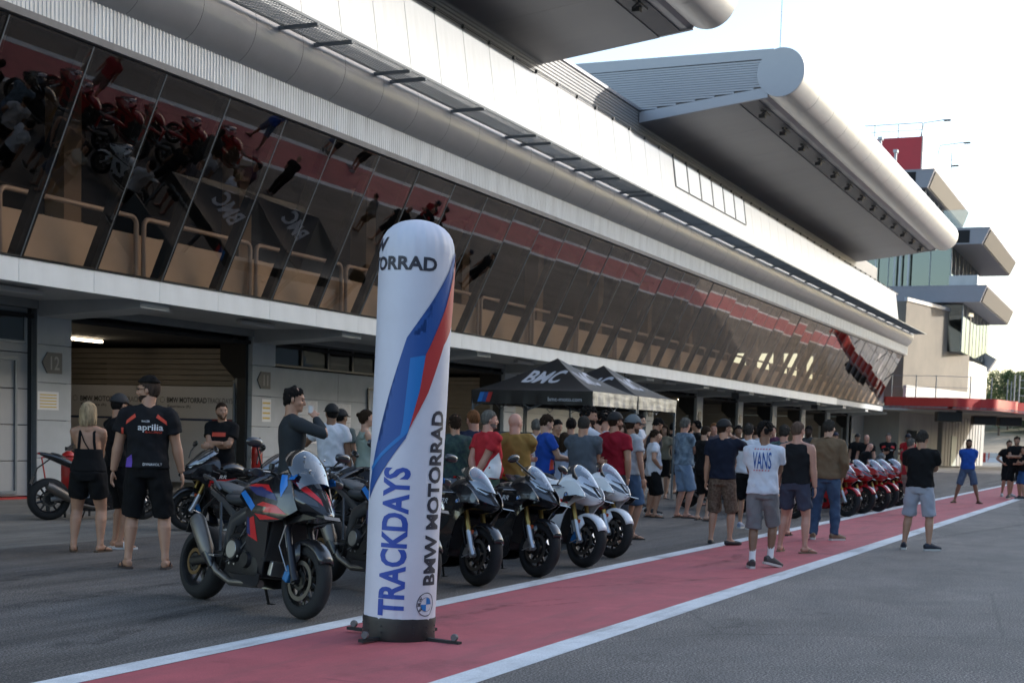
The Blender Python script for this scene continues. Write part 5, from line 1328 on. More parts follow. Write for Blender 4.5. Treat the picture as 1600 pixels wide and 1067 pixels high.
# ================================================================ tents
tent_m = mat('tent_black', (.016, .016, .017), .45, 0, .2, 3, bump=.3, bs=3)
tent_s = mat('tent_painted_sheen', (.58, .58, .57), .38, .15, .0, 3, bump=.6, bs=4, stretch=(.5, 1, 3), col2=(.05, .05, .05))  # black valance cloth, pale sheen and dark folds painted into its colour
tprint = mat('tent_print', (.55, .56, .60), .6)
def tent(x0, y0, lab):
    w = 2.85; T = thing('event_tent', lab, 'tent', (x0+w/2, y0+w/2, 0)); h = w/2; ze, zp = 2.45, 3.22
    def P(u, v):
        """u, v in -1..1 over the plan; height sags between the ridges"""
        m_ = max(abs(u), abs(v)); t = 1-m_
        z = ze+(zp-ze)*(t**1.25*.9+.1*t)-.05*sin(pi*t)*(1-abs(abs(u)-abs(v))/(m_+1e-6))*0
        lim = min(abs(u), abs(v))/(m_+1e-6); z -= .05*(1-lim)*sin(pi*m_)
        return (u*h, v*h, z)
    for nm, (ax, sg) in (('roof_panel', (0, -1)), ('roof_panel', (0, 1)), ('roof_panel', (1, -1)), ('roof_panel', (1, 1))):
        vs = []; fs = []; k = 14
        for i in range(k+1):
            t = i/k
            for j in range(k+1):
                s_ = (-1+2*j/k)*t; vs.append(P(sg*t, s_) if ax == 0 else P(s_, sg*t))
        for i in range(k):
            for j in range(k): a = i*(k+1)+j; fs.append((a, a+1, a+k+2, a+k+1))
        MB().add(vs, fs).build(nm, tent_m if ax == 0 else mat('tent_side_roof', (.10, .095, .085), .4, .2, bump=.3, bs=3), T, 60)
    for (ax, sg) in ((0, -1), (0, 1), (1, -1), (1, 1)):
        vs = []; k = 40
        for j in range(k+1):
            s_ = -h+w*j/k; wob = .012*sin(j*.9)+.008*sin(j*2.3)
            for q in range(5):
                z = ze-.075*q; d = sg*(h+.004+wob*q/4); vs.append((d, s_, z) if ax == 0 else (s_, d, z))
        fs = [(j*5+q, j*5+q+1, (j+1)*5+q+1, (j+1)*5+q) for j in range(k) for q in range(4)]
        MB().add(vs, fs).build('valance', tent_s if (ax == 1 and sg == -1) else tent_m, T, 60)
    for sx in (-1, 1):
        for sy in (-1, 1):
            MB().bx(sx*(h-.03)-.022, sx*(h-.03)+.022, sy*(h-.03)-.022, sy*(h-.03)+.022, 0.02, 2.42).box((sx*(h-.03), sy*(h-.03), .01), (.14, .14, .02)).build('tent_pole', galv, T)
    tr = MB()
    for s in (-1, 1):
        for q in range(4):
            a, b_ = -h+w*q/4, -h+w*(q+1)/4; z0_, z1_ = (2.36, 2.06) if q % 2 else (2.06, 2.36)
            tr.tube([(s*(h-.05), a, z0_), (s*(h-.05), b_, z1_)], .012, 5).tube([(a, s*(h-.05), z0_), (b_, s*(h-.05), z1_)], .012, 5)
    tr.build('scissor_frame', galv, T)
    # print on the front roof panel and valance (front faces -X, left of the picture is +Y)
    def roofpt(a, b_):   # a along width (right +), b_ = 0 at eave .. 1 at peak
        t = 1-b_; p = P(-t, -a/h); return (p[0]-.004-.004, p[1], p[2]+.006)
    vs, fs = text_geo('BMC', .20, .03, .35, width=.95); vs, fs = cut_grid([(a-.0, .36+b_*1.55) for a, b_ in vs], fs, .05)
    MB().add([roofpt(a, b_) for a, b_ in vs], fs).build('roof_lettering', tprint, T, fix=False)
    def sidept(a, b_):
        t = 1-b_; p = P(a/h, -t); return (p[0], p[1]-.008, p[2]+.006)
    MB().add([sidept(a, b_) for a, b_ in vs], fs).build('roof_lettering', tprint, T, fix=False)
    vs, fs = text_geo('bmc-moto.com', .085, .008, width=.78)
    MB().add([(-h-.034, -.80-a, 2.23+b_) for a, b_ in vs], fs).build('web_lettering', tprint, T, fix=False)
    for k, m in enumerate((p_blue, ad_navy, ad_red)):
        y = h-.16-k*.10; MB().add([(-h-.034, y, 2.19), (-h-.034, y-.10, 2.19), (-h-.034, y-.17, 2.40), (-h-.034, y-.07, 2.40)], [(0, 1, 2, 3)]).build('tent_stripe', m, T, fix=False)
    return T
tent(28.2, 10.95, 'nearer black pyramid tent with white lettering on its roof')
tent(31.1, 10.95, 'farther black pyramid tent half hidden behind the nearer tent')
# extinguishers
ext_red = mat('extinguisher_red', (.45, .012, .010), .35, 0, coat=.4)
def ext(x, y, z, s, lab):
    T = thing('fire_extinguisher', lab, 'fire extinguisher', (x, y, z)); T.scale = (s, s, s)
    MB().lathe([(0, 0), (.09, 0), (.10, .02), (.10, .42), (.085, .49), (.03, .53), (0, .53)], 24, (0, 0, 0), 'z').build('cylinder', ext_red, T, 50)
    MB().box((0, 0, .56), (.10, .05, .05)).tube([(0, 0, .58), (.10, 0, .63)], .012, 6).tube([(.04, 0, .56), (.14, -.02, .45), (.13, -.03, .15)], .012, 6).build('valve_and_hose', black_rough, T)
    MB().lathe([(.101, .18), (.101, .34)], 24, (0, 0, 0), 'z').build('label', mat('ext_label', (.35, .02, .015), .5), T, 50)
ext(27.9, 19.2, .45, 1.25, 'red fire extinguisher beside the pillar behind the grey undersuit man')
MB_ = MB().box((27.9, 19.25, .22), (.4, .3, .44)); tag(MB_.build('plinth', eng_m), 'dark low box carrying the extinguisher by the pillar', 'box')
p = at(107, 806)
ext(p.x, p.y, .42, 1.15, 'big red fire extinguisher on a trolley behind the black bike tail')
T = thing('trolley', 'dark trolley with red tubular handle behind the raised tail of the black bike', 'trolley', p)
MB().bx(-.3, .3, -.2, .2, .37, .41).build('shelf', steel_dark, T)
for x in (-.28, .28):
    for y in (-.18, .18): MB().tube([(x, y, 0.0), (x, y, .4)], .02, 6).build('leg', steel_dark, T)
MB().tube([(-.28, .18, .4), (-.38, .2, .92), (-.1, -.1, .96), (.2, -.12, .93)], .014, 8).build('handle', ext_red, T)
# grey display board behind the tent
T = thing('display_board', 'dark grey board standing behind the gold shirt man', 'board', at(842, 790)); 
MB().box((0, 0, 1.0), (.05, 2.0, 1.1), bev=.01).build('board', mat('board_dark', (.07, .08, .09), .6), T)
for y in (-.9, .9): MB().bx(-.03, .03, y-.03, y+.03, 0, .46).build('leg', steel_dark, T)

# ================================================================ people
PEND = []
def skinmat(t):
    tones = dict(fair=(.52, .31, .22), tan=(.42, .23, .15), brown=(.22, .115, .07), dark=(.045, .025, .017), pink=(.50, .26, .19))
    return mat('skin_'+t, tones[t], .55, 0, .10, 5, bump=.05, bs=60)
def cloth(nm, c, col2=None, vs=9, rough=.9): return mat('cloth_'+nm, c, rough, 0, spec=.18, var=.12 if not col2 else 0, vs=vs, bump=.35, bs=14, col2=col2)
hairm = lambda nm, c: mat('hair_'+nm, c, .95, 0, .55, 30, spec=.15, bump=.8, bs=80, stretch=(1, 1, .25))
HAIR = dict(black=(.012, .010, .009), brown=(.030, .018, .011), grey=(.13, .12, .105), dgrey=(.042, .037, .032), blond=(.38, .28, .17), red=(.16, .07, .03), stub=(.12, .08, .06))

def ik(a, b, l1, l2, pole):
    d = b-a; L_ = min(d.length, (l1+l2)*.999); d.normalize()
    x = (l1*l1-l2*l2+L_*L_)/(2*L_); h = sqrt(max(0, l1*l1-x*x)); p = pole-d*pole.dot(d)
    if p.length < 1e-5: p = Vector((1, 0, 0))-d*d.x
    return a+d*x+p.normalized()*h, a+d*L_
def pend(mb, name, m, parent, vox, disp=0.0, sm=3, label=None, seed=0):
    o = mb.build(name, m, parent, fix=False)
    md = o.modifiers.new('r', 'REMESH'); md.mode = 'VOXEL'; md.voxel_size = vox; md.use_smooth_shade = True
    ms = o.modifiers.new('s', 'SMOOTH'); ms.iterations = sm; ms.factor = .5
    if label: o['label'] = label
    PEND.append((o, disp, seed)); return o
def finish_pending():
    dg = bpy.context.evaluated_depsgraph_get(); dg.update()
    for o, disp, seed in PEND:
        me = bpy.data.meshes.new_from_object(o.evaluated_get(dg)); o.modifiers.clear(); old = o.data; me.name = o.name
        mats = [s for s in old.materials]; o.data = me
        if not me.materials:
            for m in mats: me.materials.append(m)
        if disp:
            n_ = len(me.vertices); co = np.empty(n_*3, 'f'); me.vertices.foreach_get('co', co); co = co.reshape(-1, 3)
            no = np.empty(n_*3, 'f'); me.vertex_normals.foreach_get('vector', no); no = no.reshape(-1, 3)
            x, y, z = co.T; s = seed*1.7
            f = (np.sin(z*38+np.sin(y*17+s)*2.2+x*12+s)*.45+np.sin(z*21-y*26+np.sin(x*19+z*9+s)*1.8+s*2)*.6+np.sin(x*31+z*13+np.sin(y*23+s)*2+s)*.4+np.sin(y*47+x*22+np.sin(z*15)*2.5)*.3)
            co += no*(np.maximum(f, -.25)*disp+.002)[:, None]; me.vertices.foreach_set('co', co.ravel())
        me.polygons.foreach_set('use_smooth', [True]*len(me.polygons)); me.update()
        if old.users == 0: bpy.data.meshes.remove(old)
    PEND.clear()

POSES = {  # hand targets in the body frame (x forward, y left) for a 1.75 m person, elbow poles
    'down': (((.06, .27, .80), (-1, .6, 0)), ((.06, -.27, .80), (-1, -.6, 0))),
    'wide': (((.05, .31, .81), (-1, .9, 0)), ((.05, -.31, .81), (-1, -.9, 0))),
    'crossed': (((.20, -.10, 1.17), (.1, 1, -.9)), ((.23, .10, 1.20), (.1, -1, -.9))),
    'behind': (((-.17, .04, .95), (-.4, 1, .1)), ((-.19, -.03, .93), (-.4, -1, .1))),
    'phone': (((.33, .06, 1.14), (-.3, .6, -1)), ((.36, -.04, 1.17), (-.3, -.6, -1))),
    'front': (((.20, .05, .98), (-.5, 1, 0)), ((.21, -.05, .96), (-.5, -1, 0))),
    'drinkR': (((.05, .26, .82), (-1, .6, 0)), ((.19, -.07, 1.50), (.3, -1, -.8))),
    'drinkL': (((.19, .07, 1.50), (.3, 1, -.8)), ((.05, -.26, .82), (-1, -.6, 0))),
    'hipR': (((.05, .25, .85), (-1, .6, 0)), ((.08, -.20, 1.03), (-.8, -1, 0))),
    'pointL': (((.30, .55, 1.22), (0, .3, -1)), ((.06, -.26, .82), (-1, -.6, 0))),
    'pocket': (((.06, .21, .90), (-1, .8, 0)), ((.06, -.21, .90), (-1, -.8, 0))),
    'chinR': (((.18, -.12, 1.15), (.1, 1, -.9)), ((.16, -.06, 1.42), (.2, -.8, -1))),
}
def person(label, pos, h, rel, pose='down', top='tee', tc=(.7, .7, .72), bottom='shorts', bc=(.02, .02, .022), hair='short', hc='brown', skin='tan', fat=0.0, female=False, shoes='flipflop', sc=(.03, .03, .03), cap=None, beard=None, glasses=False, sun=False,
           look=(0, 0), lean=0, feet=None, musc=1.0, tmat=None, bmat=None, vox=None, blen=None, socks=None, hem=None, brim=1, head_s=1.0, sleeve=.56, name='person'):
    K = h/1.75; seed = hash_(label); g = random.Random(seed)
    base = atan2(pos[1], pos[0])
    hd = base-R(rel)
    T = thing(name, label, 'person', (pos[0], pos[1], 0), hd)
    dist = sqrt(pos[0]**2+pos[1]**2)
    if vox is None: vox = .0085 if dist < 15.5 else (.012 if dist < 24 else .017)
    V = lambda x, y, z: Vector((x, y, z))*K
    sk = skinmat(skin)
    LN = Matrix.Rotation(R(lean), 3, 'Y'); piv = Vector((0, 0, .95*K))
    def B(v):  # leaning upper body
        v = Vector(v); return LN @ (v-piv)+piv
    shw = (.155 if female else .178)*(1+.12*fat)*(.9+.1*musc)
    # joints
    sh = {s: B(V(0, s*shw, 1.415)) for s in (1, -1)}
    (ht_l, pl), (ht_r, pr) = POSES[pose]
    hands = {}; elb = {}
    for s, (tg, po) in ((1, (ht_l, pl)), (-1, (ht_r, pr))):
        tg = Vector(tg)+Vector((g.uniform(-.02, .03), g.uniform(-.02, .02), g.uniform(-.03, .03))); tg.y += s*.05*fat if pose in ('down', 'wide', 'pocket') else 0; tg.x += .10*fat if pose in ('crossed', 'front', 'phone') else 0
        tgt = B(tg*K); e, w = ik(sh[s], tgt, .285*K, .255*K, Vector(po)); elb[s] = e; hands[s] = w
    if not feet:
        w_ = g.uniform(.08, .15); q_ = g.uniform(-.07, .07); feet = {1: (q_, w_, 0, g.uniform(2, 30)), -1: (-q_, -w_, 0, g.uniform(-30, -2))}
    if look == (0, 0) and pose != 'behind': look = (g.uniform(-22, 22), g.uniform(-4, 12))
    hip = {s: V(0, s*.088*(1+.2*fat), .90) for s in (1, -1)}
    ank = {}; kn = {}
    for s in (1, -1):
        fx, fy, fz = feet[s][:3]; a = V(fx, fy, .085+fz); ak, w = ik(hip[s], a, .425*K, .415*K, Vector((1, s*.15, 0))); kn[s] = ak; ank[s] = w
    # --- torso section table
    if female: tab = [(.84, .155, .105, -.01), (.93, .178, .118, -.012), (1.0, .160, .105, -.005), (1.09, .128, .090, .0), (1.18, .130, .095, .005), (1.28, .148, .118, .018), (1.37, .150, .095, .0), (1.43, .125, .07, 0), (1.475, .06, .05, 0)]
    else: tab = [(.84, .155, .10, 0), (.93, .165, .112, -.005), (1.0, .158, .105, .0), (1.09, .150, .098, .0), (1.18, .158, .105, .003), (1.28, .175, .115, .005), (1.37, .180, .108, 0), (1.43, .155, .085, 0), (1.475, .075, .06, 0)]
    def torso(mb, grow, z0=.84, z1=1.475, flare=0.0, fm=1.0, narrow=1.0, zs=None):
        rings = []; zs = zs or [z0+(z1-z0)*i/12 for i in range(13)]
        for z in zs:
            hy = interp([(a, b) for a, b, c, d in tab], z); hx = interp([(a, c) for a, b, c, d in tab], z); cx = interp([(a, d) for a, b, c, d in tab], z)
            belly = max(0, 1-abs(z-1.06)/.26)*fat; hy += .055*belly; hx += .07*belly; cx += .045*belly
            mx = (musc-1)*max(0, 1-abs(z-1.32)/.2); hy += .03*mx; hx += .015*mx
            fl = flare*max(0, (1.15-z)/.3)
            hy = (hy*narrow+grow+fl); hx = hx+grow+fl*.8
            rings.append([B(V(cx+hx*math.copysign(abs(cos(t))**.85, cos(t)), hy*math.copysign(abs(sin(t))**.85, sin(t)), z)) for t in [2*pi*j/24 for j in range(24)]])
        mb.loft(rings, True, True); return mb
    def limb(mb, pts, rs, n=12): return mb.tube(pts, [r_*K for r_ in rs], n)
    def lerp(a, b, t): return a+(b-a)*t
    am = (.84 if female else 1.0)*(.82+.18*musc)*(1+.18*fat); lm = (1.04 if female else 1.0)*(.9+.1*musc)*(1+.22*fat)
    # --- body
    mb = MB(); torso(mb, -.012)
    hc_ = B(V(.02, 0, 1.635)); HR = LN @ Matrix.Rotation(R(look[0]), 3, 'Z') @ Matrix.Rotation(R(look[1]), 3, 'Y')
    LNi = Matrix.Identity(3)
    KH = K*head_s*(.97 if female else 1.0)
    Hh = lambda x, y, z: hc_+(HR @ Vector((x, y, z)))*KH
    def hell(mb, x, y, z, a, b, c, n=14, m=9): mb.ell(Hh(x, y, z), (a*KH, b*KH, c*KH), HR, n, m)
    mb.tube([B(V(-.015, 0, 1.42)), B(V(-.005, 0, 1.50)), Hh(-.015, 0, -.05)], [.070*K*am**.5, .060*K*(1+.2*fat)*(.86 if female else 1), .063*KH*(1+.1*fat)], 14)
    mb.tube([sh[1]+Vector((0, -.0, .0)), B(V(-.01, 0, 1.47)), sh[-1]], [.042*K, .052*K, .042*K], 10)
    hell(mb, -.008, 0, .018, .097, .077, .100); hell(mb, .012, 0, -.02, .080, .070, .085); hell(mb, .035, 0, -.070, .052, .050*(1+.2*fat), .045)
    mb.tube([Hh(.080, 0, .022), Hh(.102, 0, -.012), Hh(.107, 0, -.028), Hh(.088, 0, -.038)], [.008*KH, .011*KH, .015*KH, .010*KH], 8)
    hell(mb, .080, 0, .030, .016, .050, .009, 10, 6); hell(mb, .083, 0, -.060, .013, .024, .009, 10, 6); hell(mb, .075, 0, -.090, .022, .026, .018, 10, 6)
    for s in (1, -1):
        hell(mb, -.008, s*.080, -.008, .017, .011, .030, 10, 6); hell(mb, .060, s*.042, -.025, .025, .022, .022, 10, 6)
    for s in (1, -1):
        S_, E_, H_ = sh[s], elb[s], hands[s]
        limb(mb, [lerp(S_, E_, -.14), lerp(S_, E_, -.04), lerp(S_, E_, .18), lerp(S_, E_, .5), lerp(S_, E_, .85), E_, lerp(E_, H_, .22), lerp(E_, H_, .55), lerp(E_, H_, .88), lerp(E_, H_, .98)], [x*am for x in (.026, .050, .060, .053, .044, .042, .046, .039, .030, .029)])
        # hand
        d = (H_-E_).normalized(); inn = Vector((0, -s, 0)); inn = (inn-d*inn.dot(d)); inn = inn.normalized() if inn.length > .1 else d.orthogonal().normalized(); sd_ = d.cross(inn).normalized()
        hm = .95 if not female else .85
        pc_ = H_+d*.048*K*hm; rotm = Matrix((inn, sd_, d)).transposed()
        mb.ell(pc_, (.018*K*hm, .040*K*hm, .052*K*hm), rotm, 12, 8)
        curl = .55 if pose in ('down', 'wide', 'pocket', 'pointL') else 1.0
        if pose == 'pointL' and s == 1: curl = .1
        for q, (oy, L_) in enumerate(((-.030, .066), (-.010, .078), (.010, .074), (.029, .058))):
            b0 = H_+d*.085*K*hm+sd_*oy*K*hm; d1 = (d*cos(curl*.5)+inn*sin(curl*.5)); d2 = (d*cos(curl*1.4)+inn*sin(curl*1.4))
            p1 = b0+d1*L_*.5*K*hm; p2 = p1+d2*L_*.55*K*hm; mb.tube([b0-d*.03*K, b0, p1, p2], [.0105*K, .0105*K, .0095*K, .008*K], 7)
        ts = -1 if (sd_.x < 0) else 1
        b0 = H_+d*.03*K+sd_*ts*.034*K; p1 = b0+(d*.6+sd_*ts*.55+inn*.4)*.042*K; p2 = p1+(d*.85+inn*.5)*.034*K; mb.tube([b0-sd_*ts*.015*K, b0, p1, p2], [.014*K, .013*K, .011*K, .009*K], 7)
        # leg
        Hp, Kn, An = hip[s], kn[s], ank[s]
        limb(mb, [Hp+Vector((0, 0, .02*K)), lerp(Hp, Kn, .3), lerp(Hp, Kn, .7), lerp(Hp, Kn, .93), lerp(Kn, An, .05), lerp(Kn, An, .28)+Vector((-.014*K, 0, 0)), lerp(Kn, An, .55)+Vector((-.006*K, 0, 0)), lerp(Kn, An, .85), An], [x*lm for x in (.088, .086, .070, .058, .055, .058, .047, .033, .034)])
        # foot
        fx, fy, fz = feet[s][:3]; toe = feet[s][3] if len(feet[s]) > 3 else (12 if s == 1 else -12); pt = feet[s][4] if len(feet[s]) > 4 else 0
        fr = Matrix.Rotation(R(toe), 3, 'Z') @ Matrix.Rotation(R(pt), 3, 'Y')
        F_ = lambda x, y, z: An+fr @ (Vector((x, y, z-.085))*K)
        zs_ = .012 if shoes in ('flipflop', 'slides') else 0
        mb.tube([F_(-.055, 0, .045), F_(-.03, 0, .048), F_(.03, 0, .055), F_(.10, s*.0, .036), F_(.155, 0, .025), F_(.178, 0, .022)], [(.028*K, .030*K), (.034*K, .036*K), (.036*K, .042*K), (.042*K, .026*K), (.042*K, .018*K), (.028*K, .014*K)], 12, upv=(0, 0, 1))
        sm_ = mat('shoe_%.3f_%.3f_%.3f' % tuple(sc), sc, .7, 0, .1, 20); sole = mat('sole_pale', (.55, .55, .53), .7)
        if shoes in ('flipflop', 'slides'):
            o = MB()
            pr_ = [(-.085, 0), (-.075, .032), (-.03, .038), (.05, .040), (.12, .050), (.17, .045), (.20, .018), (.20, -.012), (.17, -.040), (.12, -.046), (.05, -.038), (-.03, -.036), (-.075, -.030)]
            o.add([F_(x, y, z) for z in (.0, .018) for x, y in pr_], [tuple(range(12, -1, -1)), tuple(range(13, 26))]+[(i, (i+1) % 13, (i+1) % 13+13, i+13) for i in range(13)])
            if shoes == 'flipflop':
                for q in (1, -1): o.tube([F_(.125, .0, .03), F_(.10, q*.02, .062), F_(.05, q*.042, .055), F_(.03, q*.040, .015)], .006*K, 6)
            else: o.tube([F_(.07, .045, .02), F_(.07, .03, .068), F_(.07, -.03, .068), F_(.07, -.045, .02)], [(.035*K, .008*K)]*4, 8)
            o.build('sandal', sm_, T, 50)
        elif shoes == 'sneaker':
            o = MB().tube([F_(-.07, 0, .05), F_(-.04, 0, .058), F_(.02, 0, .062), F_(.08, 0, .052), F_(.15, 0, .040), F_(.20, 0, .034), F_(.212, 0, .03)], [(.030*K, .045*K), (.042*K, .055*K), (.042*K, .060*K), (.046*K, .044*K), (.048*K, .032*K), (.038*K, .026*K), (.02*K, .016*K)], 14, upv=(0, 0, 1))
            so = o.build('shoe', sm_, T, 50)
            pr_ = [(-.085, 0), (-.075, .034), (-.03, .040), (.05, .042), (.12, .052), (.18, .045), (.215, .012), (.215, -.010), (.18, -.040), (.12, -.048), (.05, -.040), (-.03, -.038), (-.075, -.032)]
            MB().add([F_(x, y, z) for z in (.0, .028) for x, y in pr_], [tuple(range(12, -1, -1)), tuple(range(13, 26))]+[(i, (i+1) % 13, (i+1) % 13+13, i+13) for i in range(13)]).build('shoe_sole', sole, so, 40)
        else:  # low loafers
            MB().tube([F_(-.07, 0, .035), F_(-.04, 0, .04), F_(.02, 0, .038), F_(.08, 0, .036), F_(.15, 0, .032), F_(.20, 0, .026), F_(.21, 0, .024)], [(.028*K, .03*K), (.040*K, .036*K), (.041*K, .034*K), (.045*K, .034*K), (.046*K, .028*K), (.036*K, .022*K), (.018*K, .014*K)], 14, upv=(0, 0, 1)).build('shoe', sm_, T, 50)
        if socks: MB().tube([lerp(Kn, An, .62 if socks[1] else .84), lerp(Kn, An, .8), An], [.043*K*lm, .039*K*lm, .040*K*lm], 12).build('sock', mat('sock_white', (.72, .72, .74), .9), T, 50)
    pend(mb, 'body', sk, T, vox, 0, 2)
    # --- eyes
    em = MB()
    for s in (1, -1): hell(em, .082, s*.030, .006, .010, .013, .007, 8, 6)
    em.build('eyes', mat('eye_dark', (.03, .025, .02), .3), T, 60)
    # --- top
    tm = tmat or cloth('t%.3f_%.3f_%.3f' % tuple(tc), tc); tv = max(vox, .011); shirt = None
    hm_ = hem or .93
    if top in ('tee', 'long', 'jacket'):
        mb = MB(); gr = {'tee': .016, 'long': .008, 'jacket': .026}[top]; torso(mb, gr, hm_, 1.468, .016 if top != 'long' else .004)
        mb.tube([sh[1], B(V(-.01, 0, 1.448)), sh[-1]], [.062*K*am, .067*K, .062*K*am], 12)
        for s in (1, -1):
            S_, E_, H_ = sh[s], elb[s], hands[s]; gl_ = 1.0 if top == 'long' else 1.22
            if top == 'tee':
                e = sleeve; mb.tube([lerp(S_, E_, -.17), lerp(S_, E_, -.05), lerp(S_, E_, .14), lerp(S_, E_, e*.7), lerp(S_, E_, e)], [.046*K*am, .070*K*am, .074*K*am, .073*K*am, .078*K*am], 14)
            else:
                mb.tube([lerp(S_, E_, -.17), lerp(S_, E_, -.05), lerp(S_, E_, .15), lerp(S_, E_, .6), E_, lerp(E_, H_, .3), lerp(E_, H_, .92)], [x*K*am*gl_ for x in (.042, .060, .064, .055, .049, .049, .035)], 14)
        shirt = pend(mb, 'shirt' if top != 'jacket' else 'jacket', tm, T, tv, .011 if top != 'long' else .0025, 3, seed=seed % 17)
        if top == 'jacket':
            MB().tube([B(V(-.03, .07, 1.47)), B(V(-.055, 0, 1.50)), B(V(-.03, -.07, 1.47))], [(.03*K, .015*K)]*3, 8).build('collar', tm, T, 60)
    elif top == 'tank':
        mb = MB(); torso(mb, .014, hm_, 1.33, .012); torso(mb, .008, 1.28, 1.452, 0, narrow=.86)
        for s in (1, -1): mb.tube([B(V(-.07, s*.105, 1.36)), B(V(-.05, s*.105, 1.43)), B(V(0, s*.105, 1.462)), B(V(.05, s*.10, 1.42)), B(V(.07, s*.09, 1.36))], [(.045*K, .018*K)]*5, 8)
        shirt = pend(mb, 'tank_top', tm, T, tv, .009, 3, seed=seed % 17)
    elif top == 'strappy':
        mb = MB(); torso(mb, .012, hm_, 1.21, .012)
        shirt = pend(mb, 'strappy_top', tm, T, tv, .002, 2, seed=seed % 17)
        st = MB()
        for pts in ([(-.080, .095, 1.2), (-.086, .085, 1.30), (-.070, .080, 1.40), (-.01, .085, 1.452), (.07, .075, 1.38)], [(-.092, -.03, 1.2), (-.096, .03, 1.30), (-.080, .06, 1.38), (-.02, .095, 1.448), (.06, .085, 1.38)], [(-.080, -.095, 1.2), (-.086, -.085, 1.30), (-.070, -.080, 1.40), (-.01, -.085, 1.452), (.07, -.075, 1.38)]):
            st.tube([B(V(*p)) for p in pts], [(.016*K, .007*K)]*5, 6)
        st.build('shoulder_straps', tm, T, 50)
    # --- bottom
    bm_ = bmat or cloth('b%.3f_%.3f_%.3f' % tuple(bc), bc)
    mb = MB()
    lens = {'shorts': .96, 'short': .62, 'pants': 2.0, 'tights': 2.0, 'skirt': .8}
    e = blen or lens[bottom]; fl = {'shorts': 1.14, 'short': 1.12, 'pants': 1.16, 'tights': 1.04, 'skirt': 1.2}[bottom]
    torso(mb, .008 if bottom != 'tights' else .004, .84, .96, 0)
    for s in (1, -1):
        Hp, Kn, An = hip[s], kn[s], ank[s]
        if e <= 1.1: mb.tube([Hp+Vector((0, 0, .03*K)), lerp(Hp, Kn, .25), lerp(Hp, Kn, e*.65), lerp(Hp, Kn, e)], [.094*K*lm, .092*K*lm*(1+(fl-1)*.4), .082*K*lm*fl*.98, .076*K*lm*fl*1.08], 16)
        else: mb.tube([Hp+Vector((0, 0, .03*K)), lerp(Hp, Kn, .3), lerp(Hp, Kn, .9), lerp(Kn, An, .3), lerp(Kn, An, .75), lerp(Kn, An, 1.02)], [x*K*lm*fl for x in (.086, .084, .064, .066, .054, .052 if bottom == 'pants' else .037)], 16)
    pend(mb, 'shorts' if e <= 1.1 else 'trousers', bm_, T, tv, .009 if bottom != 'tights' else .001, 3, seed=(seed+5) % 17)
    # --- hair, headwear
    def cap_shell(grow, keep, nm, m, rough_=.0, n=28, mm=20, parent=T):
        vs = []; fs = []
        for i in range(mm+1):
            ph = pi*i/mm
            for j in range(n):
                t = 2*pi*j/n; d = Vector((sin(ph)*cos(t), sin(ph)*sin(t), cos(ph))); p = Vector((-.010+d.x*(.097+grow), d.y*(.077+grow), .016+d.z*(.101+grow)))
                if rough_: p += d*rough_*(noise.noise(p*34+Vector((seed % 9, 0, 0)))*1.0+.5*noise.noise(p*80))
                vs.append(p)
        used = {}
        out = []; of = []
        for i in range(mm):
            for j in range(n):
                q = [i*n+j, (i+1)*n+j, (i+1)*n+(j+1) % n, i*n+(j+1) % n]; c = sum((vs[k] for k in q), Vector())/4
                if keep(c):
                    for k in q:
                        if k not in used: used[k] = len(out); out.append(vs[k])
                    of.append([used[k] for k in q])
        o_ = [hc_+(HR @ v)*KH for v in out]
        ob = MB().add(o_, of).build(nm, m, parent, 60)
        md = ob.modifiers.new('s', 'SOLIDIFY'); md.thickness = .008*K; md.offset = 0; return ob
    hairline = lambda c, lo=-.07: c.z > interp([(-.06, lo), (-.03, lo+.02), (-.012, -.012), (.012, -.022), (.022, .028), (.05, .052), (.07, .062)], c.x)+.006*noise.noise(c*60)
    if hair == 'short': cap_shell(.004, hairline, 'hair', hairm(hc, HAIR[hc]), .018)
    elif hair == 'crop': cap_shell(.003, hairline, 'hair', hairm(hc, HAIR[hc]), .003)
    elif hair == 'top':
        cap_shell(.002, hairline, 'hair', hairm('faded', (.06, .04, .03)), .002); cap_shell(.018, lambda c: c.z > .072, 'hair_top', hairm(hc, HAIR[hc]), .012)
    elif hair == 'curly':
        mb = MB(); gg = random.Random(seed)
        for q in range(90):
            d = Vector((gg.gauss(0, 1), gg.gauss(0, 1), gg.gauss(.5, .8))).normalized(); c = Vector((-.012+d.x*.098, d.y*.082, .022+d.z*.100))
            if hairline(c, -.05): mb.ell(Hh(c.x, c.y, c.z), [gg.uniform(.016, .030)*KH]*3, None, 8, 6)
        mb.build('hair', hairm(hc, HAIR[hc]), T, 70)
    elif hair in ('bob', 'long', 'bun'):
        hmx = hairm(hc, HAIR[hc]); cap_shell(.014, lambda c: hairline(c, -.08), 'hair', hmx, .006)
        if hair != 'bun':
            L_ = -.17 if hair == 'bob' else -.34; mb = MB(); k = 30
            for i in range(k):
                a = R(85+190*i/(k-1)); x, y = -.012+.088*cos(a), .084*sin(a); gg = random.Random(i+seed); l2 = L_*gg.uniform(.85, 1.05)
                fl_ = 1.12+.08*sin(i*1.9)
                mb.tube([Hh(x*.8, y*.8, .085), Hh(x*1.08, y*1.08, .03), Hh(x*1.12, y*1.12, -.07), Hh(x*fl_*1.02, y*fl_, l2*.7), Hh(x*fl_*.95, y*fl_*.9, l2)], [.012*KH, .015*KH, .015*KH, .013*KH, .004*KH], 6)
            mb.build('hair_lengths', hmx, T, 70)
        else: MB().ell(Hh(-.115, 0, .05), (.038*KH, .034*KH, .036*KH), n=12, m=9).build('hair_bun', hmx, T, 70)
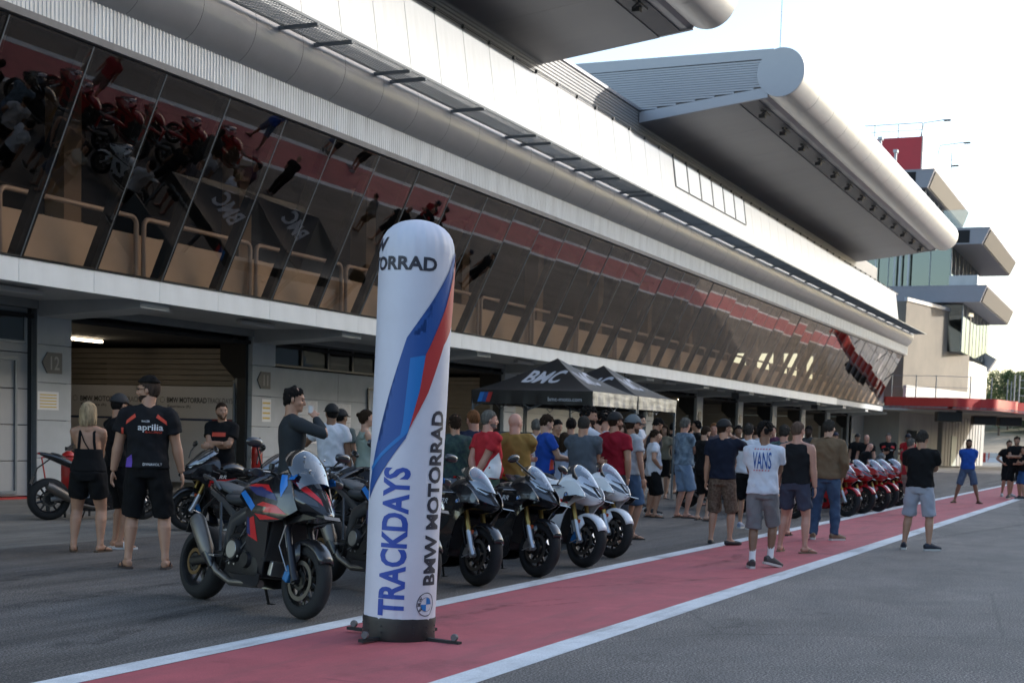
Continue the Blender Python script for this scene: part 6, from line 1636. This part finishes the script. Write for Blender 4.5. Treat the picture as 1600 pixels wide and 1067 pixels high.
    if beard:
        bm2 = MB()
        for (cx_, cz_, ra, rb_, rc_, kf) in ((.035, -.070, .057, .055, .050, lambda c: c.x > .0 and (c.z < -.074 or (abs(c.y) > .026 and c.z < -.055))), (.012, -.02, .0845, .0745, .0895, lambda c: c.z < -.045 and -.004 < c.x < .06 and abs(c.y) > .03)):
            vs = []; n_, m_ = 28, 20
            for i in range(m_+1):
                for j in range(n_):
                    ph = pi*i/m_; t = 2*pi*j/n_; d = Vector((sin(ph)*cos(t), sin(ph)*sin(t), cos(ph))); p = Vector((cx_+d.x*ra, d.y*rb_*(1+.15*fat), cz_+d.z*rc_)); vs.append(p+d*.004*noise.noise(p*70))
            of = []
            for i in range(m_):
                for j in range(n_):
                    q = [i*n_+j, (i+1)*n_+j, (i+1)*n_+(j+1) % n_, i*n_+(j+1) % n_]
                    if kf(sum((vs[k] for k in q), Vector())/4): of.append(q)
            bm2.add([hc_+(HR @ v)*KH for v in vs], of)
        me_ = bm2.mesh('beard', mat('beard_'+beard, {'black': (.045, .030, .023), 'brown': (.10, .06, .04), 'grey': (.20, .17, .15)}[beard], .9, 0, .4, 60, spec=.1), 60); bmx = bmesh.new(); bmx.from_mesh(me_); bmesh.ops.delete(bmx, geom=[v for v in bmx.verts if not v.link_faces], context='VERTS'); bmx.to_mesh(me_); bmx.free()
        ob_ = bpy.data.objects.new('beard', me_); COL.objects.link(ob_); ob_.parent = T
    if cap:
        cm_ = mat('cap_%.3f_%.3f_%.3f' % tuple(cap), cap, .8, bump=.2, bs=60)
        o = cap_shell(.016, lambda c: c.z > .030+(.012 if c.x > 0 else -.008), 'cap', cm_, 0)
        bb = []
        for q in range(9):
            t = R(-62+124*q/8); bb.append((brim*.078*cos(t)-.01, .075*sin(t), .040)); 
        bo = [(brim*(.165-.02*abs((q-4)/4)**2)*cos(R(-34+68*q/8))**.6, .072*sin(R(-70+140*q/8)), .028-.006*0) for q in range(9)]
        vs = [Hh(*p) for p in bb]+[Hh(*p) for p in bo]
        b_ = MB().add(vs, [(q, q+1, q+10, q+9) for q in range(8)]).build('cap_brim', cm_, T, 60); md = b_.modifiers.new('s', 'SOLIDIFY'); md.thickness = .006*K
    if glasses or sun:
        gm = MB()
        for s in (1, -1):
            gm.lathe([(.018*KH, 0), (.021*KH, 0)], 12, (0, 0, 0), 'x')
            gm.v[-24:] = [tuple(Hh(.098, s*.032, .008)+HR @ Vector(v)) for v in gm.v[-24:]]
            gm.tube([Hh(.095, s*.055, .012), Hh(.04, s*.082, .010), Hh(-.01, s*.084, .004)], .0025*KH, 5)
            if sun: hell(gm, .096, s*.032, .006, .005, .023, .017, 10, 6)
        gm.tube([Hh(.104, .012, .012), Hh(.104, -.012, .012)], .003*KH, 5)
        gm.build('sunglasses' if sun else 'glasses', mat('glasses_black', (.01, .01, .01), .2), T, 50)
    return dict(T=T, hands=hands, elb=elb, sh=sh, K=K, shirt=shirt, hd=hd, Hh=Hh, B=B, V=V)
stripe_pink = None
def hash_(s):
    v = 7
    for c in s: v = (v*31+ord(c)) % 100003
    return v
def PP(px, foot, head):
    """spot and height of a person whose feet and crown the photograph shows at these pixels"""
    p = ground(px, foot); d = (p-Vector((0, 0, CH))); u = 0.0
    lo, hi = 1.2, 2.2
    for _ in range(30):
        m_ = (lo+hi)/2; q = Vector((p.x, p.y, m_))-Vector((0, 0, CH)); y = CY-FOC*q.dot(up)/q.dot(fw)
        if y > head: lo = m_
        else: hi = m_
    return (p.x, p.y), lo
DEFER = []
def shirt_print(P, geo, z0, m, name, back=True, xo=0.0, step=.03, side=None):
    """lettering that follows the cloth; geo in metres, laid on once the cloth exists"""
    DEFER.append((P, geo, z0, m, name, back, xo, step, side))
def run_prints():
    cache = {}
    for P, geo, z0, m, name, back, xo, step, side in DEFER:
        o = P['shirt']
        if o.name not in cache:
            me = o.data; cache[o.name] = BVHTree.FromPolygons([v.co.copy() for v in me.vertices], [tuple(p.vertices) for p in me.polygons])
        bv = cache[o.name]; vs, fs = cut_grid(*geo, step); out = []; bad = set()
        for i, (a, b_) in enumerate(vs):
            z = z0+b_
            if side: org = Vector((-side*(a+xo) , side*1.0, z)); dr = Vector((0, -side, 0)); off = Vector((0, side*.006, 0))
            elif back: org = Vector((-1, -(a+xo), z)); dr = Vector((1, 0, 0)); off = Vector((-.006, 0, 0))
            else: org = Vector((1, (a+xo), z)); dr = Vector((-1, 0, 0)); off = Vector((.006, 0, 0))
            h = bv.ray_cast(org, dr)
            if h[0] is None: out.append(org); bad.add(i)
            else: out.append(h[0]+off)
        fs = [f for f in fs if not any(i in bad for i in f)]
        if fs: MB().add(out, fs).build(name, m, P['T'], fix=False)

# ---------------------------------------------------------------- the crowd, placed where the photograph shows each one
BLK = (.009, .009, .010); WHT = (.62, .64, .70); 
def cup_at(P):
    d = (P['hands'][-1]-P['elb'][-1]).normalized(); m_ = P['Hh'](.115, 0, -.055); c = P['hands'][-1]+d*.085
    return c+(m_-c)*.25-Vector((0, 0, .02))
def guy(label, px, foot, head, rel, **k):
    pos, h = PP(px, foot, head); return person(label, pos, h, rel, **k)
# left group
guy('blond woman in a black strappy top and black shorts, back turned', 137, 862, 629, 12, pose='front', top='strappy', tc=BLK, bc=BLK, bottom='shorts', blen=.62, hair='bob', hc='blond', female=True, skin='tan', shoes='flipflop', sc=(.08, .05, .03), fat=.6, hem=.95, look=(-12, 0), feet={1: (-.02, .16, 0, 10), -1: (.02, -.14, 0, -30)})
A = guy('man in black cap and tee standing between the blond woman and the tall bearded man', 183, 856, 617, 62, pose='crossed', tc=BLK, bc=BLK, blen=1.05, hair='crop', hc='black', skin='tan', cap=(.02, .02, .022), beard='black', shoes='slides', sc=(.6, .6, .6), musc=1.1)
A = guy('tall bearded man in a black team shirt with purple side panel', 229, 888, 590, 8, pose='wide', tc=(.014, .014, .016), bc=BLK, blen=1.0, hair='top', hc='black', skin='tan', beard='black', glasses=True, fat=.2, musc=1.35, look=(80, 0), shoes='flipflop', sc=(.05, .035, .03), feet={1: (.0, .17, 0, 25), -1: (-.02, -.17, 0, -3)}, sleeve=.62)
gx_ = text_geo('aprilia', .062, .014, width=.25); shirt_print(A, gx_, 1.43, p_white, 'team_lettering', xo=.045)
shirt_print(A, text_geo('RACING', .022, .004, .3, width=.17), 1.40, mat('print_orange', (.62, .06, .03), .6), 'team_small_lettering', xo=.075)
shirt_print(A, text_geo('DYNAVOLT', .026, .004, width=.19), 1.07, p_white, 'sponsor_lettering', xo=.07)
orng = MATS['print_orange']; purp = mat('print_purple', (.13, .06, .42), .7)
shirt_print(A, ([(-.225, .0), (-.15, .0), (-.135, .17), (-.14, .25), (-.20, .21)], [(0, 1, 2, 3, 4)]), .93, purp, 'purple_panel')
for sgn in (-1, 1): shirt_print(A, ([(sgn*.10, .0), (sgn*.205, -.075), (sgn*.20, -.035), (sgn*.115, .035)], [(0, 1, 2, 3)]), 1.56, orng, 'orange_shoulder_panel')
shirt_print(A, ([(-.255, -.09), (-.235, -.09), (-.228, .03), (-.25, .03)], [(0, 1, 2, 3)]), 1.42, orng, 'orange_sleeve_mark')
shirt_print(A, text_geo('RACER', .02, .004, width=.08), 1.51, p_white, 'collar_lettering', xo=.0)
A = guy('man with folded arms in a black tee with orange chest print outside garage 12', 345, 826, 629, 200, pose='crossed', tc=BLK, bottom='pants', bc=(.02, .025, .045), hair='crop', hc='brown', skin='tan', look=(35, 0), beard='brown', shoes='sneaker')
shirt_print(A, ([(-.10, 0), (.10, 0), (.10, .06), (-.10, .06)], [(0, 1, 2, 3)]), 1.34, orng, 'orange_print', back=False)
U = guy('tall man in a tight grey undersuit drinking from a small cup', 452, 893, 605, 78, pose='drinkR', top='long', tc=(.035, .040, .045), bottom='tights', bc=(.035, .040, .045), hair='short', hc='black', skin='tan', musc=1.15, shoes='loafer', sc=(.03, .03, .03), hem=.95)
hp_ = U['T'].location+Matrix.Rotation(U['hd'], 3, 'Z') @ cup_at(U)
tag(MB().lathe([(0, 0), (.024, 0), (.032, .075), (.030, .075), (.022, .004)], 16, (0, 0, 0), 'z').build('drinking_cup', paper, smooth=40), 'small white cup held to the mouth of the grey undersuit man', 'cup').location = hp_
guy('man in white tee and dark cap pointing at the result sheets', 514, 838, 632, 8, pose='pointL', tc=WHT, bottom='pants', bc=(.03, .03, .032), hair='crop', hc='black', skin='brown', cap=BLK, look=(30, 0), shoes='sneaker')
guy('man in grey green tee and dark cap reading the result sheets', 529, 822, 640, 30, pose='down', tc=(.10, .12, .115), bottom='pants', bc=BLK, hair='crop', hc='black', skin='brown', cap=BLK, shoes='sneaker')
guy('smiling woman in a pale green vest with sunglasses on her head', 567, 838, 641, 75, pose='crossed', top='tank', tc=(.30, .36, .31), bc=(.05, .05, .06), hair='bun', hc='brown', female=True, skin='fair', shoes='sneaker', look=(-10, 0))
guy('person in a black tee largely covered by the inflatable column', 594, 850, 655, 60, pose='front', tc=BLK, bc=BLK, hair='short', hc='brown', skin='tan')
# crowd right of the column
guy('person in a dark flowered tee appearing just right of the inflatable column', 706, 858, 648, 350, pose='crossed', tmat=cloth('floral_dark', (.02, .03, .045), (.05, .09, .07), 22), bc=(.22, .26, .33), hair='short', hc='brown', skin='tan')
guy('man in navy tee with reddish hair facing left by the column', 735, 856, 641, 325, pose='crossed', tc=(.018, .025, .05), bc=(.35, .36, .36), bottom='shorts', hair='crop', hc='red', skin='pink', glasses=True, fat=.35)
A = guy('grey bearded man in a red and white tee with hands behind his back', 757, 866, 641, 58, pose='behind', tc=(.46, .03, .04), bmat=cloth('green_floral', (.02, .05, .035), (.10, .14, .10), 18), hair='crop', hc='grey', skin='pink', beard='grey', sun=False, fat=.5, look=(-20, 0))
shirt_print(A, ([(-.15, 0), (.05, -.02), (.10, .16), (.04, .30), (-.06, .20)], [(0, 1, 2, 3, 4)]), .97, p_white, 'white_side_panel', side=-1)
guy('bald man in a mustard tee seen from behind beside the grey bearded man', 799, 862, 646, 12, pose='crossed', tc=(.26, .155, .045), bc=(.05, .05, .06), hair='bald', skin='pink', fat=.7, look=(-35, 0), musc=1.35)
guy('grey haired man in a white tee behind the man reading his phone', 833, 820, 655, 5, pose='down', tc=WHT, bc=(.03, .05, .13), hair='short', hc='grey', skin='tan')
A = guy('young man in a bright blue tee looking down at his phone', 847, 842, 648, 70, pose='phone', tc=(.02, .07, .34), bottom='pants', bc=(.03, .032, .036), hair='short', hc='brown', skin='fair', look=(0, 24), shoes='sneaker')
shirt_print(A, ([(.0, 0), (.08, .02), (.10, .14), (.03, .16)], [(0, 1, 2, 3)]), 1.0, orng, 'coral_print', side=-1)
A = guy('boy in a black tee with coral print behind the blue shirted phone reader', 864, 822, 656, 120, pose='down', tc=BLK, bottom='pants', bc=(.06, .06, .065), hair='short', hc='black', skin='tan')
shirt_print(A, ([(-.07, 0), (.07, 0), (.05, .10), (-.05, .12)], [(0, 1, 2, 3)]), 1.22, orng, 'coral_print', back=False)
guy('man in an olive tee with his back turned under the tent edge', 887, 818, 653, 8, pose='crossed', tc=(.11, .10, .08), bc=BLK, hair='short', hc='black', skin='tan')
guy('long haired woman in a pale dress left of the grey shirted man', 877, 832, 676, 20, pose='crossed', top='tank', tc=(.36, .40, .50), bottom='skirt', bc=(.36, .40, .50), hair='long', hc='brown', female=True, skin='tan')
guy('man in a slate grey tee with folded arms behind the white sports bikes', 905, 853, 650, 25, pose='crossed', tc=(.085, .10, .12), bc=(.05, .05, .05), hair='crop', hc='dgrey', skin='tan', fat=.45, musc=1.3)
guy('tall curly haired man in a white tee resting his chin on his hand', 912, 846, 636, 80, pose='chinR', tc=WHT, bc=BLK, hair='curly', hc='black', skin='tan', beard='black')
guy('man glimpsed between the chin resting man and the dark haired one', 929, 815, 653, 90, tc=(.3, .3, .3), bc=BLK, hair='short', hc='brown', skin='tan')
guy('young man with thick dark hair in a white tee facing right', 938, 846, 644, 40, tc=WHT, bc=BLK, hair='curly', hc='black', skin='fair', fat=.1)
guy('man in a dark red tee and black cap with a white stripe', 954, 850, 645, 30, pose='pocket', tc=(.26, .012, .025), bottom='pants', bc=(.05, .05, .055), hair='crop', hc='brown', skin='tan', cap=BLK, beard='brown', look=(-30, 0), musc=1.2)
guy('man in a pale grey tee with a bulky grey cap behind the dark red tee', 981, 842, 651, 60, pose='down', tc=(.42, .45, .48), bc=(.08, .14, .24), hair='crop', hc='brown', skin='tan', cap=(.12, .14, .15), beard='brown', head_s=1.12)
guy('bespectacled man in white tee, black shorts and striped socks', 994, 794, 648, 100, pose='crossed', tc=WHT, bc=BLK, hair='short', hc='black', skin='fair', glasses=True, shoes='sneaker', socks=(1, 1), look=(-10, 0))
guy('man in a dark sleeveless top looking down, hands clasped behind', 1014, 803, 652, 62, pose='behind', top='tank', tc=(.04, .04, .05), bc=(.02, .025, .05), hair='short', hc='black', skin='tan', look=(0, 30), lean=8, shoes='sneaker')
guy('stocky boy in an untucked white polo and long black shorts', 1017, 808, 671, 78, pose='hipR', tc=WHT, bc=BLK, blen=1.08, hair='short', hc='brown', skin='tan', fat=.55, hem=.83, shoes='flipflop')
guy('woman with brown hair facing the camera behind the stocky boy', 1034, 778, 664, 190, tc=(.22, .20, .15), bc=BLK, hair='bob', hc='brown', female=True, skin='fair')
guy('man in black seen from behind left of the tie dye shirt', 1047, 771, 661, 20, pose='crossed', tc=BLK, bc=BLK, hair='short', hc='black', skin='tan')
guy('grey haired man in blue tie dye tee and pale denim shorts', 1064, 809, 653, 58, pose='crossed', tmat=cloth('tiedye', (.035, .06, .10), (.26, .34, .42), 7), bmat=cloth('denim_pale', (.14, .22, .36), (.26, .35, .48), 5), hair='short', hc='grey', skin='pink', sun=True, fat=.35, blen=1.0)
guy('dark haired man in black facing left behind the tie dye shirt', 1085, 782, 657, 262, pose='crossed', tc=BLK, bc=BLK, hair='short', hc='black', skin='tan', bottom='pants', shoes='sneaker')
guy('man in black tee and black shorts looking down in flip flops', 1096, 813, 666, 50, pose='front', tc=BLK, bc=BLK, hair='crop', hc='brown', skin='fair', beard='brown', look=(0, 20), musc=.95)
guy('red faced man peering out behind the black cap', 1111, 790, 661, 200, tc=(.10, .08, .09), bc=BLK, hair='crop', hc='red', skin='pink')
A = guy('man in black cap, tight navy tee and patterned cargo shorts drinking', 1124, 851, 656, 15, pose='drinkR', tc=(.012, .016, .030), bmat=cloth('paisley', (.055, .03, .022), (.20, .15, .11), 30), hair='crop', hc='brown', skin='tan', cap=(.01, .01, .011), look=(-45, 0), shoes='loafer', sc=(.02, .02, .022), feet={1: (0, .13, 0, 10), -1: (0, -.14, 0, -35)}, musc=1.25, blen=1.05)
hp_ = A['T'].location+Matrix.Rotation(A['hd'], 3, 'Z') @ cup_at(A)
tag(MB().lathe([(0, 0), (.026, 0), (.036, .09), (.034, .09), (.024, .004)], 16, (0, 0, 0), 'z').build('drinking_cup', paper, smooth=40), 'white paper cup in the hand of the man in the black cap', 'cup').location = hp_
guy('dark haired man half hidden right of the black cap', 1149, 792, 665, 190, tc=BLK, bc=BLK, hair='short', hc='black', skin='brown')
guy('grey haired man in white tee and black shorts behind the printed tee', 1163, 826, 662, 15, tc=WHT, bc=BLK, hair='short', hc='dgrey', skin='tan', shoes='sneaker', sc=(.3, .34, .45))
A = guy('curly haired man in white tee with back print walking on the red lane', 1186, 887, 660, 10, pose='phone', tc=(.60, .62, .70), bmat=cloth('grey_twill', (.15, .145, .155), (.22, .21, .22), 5), hair='curly', hc='black', skin='brown', shoes='sneaker', sc=(.06, .06, .06), socks=(1, 1), feet={1: (-.10, .07, 0, 18), -1: (.16, -.10, .03, -38, 12)}, blen=1.0, musc=1.15, hem=.90)
vs_, fs_ = text_geo('VANS', .19, .012, width=.22); shirt_print(A, (vs_, fs_), 1.185, ad_navy, 'back_lettering')
for zz_ in (1.155, 1.405):
    q = [([(-.10+.034*k, 0), (-.084+.034*k, 0), (-.076+.034*k, .014), (-.092+.034*k, .014)], [(0, 1, 2, 3)]) for k in range(6)]
    for a_ in q: shirt_print(A, a_, zz_, mat('print_pink_red', (.5, .05, .10), .6), 'checker_mark')
guy('man facing the camera in a dark tee with bright flowers', 1202, 785, 665, 178, pose='crossed', tmat=cloth('floral_red', (.015, .015, .025), (.16, .05, .10), 30), bc=BLK, hair='short', hc='black', skin='pink')
guy('grey haired man in flip flops behind the black sleeveless top', 1218, 836, 664, 12, pose='down', tmat=cloth('floral_blue', (.02, .04, .06), (.10, .16, .14), 26), bc=(.22, .2, .2), hair='short', hc='dgrey', skin='pink')
guy('bald man in a black sleeveless top and slate blue shorts on the red lane', 1238, 863, 659, 16, pose='down', top='tank', tc=(.014, .014, .016), bc=(.055, .06, .09), bottom='short', blen=.74, hair='crop', hc='stub', skin='pink', look=(-25, 0), musc=1.35, sc=(.22, .16, .11), feet={1: (.04, .19, 0, 5), -1: (-.02, -.17, 0, -40)}, fat=.15)
guy('dark skinned bearded man in a patterned black tee facing the camera', 1259, 790, 665, 215, tmat=cloth('dark_pattern', (.02, .02, .02), (.10, .10, .10), 22), bc=BLK, hair='crop', hc='black', skin='dark', beard='black')
guy('grey haired man in a tan shirt jacket and blue jeans', 1287, 843, 656, 8, pose='pocket', top='jacket', tc=(.17, .115, .070), bottom='pants', bmat=cloth('denim', (.030, .055, .11), (.08, .13, .21), 4), hair='short', hc='dgrey', skin='fair', look=(-25, 0), shoes='sneaker', sc=(.20, .14, .09), musc=1.15, hem=.90, feet={1: (.0, .16, 0, 10), -1: (-.02, -.15, 0, -40)})
guy('man in a dark cap far behind the tan jacket', 1302, 764, 676, 200, tc=BLK, bc=BLK, hair='crop', hc='brown', skin='tan', cap=(.02, .02, .04))
guy('man in a black cap behind the first red bikes', 1336, 762, 678, 170, tc=BLK, bc=BLK, hair='crop', hc='brown', skin='tan', cap=BLK)
A = guy('bald man in black tee leaning over the red bikes', 1342, 782, 689, 60, pose='front', tc=BLK, bc=BLK, hair='bald', skin='pink', lean=22, look=(0, 20), bottom='pants')
guy('bald man standing behind the leaning bald man', 1350, 770, 679, 190, tc=BLK, bc=BLK, hair='bald', skin='pink', fat=.4)
guy('person in a black and white patterned jacket bending among the red bikes', 1363, 772, 692, 100, pose='front', top='jacket', tmat=cloth('moto_pattern', (.02, .02, .02), (.28, .28, .28), 18), bc=BLK, hair='short', hc='black', skin='tan', lean=35)
A = guy('man in a black and red jersey with grey chest stripe facing the camera', 1384, 768, 677, 178, pose='behind', tc=BLK, bc=BLK, hair='crop', hc='grey', skin='pink', musc=1.3)
shirt_print(A, ([(-.16, 0), (.16, 0), (.16, .03), (-.16, .03)], [(0, 1, 2, 3)]), 1.33, greyp, 'chest_stripe', back=False)
for sgn in (-1, 1): shirt_print(A, ([(sgn*.08, 0), (sgn*.20, -.05), (sgn*.19, .03), (sgn*.10, .05)], [(0, 1, 2, 3)]), 1.44, p_red, 'red_shoulder', back=False)
guy('man in a red tee and dark cap by the last red bike', 1415, 768, 678, 195, pose='crossed', tc=(.34, .015, .02), bc=BLK, hair='crop', hc='black', skin='brown', cap=(.02, .02, .03))
guy('white haired man in a red shirt half hidden by the man in the black tee', 1417, 805, 685, 40, pose='down', tc=(.36, .03, .04), bc=(.25, .2, .18), hair='short', hc='grey', skin='pink')
A = guy('man in a black tee and pale grey shorts outside the white line', 1432, 859, 673, 10, pose='phone', tc=(.010, .010, .011), bmat=cloth('pale_shorts', (.33, .35, .43), (.42, .44, .50), 4), hair='short', hc='dgrey', skin='tan', shoes='sneaker', sc=(.02, .025, .04), feet={1: (.02, .19, 0, 12), -1: (0, -.17, 0, -45)}, musc=1.3, fat=.3, look=(-20, 8), blen=.94)
guy('man in a bright blue tee facing the camera with legs apart', 1509, 786, 686, 178, pose='behind', tc=(.02, .08, .36), bmat=cloth('denim_short', (.05, .08, .14), (.10, .14, .22), 5), hair='crop', hc='black', skin='brown', beard='black', feet={1: (0, .32, 0, 30), -1: (0, -.30, 0, -30)}, blen=.95, fat=.2)
guy('slim man in black leaning on one hip left of the far right trio', 1572, 776, 688, 160, pose='hipR', tc=BLK, bc=BLK, hair='short', hc='brown', skin='tan', shoes='sneaker', sc=(.4, .4, .4))
guy('tall bearded man in black, middle of the far right trio', 1584, 779, 682, 190, pose='crossed', tc=BLK, bc=BLK, hair='short', hc='brown', skin='tan', beard='grey', fat=.3, shoes='sneaker')
guy('short haired person in black tee and blue shorts at the right edge', 1597, 780, 697, 240, pose='crossed', tc=BLK, bc=(.03, .08, .20), hair='short', hc='brown', skin='tan', fat=.3, shoes='sneaker')
guy('man in a light blue shirt glimpsed between the tie dye shirt and the black tee', 1073, 780, 664, 30, tc=(.30, .38, .50), bc=BLK, hair='short', hc='brown', skin='fair')
guy('fair haired man in white glimpsed right of the black cap', 1134, 786, 666, 350, pose='crossed', tc=WHT, bc=(.1, .1, .12), hair='short', hc='blond', skin='fair')
guy('man in a pale grey tee glimpsed behind the printed white tee', 1176, 789, 667, 20, tc=(.4, .4, .42), bc=BLK, hair='crop', hc='brown', skin='tan')
guy('man in a white tee far back under the nearer tent', 918, 806, 657, 15, tc=WHT, bc=BLK, hair='short', hc='black', skin='tan')
guy('woman with a light top far back behind the dark red tee', 966, 801, 662, 200, pose='crossed', tc=(.5, .46, .40), bc=(.05, .08, .15), hair='long', hc='brown', female=True, skin='fair')
finish_pending(); run_prints()
